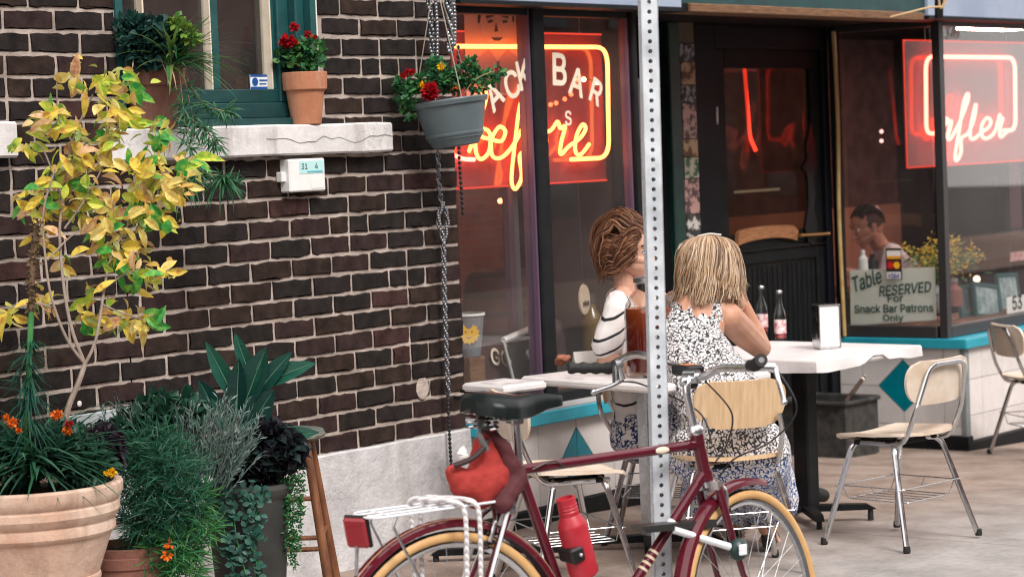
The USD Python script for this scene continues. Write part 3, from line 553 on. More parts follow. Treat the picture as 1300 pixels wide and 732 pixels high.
bp = [at(px, py, 11.75) for px, py in ((699, 133), (706, 131), (717, 126), (725, 120), (741, 101), (758, 105))]
obj('cord', tube(spline(bp, 5), .002, 5), M['ink'], sl)
for q in bp: obj('bulb', ball(q, .011, 2), lamp('warm_bulb', (1, .5, .2), 14.0), sl)
pl = thing('pendant_lamp', 'small round warm lamp glowing deep inside the left window', 'lamp')
obj('bulb', ball(at(635, 255, 12.9), .014, 2), lamp('orange_bulb', (1, .36, .12), 3.0), pl); obj('cord', rod(at(635, 251, 12.9), at(633, 60, 12.9), .003, 5), M['ink'], pl)
for i, (px, py) in enumerate(((1119, 167), (1119, 179))):
    w_ = thing('wall_lamp', ('upper' if i == 0 else 'lower') + ' of two small round pink lights inside the right window', 'lamp')
    obj('bulb', ball(at(px, py, 16), .013, 2), lamp('pink_bulb', (1, .45, .4), 1.2), w_); obj('bulb_holder', rod(at(px, py, 16.03), at(px, py, 16.12), .02, 8), BP, w_)

for i, (c, w_, col) in enumerate(((at(700, 34, 13.4), .22, (1, .42, .22)), (at(1262, 34, 18.0), .42, (1, .50, .38)))):  # lamps added high behind the fascia to brighten both rooms
    cl_ = thing('ceiling_lamp', ('left' if i == 0 else 'right') + ' added ceiling lamp brightening the room behind the neon sign ' + ('before' if i == 0 else 'after'), 'lamp')
    obj('lamp_shade', mv(box(-w_, w_, -.14, .14, .0, .03, .004), c), M['black_paint'], cl_); obj('diffuser', mv(box(-w_ + .02, w_ - .02, -.12, .12, -.02, -.001), c), lamp('lamp_diffuser_%d' % i, col, 26.0 if i == 0 else 42.0), cl_); obj('lamp_cord', rod(c + V([0, 0, .03]), V([c[0], c[1], 2.5]), .006, 6), M['ink'], cl_)
# ------------------------------------------------------------------ school chairs
M['cream_shell'] = pr('worn_cream_laminate', (.50, .36, .22), .42, col2=(.72, .62, .52), sc=5, det=9, rvar=.2, lo=.25, hi=.6)
M['blond_wood'] = pr('blond_plywood', (.54, .36, .20), .4, col2=(.66, .47, .29), sc=5, stretch=(1.5, 14, 1.5), rvar=.1)
M['rubber'] = pr('rubber', (.012, .012, .012), .7)
def shell(w, h, bend, th, rnd=.06, nx=16, ny=12, taper=0.0, dish=0.0):   # rounded sheet in xy, bent along y, thick along z
    xs = np.linspace(-1, 1, nx); ysn = np.linspace(-1, 1, ny); P = np.zeros((ny, nx, 3))
    for j, b in enumerate(ysn):
        yy = b * h / 2; e = max(0, abs(yy) - (h / 2 - rnd)); wl = w / 2 * (1 - taper * (b < 0) * abs(b)) - (rnd - math.sqrt(max(rnd * rnd - e * e, 0)))
        for i, a in enumerate(xs): P[j, i] = (a * wl, yy, bend * (a * wl / (w / 2)) ** 2 + dish * (b * b))
    top = P.reshape(-1, 3) + [0, 0, th / 2]; low = P.reshape(-1, 3) - [0, 0, th / 2]; n = len(top); f = []
    q = lambda j, i: j * nx + i
    for j in range(ny - 1):
        for i in range(nx - 1):
            a, b, c, d = q(j, i), q(j, i + 1), q(j + 1, i + 1), q(j + 1, i)
            f += [(a, b, c), (a, c, d), (n + a, n + c, n + b), (n + a, n + d, n + c)]
    ring = [q(0, i) for i in range(nx)] + [q(j, nx - 1) for j in range(1, ny)] + [q(ny - 1, i) for i in range(nx - 2, -1, -1)] + [q(j, 0) for j in range(ny - 2, 0, -1)]
    for a, b in zip(ring, ring[1:] + ring[:1]): f += [(a, n + a, n + b), (a, n + b, b)]
    return trimesh.Trimesh(np.vstack([top, low]), V(f), process=False)
def make_chair(label, wood, loc, rot, group, hoop=True):
    t = thing('school_chair', label, 'chair', loc, rot, group)
    seat = mv(shell(.40, .41, .012, .014, .09, dish=.006), (.01, 0, .452), rotm([0, 0, 1], -90) @ rotm([1, 0, 0], -2))
    p = seat.vertices; fr = np.clip((p[:, 0] - .12) / .1, 0, 1); p[:, 2] -= .022 * fr ** 2
    obj('seat', seat, wood, t)
    Rb = basis([0, 1, 0], [-.16, 0, .987], [.987, 0, .16])
    obj('backrest', mv(shell(*((.43, .185) if hoop else (.375, .19)), .03, .012, .07, taper=.12), (-.235, 0, .682), Rb), wood, t)
    C = M['chrome']
    if hoop: obj('back_frame', bent([(.13, -.155, .425), (-.15, -.165, .425), (-.215, -.165, .56), (-.268, -.125, .758), (-.268, .125, .758), (-.215, .165, .56), (-.15, .165, .425), (.13, .155, .425)], .0105, .05, 10, 6), C, t)
    else:
        for s in (-1, 1): obj('back_frame', bent([(.13, s * .155, .425), (-.15, s * .165, .425), (-.228, s * .165, .56), (-.236, s * .15, .64)], .0105, .05, 10, 6), C, t)
    for s in (-1, 1):
        obj('leg', bent([(.08, s * .05, .432), (.105, s * .165, .432), (.20, s * .255, .012)], [.0125] * 7, .05, 10, 5), C, t)
        obj('leg', bent([(-.07, s * .05, .430), (-.10, s * .165, .430), (-.215, s * .255, .012)], [.0125] * 7, .05, 10, 5), C, t)
        for x, y in ((.203, .2575), (-.2185, .2575)):
            obj('foot_cap', lathe([(0, 0), (.014, 0), (.016, .008), (.014, .028), (0, .028)], 12, (x, s * y, 0)), M['rubber'], t)
    obj('under_frame', [box(-.11, .12, s * .12 - .012, s * .12 + .012, .424, .442, .003) for s in (-1, 1)] + [box(-.09, -.06, -.17, .17, .418, .436, .003), box(.07, .10, -.17, .17, .418, .436, .003)], M['black_paint'], t)
    z = .185; w = .003; rk = [bent([(.155, -.19, z + .06), (.155, .19, z + .06), (-.16, .19, z + .06), (-.16, -.19, z + .06)], w, .02, 6, 4, True), bent([(.15, -.15, z), (.15, .15, z), (-.15, .15, z), (-.15, -.15, z)], w, .02, 6, 4, True)]
    for y in (-.09, -.03, .03, .09): rk.append(rod((.15, y, z), (-.15, y, z), w * .8, 6))
    for x in (.15, 0, -.15):
        for s in (-1, 1): rk.append(rod((x, s * .15, z), (x, s * .19, z + .06), w * .8, 6))
    for s in (-1, 1): rk += [rod((.155, s * .19, z + .06), (.163, s * .222, z + .06), w, 6), rod((-.16, s * .19, z + .06), (-.165, s * .222, z + .06), w, 6)]
    obj('book_rack', rk, M['steel'], t)
    return t
def gz(x, y): return (x, y, ground_z(x))
CH = 'school chairs around the tables'
ch_r1 = make_chair('empty cream school chair with chrome legs and wire book rack before the covered table', M['cream_shell'], gz(.07, -1.70), math.radians(83), CH)
c = at(1322, 463, 13.9); dup(ch_r1, 'cream school chair cut off by the right edge of the photo, by the turquoise sill', gz(c[0], c[1]), math.radians(-38), CH)
c = at(716, 598, 9.40); dup(ch_r1, 'pale school chair half hidden behind the bicycle frame and saddle', gz(c[0], c[1]), math.radians(-34), CH)
c = at(922, 592, 9.62); ch_b = make_chair('blond wood school chair carrying the woman in the patterned dress', M['blond_wood'], gz(c[0], c[1]), math.radians(50), CH, False)
CB = c
c = at(836, 566, 10.55); CA = c; dup(ch_b, 'blond wood school chair with the woman in stripes, behind the signpost', gz(c[0], c[1]), math.radians(-62), CH)
# ------------------------------------------------------------------ tables
M['laminate'] = pr('white_laminate', (.66, .63, .63), .32, col2=(.74, .72, .72), sc=5, det=8, rvar=.15)
def table(label, loc, rot, w, d, base_at, cloth, colmat, colw, up=0.0):
    loc = (loc[0], loc[1], loc[2] + up)
    t = thing('cafe_table', label, 'table', loc, rot, 'cafe tables')
    obj('tabletop', box(-w / 2, w / 2, -d / 2, d / 2, .705, .74, .006), M['laminate'], t)
    obj('table_edge', box(-w / 2 - .003, w / 2 + .003, -d / 2 - .003, d / 2 + .003, .712, .733, .003), M['laminate'], t)
    bx, by = base_at
    obj('pedestal', box(bx - colw, bx + colw, by - colw, by + colw, .05, .70, .008), colmat, t)
    obj('spider', [box(bx - .22, bx + .22, by - .02, by + .02, .69, .704), box(bx - .02, bx + .02, by - .22, by + .22, .69, .7035)], M['black_paint'], t)
    for a in (45, 135, 225, 315):
        foot = hull([(x, y, z) for x, y, z in ((.0, .03, .06), (.0, -.03, .06), (.0, .03, .03), (.0, -.03, .03), (.27, .022, .052), (.27, -.022, .052), (.31, .02, .028), (.31, -.02, .028), (.27, .02, .026), (.27, -.02, .026))])
        obj('foot', mv(foot, (bx, by, 0), rotm([0, 0, 1], a)), M['black_paint'], t)
        obj('glide', mv(lathe([(0, -.022 if cloth else 0), (.014, -.022 if cloth else 0), (.012, .03), (0, .03)], 10, (.285, 0, 0)), (bx, by, 0), rotm([0, 0, 1], a)), M['rubber'], t)
    return t
T1c, T1a = V([-.565, -.86]), math.radians(-11)
t1 = table('white cafe table with the brown jug on it, behind the bicycle handlebar', gz(*T1c), T1a, .64, .84, (0, 0), False, M['steel'], .03)
T2c = V([.50, -.94])
t2 = table('white covered cafe table on a black pedestal with two bottles and a napkin dispenser', gz(*T2c), math.radians(-4), .82, .82, (-.08, -.11), True, M['black_paint'], .042, .022)
q3 = on(640, 483, 2, .745)
table('small white cafe table half hidden behind the bicycle saddle at the left', gz(q3[0], q3[1]), math.radians(-11), .23, .26, (-.04, 0), False, M['steel'], .022)
# paper cloth on the second table, torn along its hem
w, d = .414, .414; per = []
for a, b in (((-w, -d), (w, -d)), ((w, -d), (w, d)), ((w, d), (-w, d)), ((-w, d), (-w, -d))):
    for q in np.linspace(0, 1, 22)[:-1]: per.append((a[0] + (b[0] - a[0]) * q, a[1] + (b[1] - a[1]) * q))
per = V(per); n = len(per); cen = per / np.linalg.norm(per, axis=1, keepdims=True)
hem = .052 + .02 * (noise(np.c_[per * 9, np.zeros(n)], 4) - .5)
tear = np.exp(-((per[:, 0] - .06) / .10) ** 2) * (per[:, 1] < -d + .01); hem = hem - .05 * tear * (.55 + .6 * noise(np.c_[per * 30, np.zeros(n)], 8)); hem = np.maximum(hem, .006)
zt_ = .7665 + ground_z(T2c[0]); rings = [np.c_[per * .5, np.full(n, zt_)], np.c_[per, np.full(n, zt_)], np.c_[per + cen * .006, np.full(n, zt_ - .006)], np.c_[per + cen * (.010 + .006 * np.sin(np.arange(n) * .9))[:, None], zt_ - hem]]
v = np.vstack(rings + [[[0, 0, zt_]]]); f = []
for k in range(3):
    for i in range(n): f += [(k * n + i, (k + 1) * n + i, (k + 1) * n + (i + 1) % n), (k * n + i, (k + 1) * n + (i + 1) % n, k * n + (i + 1) % n)]
f += [(4 * n, i, (i + 1) % n) for i in range(n)]
obj('table_cloth', mv(trimesh.Trimesh(v, V(f), process=False), (T2c[0], T2c[1], 0), rotm([0, 0, 1], -4)), pr('paper_cloth', (.60, .58, .58), .6, col2=(.70, .68, .68), sc=5, det=8, bump=.3, bsc=14, bd=.01), label='white paper cloth torn along its hem on the table with bottles', cat='tablecloth')
zT1 = .74 + ground_z(T1c[0]) + .001; zT2 = .7675 + ground_z(T2c[0])
def onz(px, py, z): return on(px, py, 2, z)
# jug
jp = onz(827, 477, zT1)
jug = thing('iced_tea_jug', 'big clear glass jug of red brown iced tea behind the signpost', 'jug', jp)
obj('glass_body', lathe([(0, .004), (.098, .004), (.104, .02), (.104, .27), (.098, .305), (.075, .34), (.056, .36), (.056, .385), (.060, .39), (.060, .40), (.053, .40), (.050, .36), (.070, .335), (.094, .30), (.0995, .27), (.0995, .025), (0, .02)], 40), pane('jug_glass', (.93, .92, .90), .0, 1.45), jug)
obj('tea', lathe([(0, .022), (.097, .025), (.0985, .03), (.0985, .262), (.0965, .285), (0, .286)], 40), usdkit.material(stage, '/World/Looks/iced_tea', {'tc': ('texture_coordinate', {}), 's': ('separate_xyz', {}), 'r': ('rgb_ramp', {'ramp': [(0, (.11, .006, .006)), (.5, (.16, .014, .006)), (1, (.36, .07, .012))]}), 'm': ('map_range', {'from_min': .06, 'from_max': .29}), 'p': ('principled_bsdf', {'roughness': .08, 'transmission_weight': .15, 'ior': 1.33})}, [('tc.object', 's.vector'), ('s.z', 'm.value'), ('m.result', 'r.fac'), ('r.color', 'p.base_color')], surface='p.BSDF'), jug)
obj('jug_lid', lathe([(0, .388), (.048, .388), (.062, .392), (.062, .41), (.05, .415), (0, .415)], 30), M['steel'], jug)
# table number card, cloth bundle
cp = onz(743, 462, zT1)
cd = thing('table_card', 'small white folded card with number 92 on the white table beside the jug', 'card', cp, math.radians(-30))
obj('card_face', hull([(-.055, -.02, 0), (.055, -.02, 0), (-.055, .0, .058), (.055, .0, .058), (-.055, -.018, 0), (.055, -.018, 0), (-.055, .002, .058), (.055, .002, .058)]), M['paper'], cd)
obj('card_back', hull([(-.055, .02, 0), (.055, .02, 0), (-.055, .0025, .058), (.055, .0025, .058), (-.055, .018, 0), (.055, .018, 0)]), M['paper'], cd)
obj('card_number', mv(text_mesh('92', .026, .0008, True), (-.05, -.0125, .012), rotm([1, 0, 0], 71)), M['ink'], cd)
bn = onz(715, 464, zT1)
nk = wobble(ball((0, 0, .026), .036, 4, (1.5, .8, .65)), .022, 22, 3)
tag(obj('cloth_napkin', mv(nk, bn), pr('terracotta_cloth', (.26, .09, .05), .8, col2=(.42, .17, .10), sc=14)), 'crumpled terracotta cloth napkin left of the number card', 'napkin')
# soda bottles
bprof = [(0, .004), (.026, .002), (.0285, .01), (.0285, .115), (.026, .135), (.015, .165), (.0125, .185), (.012, .215), (.0145, .217), (.0145, .228), (.010, .228), (.009, .19), (.024, .13), (.0265, .112), (.0265, .012), (0, .010)]
def bottle(px, py, label, fill):
    b = thing('soda_bottle', label, 'bottle', onz(px, py, zT2), group='soda bottles on the covered table')
    obj('bottle_glass', lathe(bprof, 24), M['clear_glass'], b)
    obj('bottle_label', lathe([(.0288, .035), (.0293, .035), (.0293, .10), (.0288, .10)], 24), pr('pink_label', (.55, .16, .19), .5, col2=(.78, .66, .65), sc=34, lo=.42, hi=.55), b)
    obj('soda', lathe([(0, .013), (.0255, .014), (.0255, fill), (0, fill)], 20), pr('soda_red', (.35, .05, .05), .1), b)
    obj('cap', lathe([(0, .226), (.015, .224), (.016, .234), (.013, .240), (0, .241)], 16), M['steel'], b)
bottle(991, 432, 'clear soda bottle with pink label, the right one of two, nearer the napkin dispenser', .04)
bottle(968, 424, 'clear soda bottle half hidden by the elbow of the woman in the dress', .09)
npos = onz(1050, 442, zT2)
nd = thing('napkin_dispenser', 'white and chrome napkin dispenser standing on the covered table', 'napkin dispenser', npos, math.radians(-40))
obj('napkins', box(-.047, .047, -.045, .045, .008, .196, .004), pr('napkin_white', (.82, .81, .80), .9), nd)
obj('dispenser_shell', [box(-.052, -.0475, -.05, .05, .003, .2, .001), box(.0475, .052, -.05, .05, .003, .2, .001), box(-.0475, .0475, -.045, .045, .001, .0075, .001), box(-.0475, .0475, -.05, .05, .1965, .202, .001)], M['chrome'], nd)
# ash box by the door
ab = thing('metal_trough', 'square dark weathered metal trough standing by the tiled wall at the door', 'trough')
a0 = ground_z(3.3) - .004
obj('trough_body', [box(3.18, 3.56, .36, .375, a0, a0 + .32), box(3.18, 3.56, .785, .80, a0, a0 + .32), box(3.18, 3.195, .375, .785, a0, a0 + .32), box(3.545, 3.56, .375, .785, a0, a0 + .32), box(3.195, 3.545, .375, .785, a0, a0 + .02)], pr('weathered_iron', (.015, .018, .018), .6, col2=(.06, .055, .05), sc=14, det=8, bump=.4, bsc=30), ab)
obj('trough_rim', bent([(3.17, .35, a0 + .325), (3.57, .35, a0 + .325), (3.57, .81, a0 + .325), (3.17, .81, a0 + .325)], .014, .02, 8, 3, True), mats['weathered_iron'], ab)
obj('trough_sand', box(3.195, 3.545, .375, .785, a0 + .02, a0 + .26), pr('sand', (.08, .065, .05), .95, col2=(.14, .11, .09), sc=30), ab)
bz = thing('wooden_stick', 'short dark stick with a pale tip leaning in the metal trough against the tiles', 'stick')
s0, s1 = at(1073, 511, 14.3), at(1097, 478, 14.45)
obj('shaft', rod(s0, s1, .016, 8, .012), pr('dark_stick', (.05, .025, .015), .6), bz); obj('tip', rod(s0 + (s1 - s0) * .88, s0 + (s1 - s0) * 1.02, .014, 8, .01), M['cream'], bz)
# ------------------------------------------------------------------ things in the windows
rs = thing('reserved_sign', 'white board hand lettered Table RESERVED For Snack Bar Patrons Only behind the glass', 'sign')
XS = CX + .03
def yz(px, py, x=XS): p = on(px, py, 0, x); return p[1], p[2]
q = [yz(*p) for p in ((1080, 413), (1188, 406), (1186, 339), (1079, 343))]
ob = hull([(XS + dx, y, z) for y, z in q for dx in (0, .008)])
obj('sign_board', ob, pr('cream_board', (.82, .83, .73), .55, col2=(.88, .88, .80), sc=5), rs)
Rr = basis([0, -1, 0], [0, 0, 1], [-1, 0, 0])
def sign_text(t, px0, px1, py, h, rot=0.0, mat=None, bold=True, par=rs, nm='lettering', x=XS - .0035, italic=0.0):
    y0, z0 = yz(px0, py, x); y1, _ = yz(px1, py, x)
    g = text_mesh(t, h, .001, bold); s = (y0 - y1) / (g.bounds[1][0] - g.bounds[0][0]); g.vertices[:, 0] = (g.vertices[:, 0] - g.bounds[0][0]) * s
    g.vertices[:, 0] += italic * g.vertices[:, 1]; g = mv(g, R=rotm([0, 0, 1], rot))
    obj(nm, mv(g, (x, y0, z0), Rr), mat or M['ink_green'], par)
sign_text('Table', 1083, 1122, 371, .088, 17, italic=.2); sign_text('RESERVED', 1116, 1182, 376, .060, 5, italic=.2); sign_text('For', 1127, 1147, 383, .042, 2)
sign_text('Snack Bar Patrons', 1085, 1185, 397, .046, 1.5); sign_text('Only', 1121, 1147, 407, .036, 1)
cs = thing('card_sticker', 'black edged sticker with three payment card emblems on the door side glass', 'sticker')
xc = CX - .001
def rect(px0, py0, px1, py1, x, th, mat, nm, par):
    a, b = yz(px0, py0, x), yz(px1, py1, x); return obj(nm, box(x, x + th, min(a[0], b[0]), max(a[0], b[0]), min(a[1], b[1]), max(a[1], b[1])), mat, par)
rect(1124, 315, 1145, 355, xc, .002, M['ink'], 'sticker_border', cs)
rect(1125.5, 318, 1143.5, 328.5, xc - .001, .0008, M['paper'], 'card_emblem', cs); rect(1125.5, 325, 1143.5, 328.5, xc - .0018, .0007, pr('emblem_orange', (.8, .35, .03), .5), 'emblem_band', cs)
rect(1125.5, 331, 1143.5, 342, xc - .001, .0008, pr('emblem_maroon', (.12, .01, .015), .5), 'card_emblem', cs)
for px, mname, cc in ((1130.5, 'emblem_red', (.6, .02, .02)), (1138.5, 'emblem_yellow', (.9, .5, .02))):
    y, z = yz(px, 336.5, xc); obj('emblem_disc', mv(lathe([(0, 0), (.021, 0), (.021, .0006), (0, .0006)], 20), (xc - .0018 - (.0008 if px > 1135 else 0), y, z), rotm([0, 1, 0], 90)), pr(mname, cc, .5), cs)
rect(1125.5, 345, 1143.5, 354, xc - .001, .0008, M['paper'], 'card_emblem', cs)
sign_text('VISA', 1127, 1142, 352.5, .026, 0, pr('emblem_blue', (.01, .03, .3), .5), True, cs, 'emblem_text', xc - .0025, .15)
# frames, card 53, bottles, plant behind the right glass
def frame(px0, py0, px1, py1, y, label, tilt, inner):
    a, b = on(px0, py1, 1, y), on(px1, py0, 1, y); w_, h_ = b[0] - a[0], b[2] - a[2]
    t = thing('picture_frame', label, 'picture frame', (a[0], y, a[2]), 0.0, 'frames leaning in the right window')
    Rx = rotm([1, 0, 0], -8) @ rotm([0, 1, 0], tilt)
    obj('frame', mv(cat_([box(0, w_, 0, .02, 0, .025), box(0, w_, 0, .02, h_ - .025, h_), box(0, .025, 0, .02, .025, h_ - .025), box(w_ - .025, w_, 0, .02, .025, h_ - .025)]), R=Rx), M['teal_paint'], t)
    obj('picture', mv(box(.02, w_ - .02, .006, .014, .02, h_ - .02), R=Rx), inner, t)
pt = pr('grey_print', (.10, .16, .17), .4, col2=(.35, .42, .42), sc=18)
frame(1240, 352, 1270, 402, .35, 'teal picture frame leaning in the right window, the middle one', 8, pt)
frame(1272, 343, 1297, 398, .45, 'tall teal picture frame in the right window beside the number card', 2, pt)
frame(1222, 362, 1237, 404, .40, 'narrow dark teal frame nearest the corner bar of the right window', -3, pr('dark_print', (.03, .05, .05), .4, col2=(.12, .16, .16), sc=14))
n53 = thing('number_card', 'white rounded card with number 53 behind the far right chair', 'card')
a, b = on(1279, 404, 1, .24), on(1312, 372, 1, .24)
obj('card_face', box(a[0], b[0], .24, .245, a[2], b[2], .002), M['paper'], n53); obj('card_number', mv(text_mesh('53', .085, .001, True), (a[0] + .06, .2375, a[2] + .05), rotm([1, 0, 0], 90)), M['ink'], n53)
wl = thing('pink_label', 'small pink card standing on top of the frames at the right edge', 'card')
a, b = on(1283, 332, 1, .5), on(1304, 318, 1, .5); obj('label_card', box(a[0], b[0], .5, .505, a[2], b[2]), pr('pink_paper', (.55, .33, .33), .7, col2=(.3, .1, .1), sc=30), wl)
def jar(px, py, z_, r, h, label, mat, cap, name='condiment_bottle', cat='bottle'):
    p = at(px, py, z_); t = thing(name, label, cat, p)
    obj('bottle_body', lathe([(0, 0), (r, 0), (r, h * .6), (r * .45, h * .75), (r * .4, h * .86), (0, h * .86)], 18), mat, t); obj('cap', lathe([(0, h * .86), (r * .5, h * .86), (r * .45, h), (0, h)], 14), cap, t)
jar(1096, 344, 14.95, .03, .13, 'white squeeze bottle beside the reading man in the window', M['paper'], M['paper'])
jar(1108, 345, 15.05, .035, .11, 'dark squat bottle in the window in front of the reading man', M['ink'], M['black_paint'])
jar(1212, 388, 14.9, .05, .17, 'rose tinted glass bottle behind the window corner bar', pr('rose_glass', (.22, .09, .08), .2), M['steel'])
lmp = thing('globe_lamp', 'small bright round lamp among the frames in the right window', 'lamp')
obj('globe', ball(at(1240, 354, 15.4), .022, 2), lamp('globe_light', (1, .7, .5), 1.6), lmp); obj('globe_stem', rod(at(1240, 358, 15.4), at(1240, 392, 15.4), .006, 6), BP, lmp)
spk = thing('wall_speaker', 'black upright cabinet on a pole hanging inside the right window', 'cabinet')
a = at(1278, 240, 16.3)
obj('cabinet', mv(box(-.10, .10, -.06, .06, -.30, .28, .02), a), M['black_paint'], spk); obj('cabinet_face', mv(box(-.085, .085, -.064, -.0605, -.26, .25, .002), a), pr('maroon_cloth', (.07, .02, .025), .8), spk); obj('pole', rod(a - V([0, 0, .3]), a - V([0, 0, .62]), .018, 8), BP, spk)
# left window things
ps = thing('portrait_poster', 'pale poster with a drawn portrait of a dark haired man above the neon sign', 'poster')
yP = .286
def pp(*pts): return Polygon([(on(px, py, 1, yP)[0], on(px, py, 1, yP)[2]) for px, py in pts])
def sheetp(nm, poly, k, mat): obj(nm, mv(trimesh.creation.extrude_polygon(poly, .0015, engine='earcut'), (0, yP - .0022 * k, 0), rotm([1, 0, 0], 90)), mat, ps)
skin_p = pr('poster_skin', (.62, .40, .34), .7); hair_p = pr('poster_hair', (.05, .02, .02), .7)
sheetp('poster_sheet', pp((588, -14), (670, -12), (672, 120), (592, 122)), 0, pr('poster_ground', (.60, .36, .31), .7))
sheetp('drawn_hair', pp((606, 30), (606, 4), (616, -8), (640, -8), (652, 6), (652, 28)), 1, hair_p)
sheetp('drawn_face', pp((608, 30), (611, 12), (622, 6), (640, 8), (649, 18), (649, 36), (643, 52), (631, 62), (618, 54), (610, 42)), 2, skin_p)
for e in ([(615, 21), (624, 18), (626, 21), (616, 24)], [(634, 18), (644, 21), (643, 24), (634, 21)], [(617, 27), (623, 25), (625, 28), (619, 30)], [(636, 27), (642, 26), (643, 29), (637, 30)], [(628, 29), (631, 40), (626, 41), (627, 36)], [(622, 48), (637, 48), (633, 52), (626, 52)]): sheetp('drawn_feature', pp(*e), 3, hair_p)
sheetp('drawn_collar', pp((596, 118), (606, 74), (620, 62), (631, 78), (644, 62), (660, 76), (668, 118)), 1, pr('poster_coat', (.45, .2, .18), .7)); sheetp('drawn_feature', pp((630, 78), (633, 78), (634, 118), (630, 118)), 2, hair_p)
sc_ = thing('sun_cup', 'grey paper cup printed with a yellow smiling sun inside the left window', 'cup')
cpx = on(603, 452, 1, .20); cpx = V([cpx[0], .23, cpx[2]])
obj('cup', mv(lathe([(0, 0), (.050, 0), (.072, .185), (.076, .19), (.070, .19), (.047, .004), (0, .004)], 28), cpx), pr('cup_grey', (.16, .17, .19), .5), sc_); obj('cup_rim', mv(lathe([(.072, .186), (.077, .186), (.077, .196), (.071, .196)], 28), cpx), M['paper'], sc_)
sd = unit(V([EYE[0] - cpx[0], EYE[1] - cpx[1], .5])); su = unit(V([0, 0, 1.0]) - sd * sd[2]); sr_ = np.cross(su, sd); Rs = basis(sr_, su, sd); sp_ = cpx + V([0, 0, .105]) + sd * .062
star = [((.050 if i % 2 else .041) * math.cos(i * math.pi / 14), (.050 if i % 2 else .041) * math.sin(i * math.pi / 14)) for i in range(28)]
obj('sun_print', mv(prism(star, .004), sp_, Rs), pr('sun_yellow', (.75, .42, .02), .6), sc_)
obj('sun_face', mv(cat_([mv(lathe([(0, 0), (.005, 0), (.005, .001), (0, .001)], 10), (x, .008, .0042)) for x in (-.014, .014)] + [prism([(-.018, -.012), (0, -.024), (.018, -.012), (0, -.018)], .0052)]), sp_, Rs), pr('sun_brown', (.35, .13, .02), .6), sc_)
ws = thing('wooden_stand', 'rough wooden block under the sun cup', 'stand'); obj('block', box(cpx[0] - .055, cpx[0] + .055, .185, .275, .541, cpx[2] - .001, .004), M['lintel_wood'], ws)
cb = thing('chalk_board', 'dark brown chalkboard with white letters GO in the left window', 'chalkboard')
a, b = on(606, 480, 1, .30), on(668, 430, 1, .30)
obj('board', hull([(a[0], .30, .541), (b[0], .30, .541), (a[0] + .03, .36, b[2]), (b[0], .36, b[2]), (a[0], .31, .541), (b[0], .31, .541), (a[0] + .03, .37, b[2]), (b[0], .37, b[2])]), pr('board_brown', (.045, .018, .016), .7), cb)
gl = on(627, 461, 1, .30); obj('lettering', mv(text_mesh('GO', .075, .001, True), (gl[0], .318, gl[2]), rotm([0, 1, 0], 12) @ rotm([1, 0, 0], 76)), M['cream'], cb)
nw = thing('speckled_board', 'tilted black and white speckled board with a pale edge in the left window', 'board')
c4 = [on(px, py, 1, .26) for px, py in ((638, 432), (684, 412), (684, 476), (652, 486))]
obj('board', hull([p + V([0, dy, 0]) for p in c4 for dy in (0, .012)]), pr('speckle', (.015, .015, .015), .7, col2=(.5, .5, .48), sc=16, det=8, lo=.58, hi=.66), nw)
obj('pale_edge', [tube([c4[0] - V([0, .004, 0]), c4[1] - V([0, .004, 0])], .016, 6), tube([c4[0] - V([0, .004, 0]), c4[3] - V([0, .004, 0])], .008, 6)], M['stone_sill'], nw)
rc = thing('round_chair_back', 'grey round chair back standing inside the left window', 'chair back')
a = on(604, 500, 1, .35); obj('back_hoop', bent([a + V([-.01, 0, -.1]), a + V([0, 0, .12]), a + V([.09, .03, .2]), a + V([.2, .06, .12]), a + V([.2, .06, -.1])], .018, .08, 8, 6), pr('grey_hoop', (.15, .2, .2), .5), rc); obj('back_panel', hull([a + V([.01, .01, -.1]), a + V([.02, .01, .1]), a + V([.09, .03, .18]), a + V([.18, .055, .1]), a + V([.18, .055, -.1]), a + V([.09, .02, -.1])]), pr('marbled', (.10, .10, .11), .5, col2=(.4, .4, .4), sc=14), rc)
ov = thing('oval_plaque', 'beige oval plaque with small writing hanging in the left window', 'plaque')
a = on(741, 380, 1, .30); obj('plaque', mv(lathe([(0, 0), (.052, 0), (.05, .008), (0, .010)], 28), a, rotm([1, 0, 0], 90) @ np.diag([.85, 1.45, 1])), pr('plaque_beige', (.45, .34, .24), .6, col2=(.55, .44, .33), sc=14), ov); obj('plaque_marks', [box(a[0] - .02 + .012 * i, a[0] - .013 + .012 * i, .284, .2895, a[2] - .03, a[2] - .012 + .006 * (i % 2)) for i in range(4)], M['ink'], ov); obj('plaque_cord', rod(a + V([0, 0, .07]), a + V([0, .02, 1.2]), .002, 5), M['ink'], ov)
jar(753, 450, 11.9, .055, .30, 'tall olive amber glass bottle in the left window beside the striped sleeve', pr('olive_glass', (.10, .065, .01), .15), M['ink'], 'glass_bottle')
for px, py, n_ in ((600, 478, 0),): pass
wo = thing('wall_shelf_goods', 'pale glass door cabinet with jars glowing inside at the right end of the left window', 'cabinet')
a, b = on(771, 232, 1, 1.1), on(800, 130, 1, 1.1)
obj('cabinet_back', box(a[0], b[0] + .2, 1.12, 1.14, a[2] - .5, b[2]), pr('cabinet_pale', (.42, .38, .40), .6, col2=(.2, .17, .18), sc=6), wo)
for i in range(4): obj('shelf', box(a[0], b[0] + .2, .98, 1.12, a[2] - .42 + .24 * i, a[2] - .405 + .24 * i), M['white_paint'], wo)
for i in range(10): obj('jar', lathe([(0, 0), (.03, 0), (.03, .1), (.02, .12), (0, .12)], 12, (a[0] + .05 + .07 * (i % 5), 1.05, a[2] - .404 + .24 * (i // 5 + 0))), (M['paper'], pr('jar_amber', (.4, .2, .03), .3), M['cream'])[i % 3], wo)
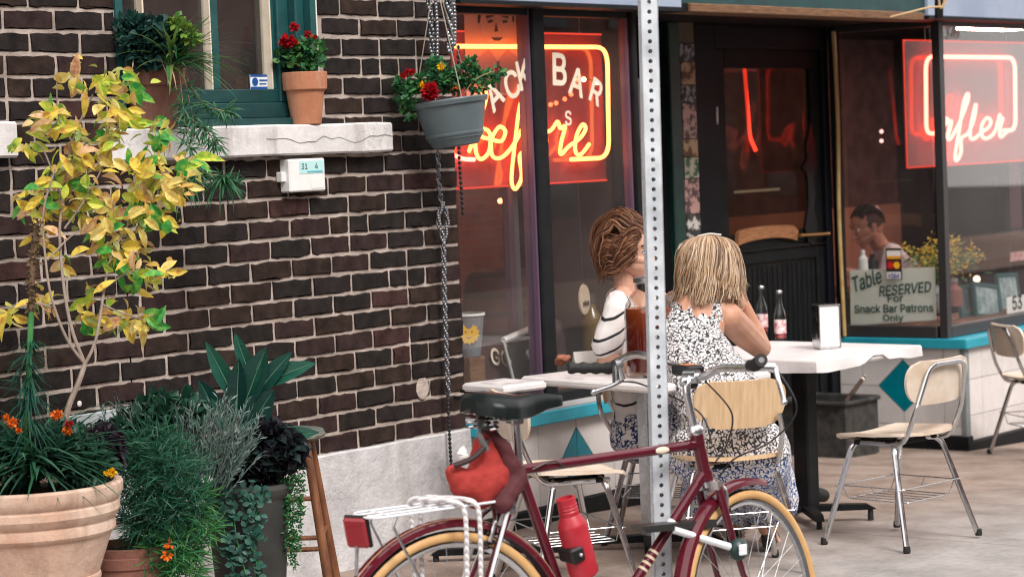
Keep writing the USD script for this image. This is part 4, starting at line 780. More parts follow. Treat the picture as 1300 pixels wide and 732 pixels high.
# ------------------------------------------------------------------ chains, beads
def beads(path, r, step, twist=0.0, k=1):
    P = np.asarray(path, float); s = np.r_[0, np.cumsum(np.linalg.norm(np.diff(P, axis=0), axis=1))]; out = []
    b = trimesh.creation.icosphere(1, 1.0)
    for i, d_ in enumerate(np.arange(0, s[-1], step)):
        p = V([np.interp(d_, s, P[:, j]) for j in range(3)])
        for q in range(k):
            a = twist * i + q * 2 * math.pi / k; o = V([math.cos(a), math.sin(a), 0]) * (r * .9 if k > 1 else 0)
            out.append(mv(trimesh.Trimesh(b.vertices * r * V([1, 1, 1.25]), b.faces, process=False), p + o))
    return cat_(out)
def links(path, r, step):
    P = np.asarray(path, float); s = np.r_[0, np.cumsum(np.linalg.norm(np.diff(P, axis=0), axis=1))]; out = []
    for i, d_ in enumerate(np.arange(0, s[-1], step)):
        p = V([np.interp(d_, s, P[:, j]) for j in range(3)]); a = i * 1.57 + .4
        x = V([math.cos(a), math.sin(a), 0]); th = np.linspace(0, 2 * math.pi, 9)[:-1]
        out.append(tube([p + x * r * math.cos(t) + V([0, 0, 1.0]) * step * .82 * math.sin(t) for t in th], r * .34, 5, True))
    return cat_(out)
yc = -.045
W_ = lambda px, py, y=yc: on(px, py, 1, y)
M['chain'] = pr('chain_metal', (.24, .25, .27), .3, .9)
hc = thing('long_chain', 'long metal chain with knotted beads hanging down the brick corner under the basket', 'chain')
obj('chain_links', links(spline([W_(556, 192), W_(557, 235), W_(562, 262)], 6), .010, .022), M['chain'], hc)
obj('bead_knot', [beads(spline([W_(562, 258), W_(556, 278), W_(561, 298), W_(563, 312)], 6), .007, .0125, .7, 2), beads(spline([W_(562, 258), W_(568, 280), W_(564, 305), W_(563, 312)], 6), .0065, .012, .7, 2)], M['chain'], hc)
obj('bead_rope', beads(spline([W_(563, 312), W_(565, 400), W_(569, 500)], 6), .0068, .0115, .9, 2), M['chain'], hc)
obj('bead_string', beads(spline([W_(568, 490), W_(571, 560), W_(573, 592)], 6), .008, .019), M['ink'], hc)
bs2 = thing('bead_string', 'thin string of dark beads hanging at the left edge of the shop window', 'bead string')
obj('beads', beads([on(582, 60, 1, .02), on(583, 200, 1, .02), on(588, 272, 1, .02)], .008, .022), M['ink'], bs2)
for i, (pa, pb, y, lab) in enumerate((((544, -8), (549, 100), -.10, 'silver bead strand hanging left of the flower basket, leftmost of the strands'), ((552, -8), (555, 76), -.12, 'silver bead strand hanging above the basket, second from the left'), ((569, -8), (571, 70), -.12, 'thick silver bead strand falling into the flower basket'), ((575, -8), (577, 60), -.10, 'silver bead strand hanging nearest the shop window'))):
    s_ = thing('bead_strand', lab, 'bead strand', group='bead strands above the basket')
    obj('beads', beads(spline([W_(*pa, y), W_((pa[0] + pb[0]) / 2 + 1.5, (pa[1] + pb[1]) / 2, y), W_(*pb, y)], 6), .0085 if i != 2 else .011, .0155, .8, 2 if i in (0, 2) else 1), M['chain'], s_)
# ------------------------------------------------------------------ signpost of perforated square tube
post = thing('signpost', 'galvanised square signpost full of round holes, standing in front of the tables', 'signpost')
pb, ptp = at(841, 735, 6.97), at(822, -12, 6.97)
dirp = unit(ptp - pb); base = pb - dirp * (pb[2] / dirp[2]); Lp = 3.0
px_ = unit(RIGHT - dirp * (RIGHT @ dirp)); px_ = unit(px_ * math.cos(.08) + np.cross(dirp, px_) * math.sin(.08)); py_ = np.cross(dirp, px_)
Rp = basis(px_, py_, dirp)
hw, ih, pitch_ = .0258, .0230, .0283
plate = sbox(-hw, 0, hw, Lp)
from shapely.geometry import Point
hz = [pitch_ * (i + .6) for i in range(int(Lp / pitch_) - 1)]
holes = trimesh.util.concatenate([])if False else None
def side(vis):
    p = plate
    if vis:
        from shapely.ops import unary_union
        p = plate.difference(unary_union([Point(0, z).buffer(.0062, 6) for z in hz]))
    return trimesh.creation.extrude_polygon(p, hw - ih, engine='earcut')
tops = []
for k_, a in enumerate((0, 90, 180, 270)):
    g = mv(side(True), (0, 0, ih), None); g = mv(g, R=basis([1, 0, 0], [0, 0, 1], [0, -1, 0])); g = mv(g, R=rotm([0, 0, 1], a)); tops.append(g)
obj('perforated_tube', mv(cat_(tops), base, Rp), M['galv'], post)

# ------------------------------------------------------------------ bicycle: u forward, v to the far side, z up; origin under the rear axle
AX0 = V([-3.935, -2.546]); BH = math.radians(-21.5)
bike = thing('bicycle', 'burgundy road bicycle with gumwall tyres, white rack and swept handlebar leaning on the signpost', 'bicycle', (AX0[0], AX0[1], 0.0), BH)
M['burgundy'] = pr('burgundy_enamel', (.075, .004, .012), .18, coat=.6, col2=(.10, .006, .016), sc=5)
M['gum'] = pr('gum_rubber', (.58, .33, .13), .6, col2=(.66, .41, .18), sc=10)
M['tyre'] = pr('tyre_black', (.012, .012, .012), .75, bump=.3, bsc=200)
M['alu'] = pr('bright_alloy', (.72, .73, .75), .22, 1.0, rvar=.08)
M['cable'] = pr('cable_black', (.01, .01, .01), .4)
M['saddle'] = pr('saddle_vinyl', (.006, .010, .010), .38, spec=.25)
M['pvc'] = pr('white_pvc', (.74, .76, .80), .35)
RW = .345
def ring(c, R, r, n=56, k=8, ax=None, flat=1.0, a0=0.0, a1=2 * math.pi):
    th = np.linspace(a0, a1, n + (abs(a1 - a0 - 2 * math.pi) > 1e-6), endpoint=abs(a1 - a0 - 2 * math.pi) > 1e-6)
    P = np.c_[c[0] + R * np.cos(th), np.full(len(th), c[1]), c[2] + R * np.sin(th)]
    return tube(P, r, k, closed=abs(a1 - a0 - 2 * math.pi) < 1e-6, flat=flat)
def wheel(parent, c, Rt):
    """Rt turns the wheel about the vertical through the point pv."""
    T = lambda g: mv(mv(g, (0, 0, 0)), c, Rt)
    w = obj('wheel', T(lathe_ring(.311, .298, .012)), M['alu'], parent)
    obj('tyre', T(lathe_tyre(.327, .0165, True)), M['tyre'], w); obj('tyre_wall', T(cat_([lathe_wall(.327, .0165, s) for s in (-1, 1)])), M['gum'], w)
    obj('hub', T(cat_([mv(lathe([(0, -.045), (.013, -.045), (.022, -.034), (.022, -.030), (.011, -.026), (.011, .026), (.022, .030), (.022, .034), (.013, .045), (0, .045)], 18), R=rotm([1, 0, 0], 90)), rod((0, -.07, 0), (0, .07, 0), .0055, 8)])), M['alu'], w)
    sp = []
    for i in range(36):
        a = i * 2 * math.pi / 36; s = 1 if i % 2 else -1; b = a + (1.15 if (i // 2) % 2 else -1.15)
        sp.append(rod((.021 * math.cos(b), s * .032, .021 * math.sin(b)), (.300 * math.cos(a), s * .003, .300 * math.sin(a)), .0011, 4))
    obj('spokes', T(cat_(sp)), M['steel'], w, kind='stuff')
    return w
def lathe_ring(Ro, Ri, hw_): return mv(lathe([(Ri, -hw_ * .6), (Ro - .004, -hw_), (Ro, -hw_), (Ro - .006, -hw_ * .5), (Ro - .006, hw_ * .5), (Ro, hw_), (Ro - .004, hw_), (Ri, hw_ * .6), (Ri, -hw_ * .6)], 72), R=rotm([1, 0, 0], 90))
def lathe_tyre(R, r, tread): return mv(lathe([(R + r * math.cos(t), r * math.sin(t)) for t in np.linspace(-.75, .75, 9)], 72), R=rotm([1, 0, 0], 90))
def lathe_wall(R, r, s): return mv(lathe([(R + r * .995 * math.cos(t), s * r * .995 * math.sin(t)) for t in np.linspace(.74, 2.5, 9)], 72), R=rotm([1, 0, 0], 90))
rear, front = V([0, 0, RW]), V([1.025, 0, RW])
HT, HB = V([.826, 0, .872]), V([.858, 0, .735])                           # head tube ends
steer_ax = unit(HT - HB); TURN = math.radians(21)
Rst = trimesh.transformations.rotation_matrix(TURN, steer_ax)[:3, :3]
def steer(g): return mv(mv(g, -HB), HB, Rst)
wheel(bike, rear, np.eye(3))
fw = HB + Rst @ (front - HB); wheel(bike, fw, Rst)
B = M['burgundy']
SC, BB = V([.236, 0, .828]), V([.425, 0, .275])
SEAT_T = unit(SC - BB)
obj('top_tube', rod(SC, V([.832, 0, .842]), .0145, 14), B, bike)
obj('down_tube', rod(V([.853, 0, .762]), BB, .0155, 14), B, bike)
obj('seat_tube', rod(BB, SC + SEAT_T * .012, .0155, 14), B, bike)
obj('head_tube', rod(HB, HT, .0185, 16), B, bike)
for g_ in [rod(HT - steer_ax * .03, HT, .0205, 16), rod(HB, HB + steer_ax * .03, .0205, 16), rod(V([.832, 0, .842]), V([.79, 0, .841]), .0165, 12), rod(V([.853, 0, .762]), V([.825, 0, .729]), .0175, 12)]: obj('head_lug', g_, B, bike)
for g_ in [mv(lathe([(0, 0), (.021, 0), (.024, .006), (.024, .014), (.017, .026), (0, .026)], 18), HT, trimesh.geometry.align_vectors([0, 0, 1], steer_ax)[:3, :3]), mv(lathe([(0, 0), (.023, 0), (.021, .016), (0, .016)], 18), HB - steer_ax * .016, trimesh.geometry.align_vectors([0, 0, 1], steer_ax)[:3, :3])]: obj('headset_cup', g_, M['alu'], bike)
obj('bottom_bracket', rod(BB + V([0, -.035, 0]), BB + V([0, .035, 0]), .021, 16), B, bike)
for s in (-1, 1):
    obj('seat_stay', tube([SC + V([.004, s * .016, -.012]), V([.13, s * .034, .62]), V([0.0, s * .062, RW])], [.008, .0085, .0065], 10), B, bike)
    obj('chain_stay', tube([BB + V([0, s * .025, 0]), V([.26, s * .034, .30]), V([0, s * .062, RW])], [.011, .010, .007], 10), B, bike)
    f0 = HB - steer_ax * .02 + V([0, s * .034, 0]); 
    obj('fork_blade', steer(tube([f0, f0 - steer_ax * .16 + V([0, s * .008, 0]), f0 - steer_ax * .27 + V([.006, s * .012, 0]), V([1.025, s * .052, RW])], [.0125, .011, .009, .0065], 12)), B, bike)
obj('fork_crown', steer(hull([HB - steer_ax * .012 + V([a, b, c_]) for a in (-.014, .014) for b in (-.045, .045) for c_ in (-.016, .008)])), M['alu'], bike)
# badges and bands on the frame
pd = lambda t: V([.853, 0, .762]) * (1 - t) + BB * t
for t0, t1, mt in ((.27, .30, M['pvc']), (.62, .645, M['pvc'])): obj('frame_band', rod(pd(t0), pd(t1), .0168, 14), mt, bike)
obj('frame_decal', [rod(pd(t), pd(t + .012), .0159, 14) for t in (.43, .46, .49, .52)], pr('decal_cream', (.55, .45, .33), .5), bike)
obj('frame_badge', ball(V([.70, -.012, .838]), .013, 2, (2.0, .4, .75)), M['cream'], bike)
# mudguards
def guard(c, R, a0, a1, T=None):
    n = 40; th = np.linspace(a0, a1, n); pr_ = [(-.026, -.016), (-.022, -.004), (-.010, .003), (0, .0045), (.010, .003), (.022, -.004), (.026, -.016)]
    v = [(c[0] + (R + q[1]) * math.cos(t), q[0], c[2] + (R + q[1]) * math.sin(t)) for t in th for q in pr_] + [(c[0] + (R + q[1] - .002) * math.cos(t), q[0] * .94, c[2] + (R + q[1] - .002) * math.sin(t)) for t in th for q in pr_]
    m_ = len(pr_); f = []; N = n * m_
    for i in range(n - 1):
        for j in range(m_ - 1):
            a, b, cc, d = i * m_ + j, i * m_ + j + 1, (i + 1) * m_ + j + 1, (i + 1) * m_ + j
            f += [(a, cc, b), (a, d, cc), (N + a, N + b, N + cc), (N + a, N + cc, N + d)]
    for i in range(n - 1):
        for j in (0, m_ - 1):
            a, d = i * m_ + j, (i + 1) * m_ + j; f += [(a, N + d, d), (a, N + a, N + d)]
    return trimesh.Trimesh(V(v), V(f), process=False)
obj('mudguard', guard(rear, .372, math.radians(-12), math.radians(200)), B, bike)
obj('mudguard', steer(guard(front, .372, math.radians(73), math.radians(215))), B, bike)
obj('guard_stripe', [ring(rear + V([0, -.0125, 0]), .3752, .0014, 40, 5, a0=math.radians(0), a1=math.radians(195))], pr('stripe_gold', (.5, .3, .2), .4), bike)
for g_ in [rod((0, s * .07, RW), (.372 * math.cos(a), s * .024, RW + .360 * math.sin(a)), .0024, 6) for s in (-1, 1) for a in (math.radians(150), math.radians(195))] + [steer(rod((1.025, s * .06, RW), (1.025 + .372 * math.cos(a), s * .024, RW + .36 * math.sin(a)), .0024, 6)) for s in (-1, 1) for a in (math.radians(190),)]: obj('guard_stay', g_, M['steel'], bike)
# saddle
SP = V([.228, 0, .965])
obj('seat_post', rod(SC, SP + V([.002, 0, 0]), .0125, 14), M['alu'], bike)
obj('seat_clamp', [rod(SC + V([-.005, -.024, .004]), SC + V([-.005, .024, .004]), .011, 12), mv(lathe([(0, 0), (.017, 0), (.017, .02), (0, .02)], 14), SC - V([0, 0, .008]))], M['alu'], bike)
xs_ = np.linspace(0, 1, 26); prof_u = .085 + .295 * xs_
half = np.interp(xs_, [0, .06, .2, .36, .5, .65, .85, .96, 1], [.045, .085, .102, .092, .06, .036, .024, .018, .006])
zt2 = np.interp(xs_, [0, .1, .3, .55, .8, 1], [1.040, 1.052, 1.046, 1.034, 1.032, 1.022]); dep = np.interp(xs_, [0, .1, .3, .6, 1], [.045, .062, .066, .056, .028])
v = []; K = 17
for i in range(26):
    for a in np.linspace(0, math.pi, K): v.append((prof_u[i], -half[i] * math.cos(a), zt2[i] - dep[i] * (1 - math.sin(a) ** .55)))
f = [(i * K + j, (i + 1) * K + j, (i + 1) * K + j + 1) for i in range(25) for j in range(K - 1)] + [(i * K + j, (i + 1) * K + j + 1, i * K + j + 1) for i in range(25) for j in range(K - 1)]
n0 = len(v); v += [(prof_u[i], 0, zt2[i] - dep[i] * .62) for i in range(26)]
f += [(i * K, n0 + i, n0 + i + 1) for i in range(25)] + [(i * K, n0 + i + 1, (i + 1) * K) for i in range(25)] + [(i * K + K - 1, n0 + i + 1, n0 + i) for i in range(25)] + [(i * K + K - 1, (i + 1) * K + K - 1, n0 + i + 1) for i in range(25)]
f += [(n0, j + 1, j) for j in range(K - 1)]
sad = obj('saddle', trimesh.Trimesh(V(v), V(f), process=False), M['saddle'], bike)
for g_ in [bent([(.12, s * .05, .995), (.16, s * .03, .972), (.27, s * .022, .972), (.345, s * .012, 1.0)], .0038, .03, 7) for s in (-1, 1)]: obj('saddle_rail', g_, M['chrome'], sad)
def coil(c, R, h, n): 
    t = np.linspace(0, 2 * math.pi * n, n * 12); return tube(np.c_[c[0] + R * np.cos(t), c[1] + R * np.sin(t), c[2] + h * t / t[-1]], .0032, 6)
for s in (-1, 1): obj('saddle_spring', coil((.125, s * .052, .948), .017, .05, 4), M['chrome'], sad)
obj('clamp_bolt', [rod((.228, -.03, .972), (.228, .03, .972), .009, 10), mv(box(-.02, .02, -.02, .02, -.010, .012, .004), SP)], M['chrome'], sad)
# stem, handlebar, grips, levers
STM = HT + steer_ax * .16
cl = V([.818, 0, 1.012]) + Rst @ V([.03, 0, 0])
obj('stem', [steer(rod(HT + steer_ax * .02, HT + steer_ax * .125, .0115, 14)), steer(tube(spline([HT + steer_ax * .115, HT + steer_ax * .15 + V([.012, 0, 0]), HT + steer_ax * .168 + V([.042, 0, 0])], 6), .012, 12)), steer(rod(HT + steer_ax * .168 + V([.045, -.022, 0]), HT + steer_ax * .168 + V([.045, .022, 0]), .0195, 16)), steer(mv(ball((0, 0, 0), .012, 2), HT + steer_ax * .158))], M['alu'], bike)
HCp = HB + Rst @ (HT + steer_ax * .168 + V([.045, 0, 0]) - HB)
LG0, LG1 = V([.690, .375, 1.050]), V([.765, .345, 1.045])
RG0, RG1 = V([.812, -.335, 1.098]), V([.835, -.285, 1.085])
barL = spline([HCp, HCp + V([.02, .10, .018]), HCp + V([-.02, .24, .052]), LG1 + V([.02, .01, .012]), LG1, LG0], 8)
barR = spline([HCp, HCp + V([.012, -.05, .004]), HCp + V([.010, -.13, .03]), RG1 + V([.004, .05, -.012]), RG1, RG0], 8)
obj('handlebar', [tube(barL, .0115, 12), tube(barR, .0115, 12)], M['alu'], bike)
def grip(a, b):
    n = 30; t = np.linspace(0, 1, n); P = a[None] * (1 - t)[:, None] + b[None] * t[:, None]
    return tube(P, .0165 + .0022 * np.sin(t * 2 * math.pi * 4.2), 14)
obj('grip', grip(LG0 + (LG0 - LG1) * .55, LG1 + (LG1 - LG0) * .35), M['rubber'], bike, label='black finger grip pointing back at the left')
obj('grip', grip(RG0 + (RG0 - RG1) * .5, RG1), M['rubber'], bike)
obj('grip_cap', [rod(RG0 + (RG0 - RG1) * .45, RG0 + (RG0 - RG1) * .55, .0175, 14)], M['rubber'], bike); obj('cap_ring', rod(RG0 + (RG0 - RG1) * .548, RG0 + (RG0 - RG1) * .57, .008, 12), M['alu'], bike)
def lever(p, q, e): return [rod(p, q, .011, 10), tube(spline([q, q * .6 + e * .4 + V([0, 0, -.004]), e], 6), [.007] * 7 + [.0065] * 5 + [.0055], 9), ball(e, .009, 2)]
c1 = LG1 * .75 + (HCp + V([-.02, .24, .052])) * .25
obj('brake_lever', lever(c1 + V([0, 0, .004]), c1 + V([.01, -.01, -.045]), V([.675, .300, .985])), M['alu'], bike)
obj('lever_clamp', [rod(c1 - V([.012, .0, 0]), c1 + V([.012, 0, 0]), .016, 12), mv(box(-.014, .014, -.012, .012, -.055, 0, .004), c1)], M['steel'], bike)
c2 = RG1 + V([.004, .02, -.004])
obj('brake_lever', lever(c2 + V([.0, -.006, .0]), c2 + V([.055, -.03, -.005]), V([.865, -.37, .985])), M['alu'], bike)
obj('lever_clamp', [rod(c2 - V([.0, .01, 0]), c2 + V([0, .012, 0]), .0165, 12)], M['cable'], bike)
for g_ in [tube(spline([c2 + V([.06, -.03, -.01]), V([.93, -.34, .96]), V([.93, -.22, .86]), V([.90, -.08, .80]), V([.885, -.02, .74])], 9), .0026, 6), tube(spline([HCp + V([.01, -.05, -.01]), V([.91, -.06, .93]), V([.905, -.04, .84]), V([.87, -.03, .79])], 9), .0026, 6),
     tube(spline([c1 + V([.01, -.01, -.05]), V([.80, .22, 1.0]), V([.87, .05, .93]), V([.88, .0, .84])], 9), .0026, 6), tube(spline([SC + V([.03, -.018, .0]), V([.33, -.02, .845]), V([.37, -.018, .825])], 8), .0024, 6)]: obj('brake_cable', g_, M['cable'], bike)
# black phone pouch / light on the stem
obj('light_mount', [mv(box(-.03, .03, -.045, .045, -.014, .016, .006), HCp + V([.025, .055, .012])), mv(box(-.016, .016, -.016, .016, -.04, .0, .004), HCp + V([.03, .05, .0]))], M['cable'], bike)
obj('light_lens', mv(box(-.018, .018, -.02, .02, .0165, .019, .001), HCp + V([.025, .055, .012])), pr('amber_lens', (.6, .22, .1), .3), bike)
# brakes, cranks, chain
for g_ in [steer(tube(spline([HB + V([.012, s * .004, -.005]), HB + V([.028, s * .040, -.03]), HB + V([.035, s * .036, -.085])], 6), .006, 8)) for s in (-1, 1)] + [tube(spline([V([.148, s * .004, .735]), V([.128, s * .042, .70]), V([.115, s * .034, .650])], 6), .006, 8) for s in (-1, 1)]: obj('brake_caliper', g_, M['alu'], bike)
for g_ in [mv(box(-.022, .022, -.006, .006, -.006, .006, .002), p) for p in (V([.115, -.022, .645]), V([.115, .022, .645]), fw + V([-.10, -.02, .295]))]: obj('brake_pad', g_, M['rubber'], bike)
obj('chain_ring', [mv(lathe([(.072, -.002), (.090, -.002), (.090, .002), (.072, .002), (.072, -.002)], 40), BB + V([0, -.05, 0]), rotm([1, 0, 0], 90)), rod(BB + V([0, -.05, 0]), BB + V([.12, -.06, -.12]), .009, 8), rod(BB + V([0, .05, 0]), BB + V([-.12, .06, .12]), .009, 8)], M['alu'], bike)
for g_ in [mv(box(-.045, .045, -.045, .045, -.01, .01, .004), BB + V([.12, -.11, -.12])), mv(box(-.045, .045, -.045, .045, -.01, .01, .004), BB + V([-.12, .11, .12]))]: obj('pedal', g_, M['cable'], bike)
obj('drive_chain', [tube([BB + V([0, -.05, .088]), V([0, -.045, RW + .035])], .004, 5), tube([BB + V([0, -.05, -.088]), V([0, -.045, RW - .035])], .004, 5)], M['steel'], bike)
obj('sprocket', mv(lathe([(0, 0), (.036, 0), (.034, .008), (.028, .02), (0, .02)], 20), rear + V([0, -.05, 0]), rotm([1, 0, 0], 90)), M['steel'], bike)
# rear rack, reflector
rz = .760
rackp = [bent([(.20, -.012, .735), (.16, -.058, rz), (-.235, -.066, rz - .004), (-.262, -.03, rz - .004), (-.262, .03, rz - .004), (-.235, .066, rz - .004), (.16, .058, rz), (.20, .012, .735)], .0036, .03, 8, 5), rod((.16, -.022, rz), (-.26, -.022, rz - .004), .0028, 7), rod((.16, .022, rz), (-.26, .022, rz - .004), .0028, 7)]
rackp += [rod((x, -.060, rz - .002), (x, .060, rz - .002), .003, 7) for x in (.10, -.05, -.20)]
rk = obj('rear_rack', rackp, M['pvc'], bike)
for g_ in [bent([(.17, s * .058, rz - .002), (.155, s * .062, .72), (.015, s * .075, .36)], .005, .03, 8) for s in (-1, 1)]: obj('rack_strut', g_ , M['pvc'], rk)
for g_ in [bent([(-.18, s * .064, rz - .006), (-.195, s * .066, rz - .03), (-.02, s * .075, .37)], .0042, .02, 7) for s in (-1, 1)]: obj('rack_leg', g_, M['steel'], rk)
obj('rack_clamp', [mv(box(-.014, .014, -.02, .02, -.02, .02, .004), (.185, -.02, .735)), rod((.19, -.04, .735), (.19, .04, .735), .006, 8)], M['alu'], rk)
Rf = rotm([0, 0, 1], 32) @ rotm([0, 1, 0], -14)
rf = obj('reflector', mv(mv(box(-.012, .0, -.034, .034, -.042, .042, .007), R=Rf), (-.268, -.004, .716)), pr('reflector_red', (.24, .003, .010), .15, coat=.4), bike, label='big red rear reflector')
obj('reflector_edge', mv(mv(box(.0005, .012, -.037, .037, -.045, .045, .004), R=Rf), (-.268, -.004, .716)), M['cable'], rf)
obj('reflector_bracket', rod((-.262, 0, rz - .004), (-.275, 0, .60), .005, 7), M['steel'], rf)
# frame bracket and lock on the down tube, pump
LK = pd(.33)
obj('lock_mount', [mv(hull([(-.045, -.034, .0), (.20, -.03, -.012), (-.06, -.03, .018), (.20, -.022, .010), (-.045, .030, .0), (.15, .03, -.01), (-.06, .03, .018), (.15, .03, .010)]), V([.655, -.02, .618]))], M['cable'], bike)
obj('lock_bar', tube([V([.705, -.05, .615]), V([.89, -.075, .545])], .0105, 12), M['pvc'], bike)
obj('lock_head', [ball(V([.905, -.078, .540]), .031, 3, (1, .8, 1.05)), mv(box(-.02, .02, -.012, .012, -.02, .02, .005), V([.905, -.062, .540]))], pr('lock_teal_black', (.01, .03, .03), .4), bike)
obj('lock_face', mv(box(-.014, .014, -.003, .003, -.016, .016, .003), V([.902, -.104, .542])), M['pvc'], bike)
bot = thing('thermos_flask', 'red ribbed vacuum bottle strapped to the seat tube of the bicycle', 'bottle', (AX0[0], AX0[1], 0), BH)
ba = unit(V([.398, 0, .540]) - V([.352, 0, .735])); b0 = V([.402, -.05, .522])
Rb_ = trimesh.geometry.align_vectors([0, 0, 1], -ba)[:3, :3]
red = pr('red_plastic', (.36, .013, .025), .45, col2=(.46, .03, .045), sc=12, rvar=.1)
obj('flask_body', mv(lathe([(0, 0), (.034, 0), (.040, .006), (.042, .02), (.042, .145), (.040, .155), (.030, .175), (.027, .18)], 32), b0, Rb_), red, bot)
obj('flask_neck', mv(lathe([(.0275, .176), (.0285, .19), (.0265, .193), (.0285, .198), (.0265, .203), (.028, .208), (.026, .212), (.027, .228), (.021, .229), (.019, .20), (0, .198)], 28), b0, Rb_), red, bot)
obj('flask_strap', [mv(box(-.050, -.006, -.046, .03, .055, .098, .006), b0, Rb_)], M['cable'], bot)
obj('strap_stud', mv(ball((-.022, -.048, .076), .006, 2), b0, Rb_), M['steel'], bot)
# saddle bag
bag = thing('saddle_bag', 'slouching red cloth drawstring bag hung under the saddle', 'bag', (AX0[0], AX0[1], 0), BH)
bm = chain([[(V([.10, -.01, .80]), .062), (V([.155, 0, .825]), .055)], [(V([.10, -.01, .80]), .06), (V([.055, -.02, .808]), .045)], [(V([.13, 0, .84]), .052), (V([.125, 0, .905]), .028)], [(V([.125, 0, .90]), .03), (V([.145, 0, .945]), .016)], [(V([.055, -.02, .805]), .042), (V([.018, -.02, .845]), .022)], [(V([.155, .01, .82]), .05), (V([.19, .03, .80]), .035)]], .008, 10)
bm = wobble(wobble(bm, .012, 13, 9), .004, 40, 5)
obj('bag_body', bm, pr('red_canvas', (.29, .020, .016), .85, col2=(.42, .04, .03), sc=9, bump=.4, bsc=160), bag, smooth=True)
obj('bag_flap', [tube(spline([V([.005, -.05, .868]), V([.05, -.062, .882]), V([.09, -.058, .905]), V([.12, -.035, .925])], 6), .008, 8)], pr('dark_trim', (.03, .012, .014), .7), bag)
sidep = wobble(chain([[(V([.17, -.028, .90]), .02), (V([.205, -.03, .81]), .032)], [(V([.205, -.03, .81]), .032), (V([.15, -.05, .755]), .03)], [(V([.145, -.02, .94]), .016), (V([.17, -.028, .90]), .02)]], .008, 8), .008, 25, 2)
obj('bag_side', sidep, pr('maroon_canvas', (.07, .012, .016), .8, col2=(.11, .02, .024), sc=9), bag)
obj('bag_strap', [bent([(.105, -.055, .90), (.085, -.05, .94), (.11, -.035, .965), (.135, -.02, .985)], .009, .03, 8), bent([(.15, .02, .94), (.14, .03, .97), (.13, .03, .99)], .008, .02, 8)], pr('grey_strap', (.10, .09, .09), .8), bag)
obj('bag_buckle', [mv(box(-.012, .012, -.02, .02, -.02, .02, .005), (.115, -.03, .968)), ball(V([.098, -.06, .965]), .013, 2)], M['cable'], bag)
obj('tissue', wobble(ball(V([.045, -.03, .892]), .014, 3, (1.1, .7, 1.2)), .010, 50, 3), M['paper'], bag)
# white rope looped over the rack
rope = thing('white_rope', 'white braided rope looped over the bicycle rack and hanging in front of the rear wheel', 'rope', (AX0[0], AX0[1], 0), BH)
rm = usdkit.material(stage, '/World/Looks/braided_rope', {'tc': ('texture_coordinate', {}), 'w': ('wave_texture', {'wave_type': 'bands', 'bands_direction': 'diagonal', 'scale': 34.0, 'distortion': .6}), 'r': ('rgb_ramp', {'ramp': [(.2, (.55, .5, .5)), (.55, (.80, .79, .80))]}), 'b': ('bump', {'strength': .7, 'distance': .003}), 'p': ('principled_bsdf', {'roughness': .75})}, [('tc.object', 'w.vector'), ('w.fac', 'r.fac'), ('r.color', 'p.base_color'), ('w.fac', 'b.height'), ('b.normal', 'p.normal')], surface='p.BSDF')
for dx in (0, .042):
    obj('rope_strand', tube(spline([(-.075 + dx * .6, .054, .50), (-.072 + dx * .6, .056, .70), (-.075 + dx, .06, .770), (-.05 + dx, .0, .778), (-.012 + dx, -.06, .776), (.012 + dx, -.078, .758), (.018 + dx, -.080, .70), (.020 + dx, -.070, .56), (.018 + dx, -.072, .42)], 8), .0066, 9), rm, rope)
obj('rope_knot', wobble(ball(V([.035, -.071, .535]), .014, 2, (1, .8, 1.6)), .004, 60, 2), rm, rope)
# ------------------------------------------------------------------ people
M['skin'] = pr('skin', (.55, .30, .21), .5, col2=(.62, .36, .265), sc=9, bump=.12, bsc=220, bd=.001)
M['skin_tan'] = pr('skin_tanned', (.47, .235, .15), .5, col2=(.54, .285, .19), sc=9, bump=.12, bsc=220, bd=.001)
M['skin_red'] = pr('skin_warm', (.42, .17, .11), .5, col2=(.48, .21, .14), sc=9)
def frame_of(fwd, up=(0, 0, 1)):
    x = unit(fwd); y = unit(np.cross(up, x)); return basis(x, y, np.cross(x, y))
def head_bones(c, R, k=1.0):
    T = lambda x, y, z: V(c) + R @ (V([x, y, z]) * k); r = lambda a: a * k
    sk = [[(T(-.018, 0, .032), r(.082)), (T(.022, 0, .036), r(.070)), (T(-.03, 0, .0), r(.072))],
          [(T(.030, 0, .03), r(.060)), (T(.058, .018, -.055), r(.030)), (T(.058, -.018, -.055), r(.030)), (T(.066, 0, -.094), r(.019)), (T(.0, .05, -.045), r(.022)), (T(.0, -.05, -.045), r(.022))],
          [(T(.070, .030, -.030), r(.020)), (T(.035, .052, -.02), r(.02))], [(T(.070, -.030, -.030), r(.020)), (T(.035, -.052, -.02), r(.02))],
          [(T(.082, .03, .026), r(.012)), (T(.088, 0, .03), r(.012))], [(T(.082, -.03, .026), r(.012)), (T(.088, 0, .03), r(.012))],
          [(T(.088, 0, .012), r(.009)), (T(.112, 0, -.028), r(.0105))], [(T(.112, 0, -.028), r(.0105)), (T(.094, .012, -.034), r(.008)), (T(.094, -.012, -.034), r(.008))],
          [(T(.090, .016, -.058), r(.0075)), (T(.096, 0, -.055), r(.008)), (T(.090, -.016, -.058), r(.0075))], [(T(.089, .014, -.068), r(.0078)), (T(.094, 0, -.069), r(.0085)), (T(.089, -.014, -.068), r(.0078))]]
    for s in (-1, 1): sk.append([(T(-.008, s * .080, .012), r(.010)), (T(-.016, s * .084, .0), r(.012)), (T(-.002, s * .078, -.026), r(.008))])
    return sk
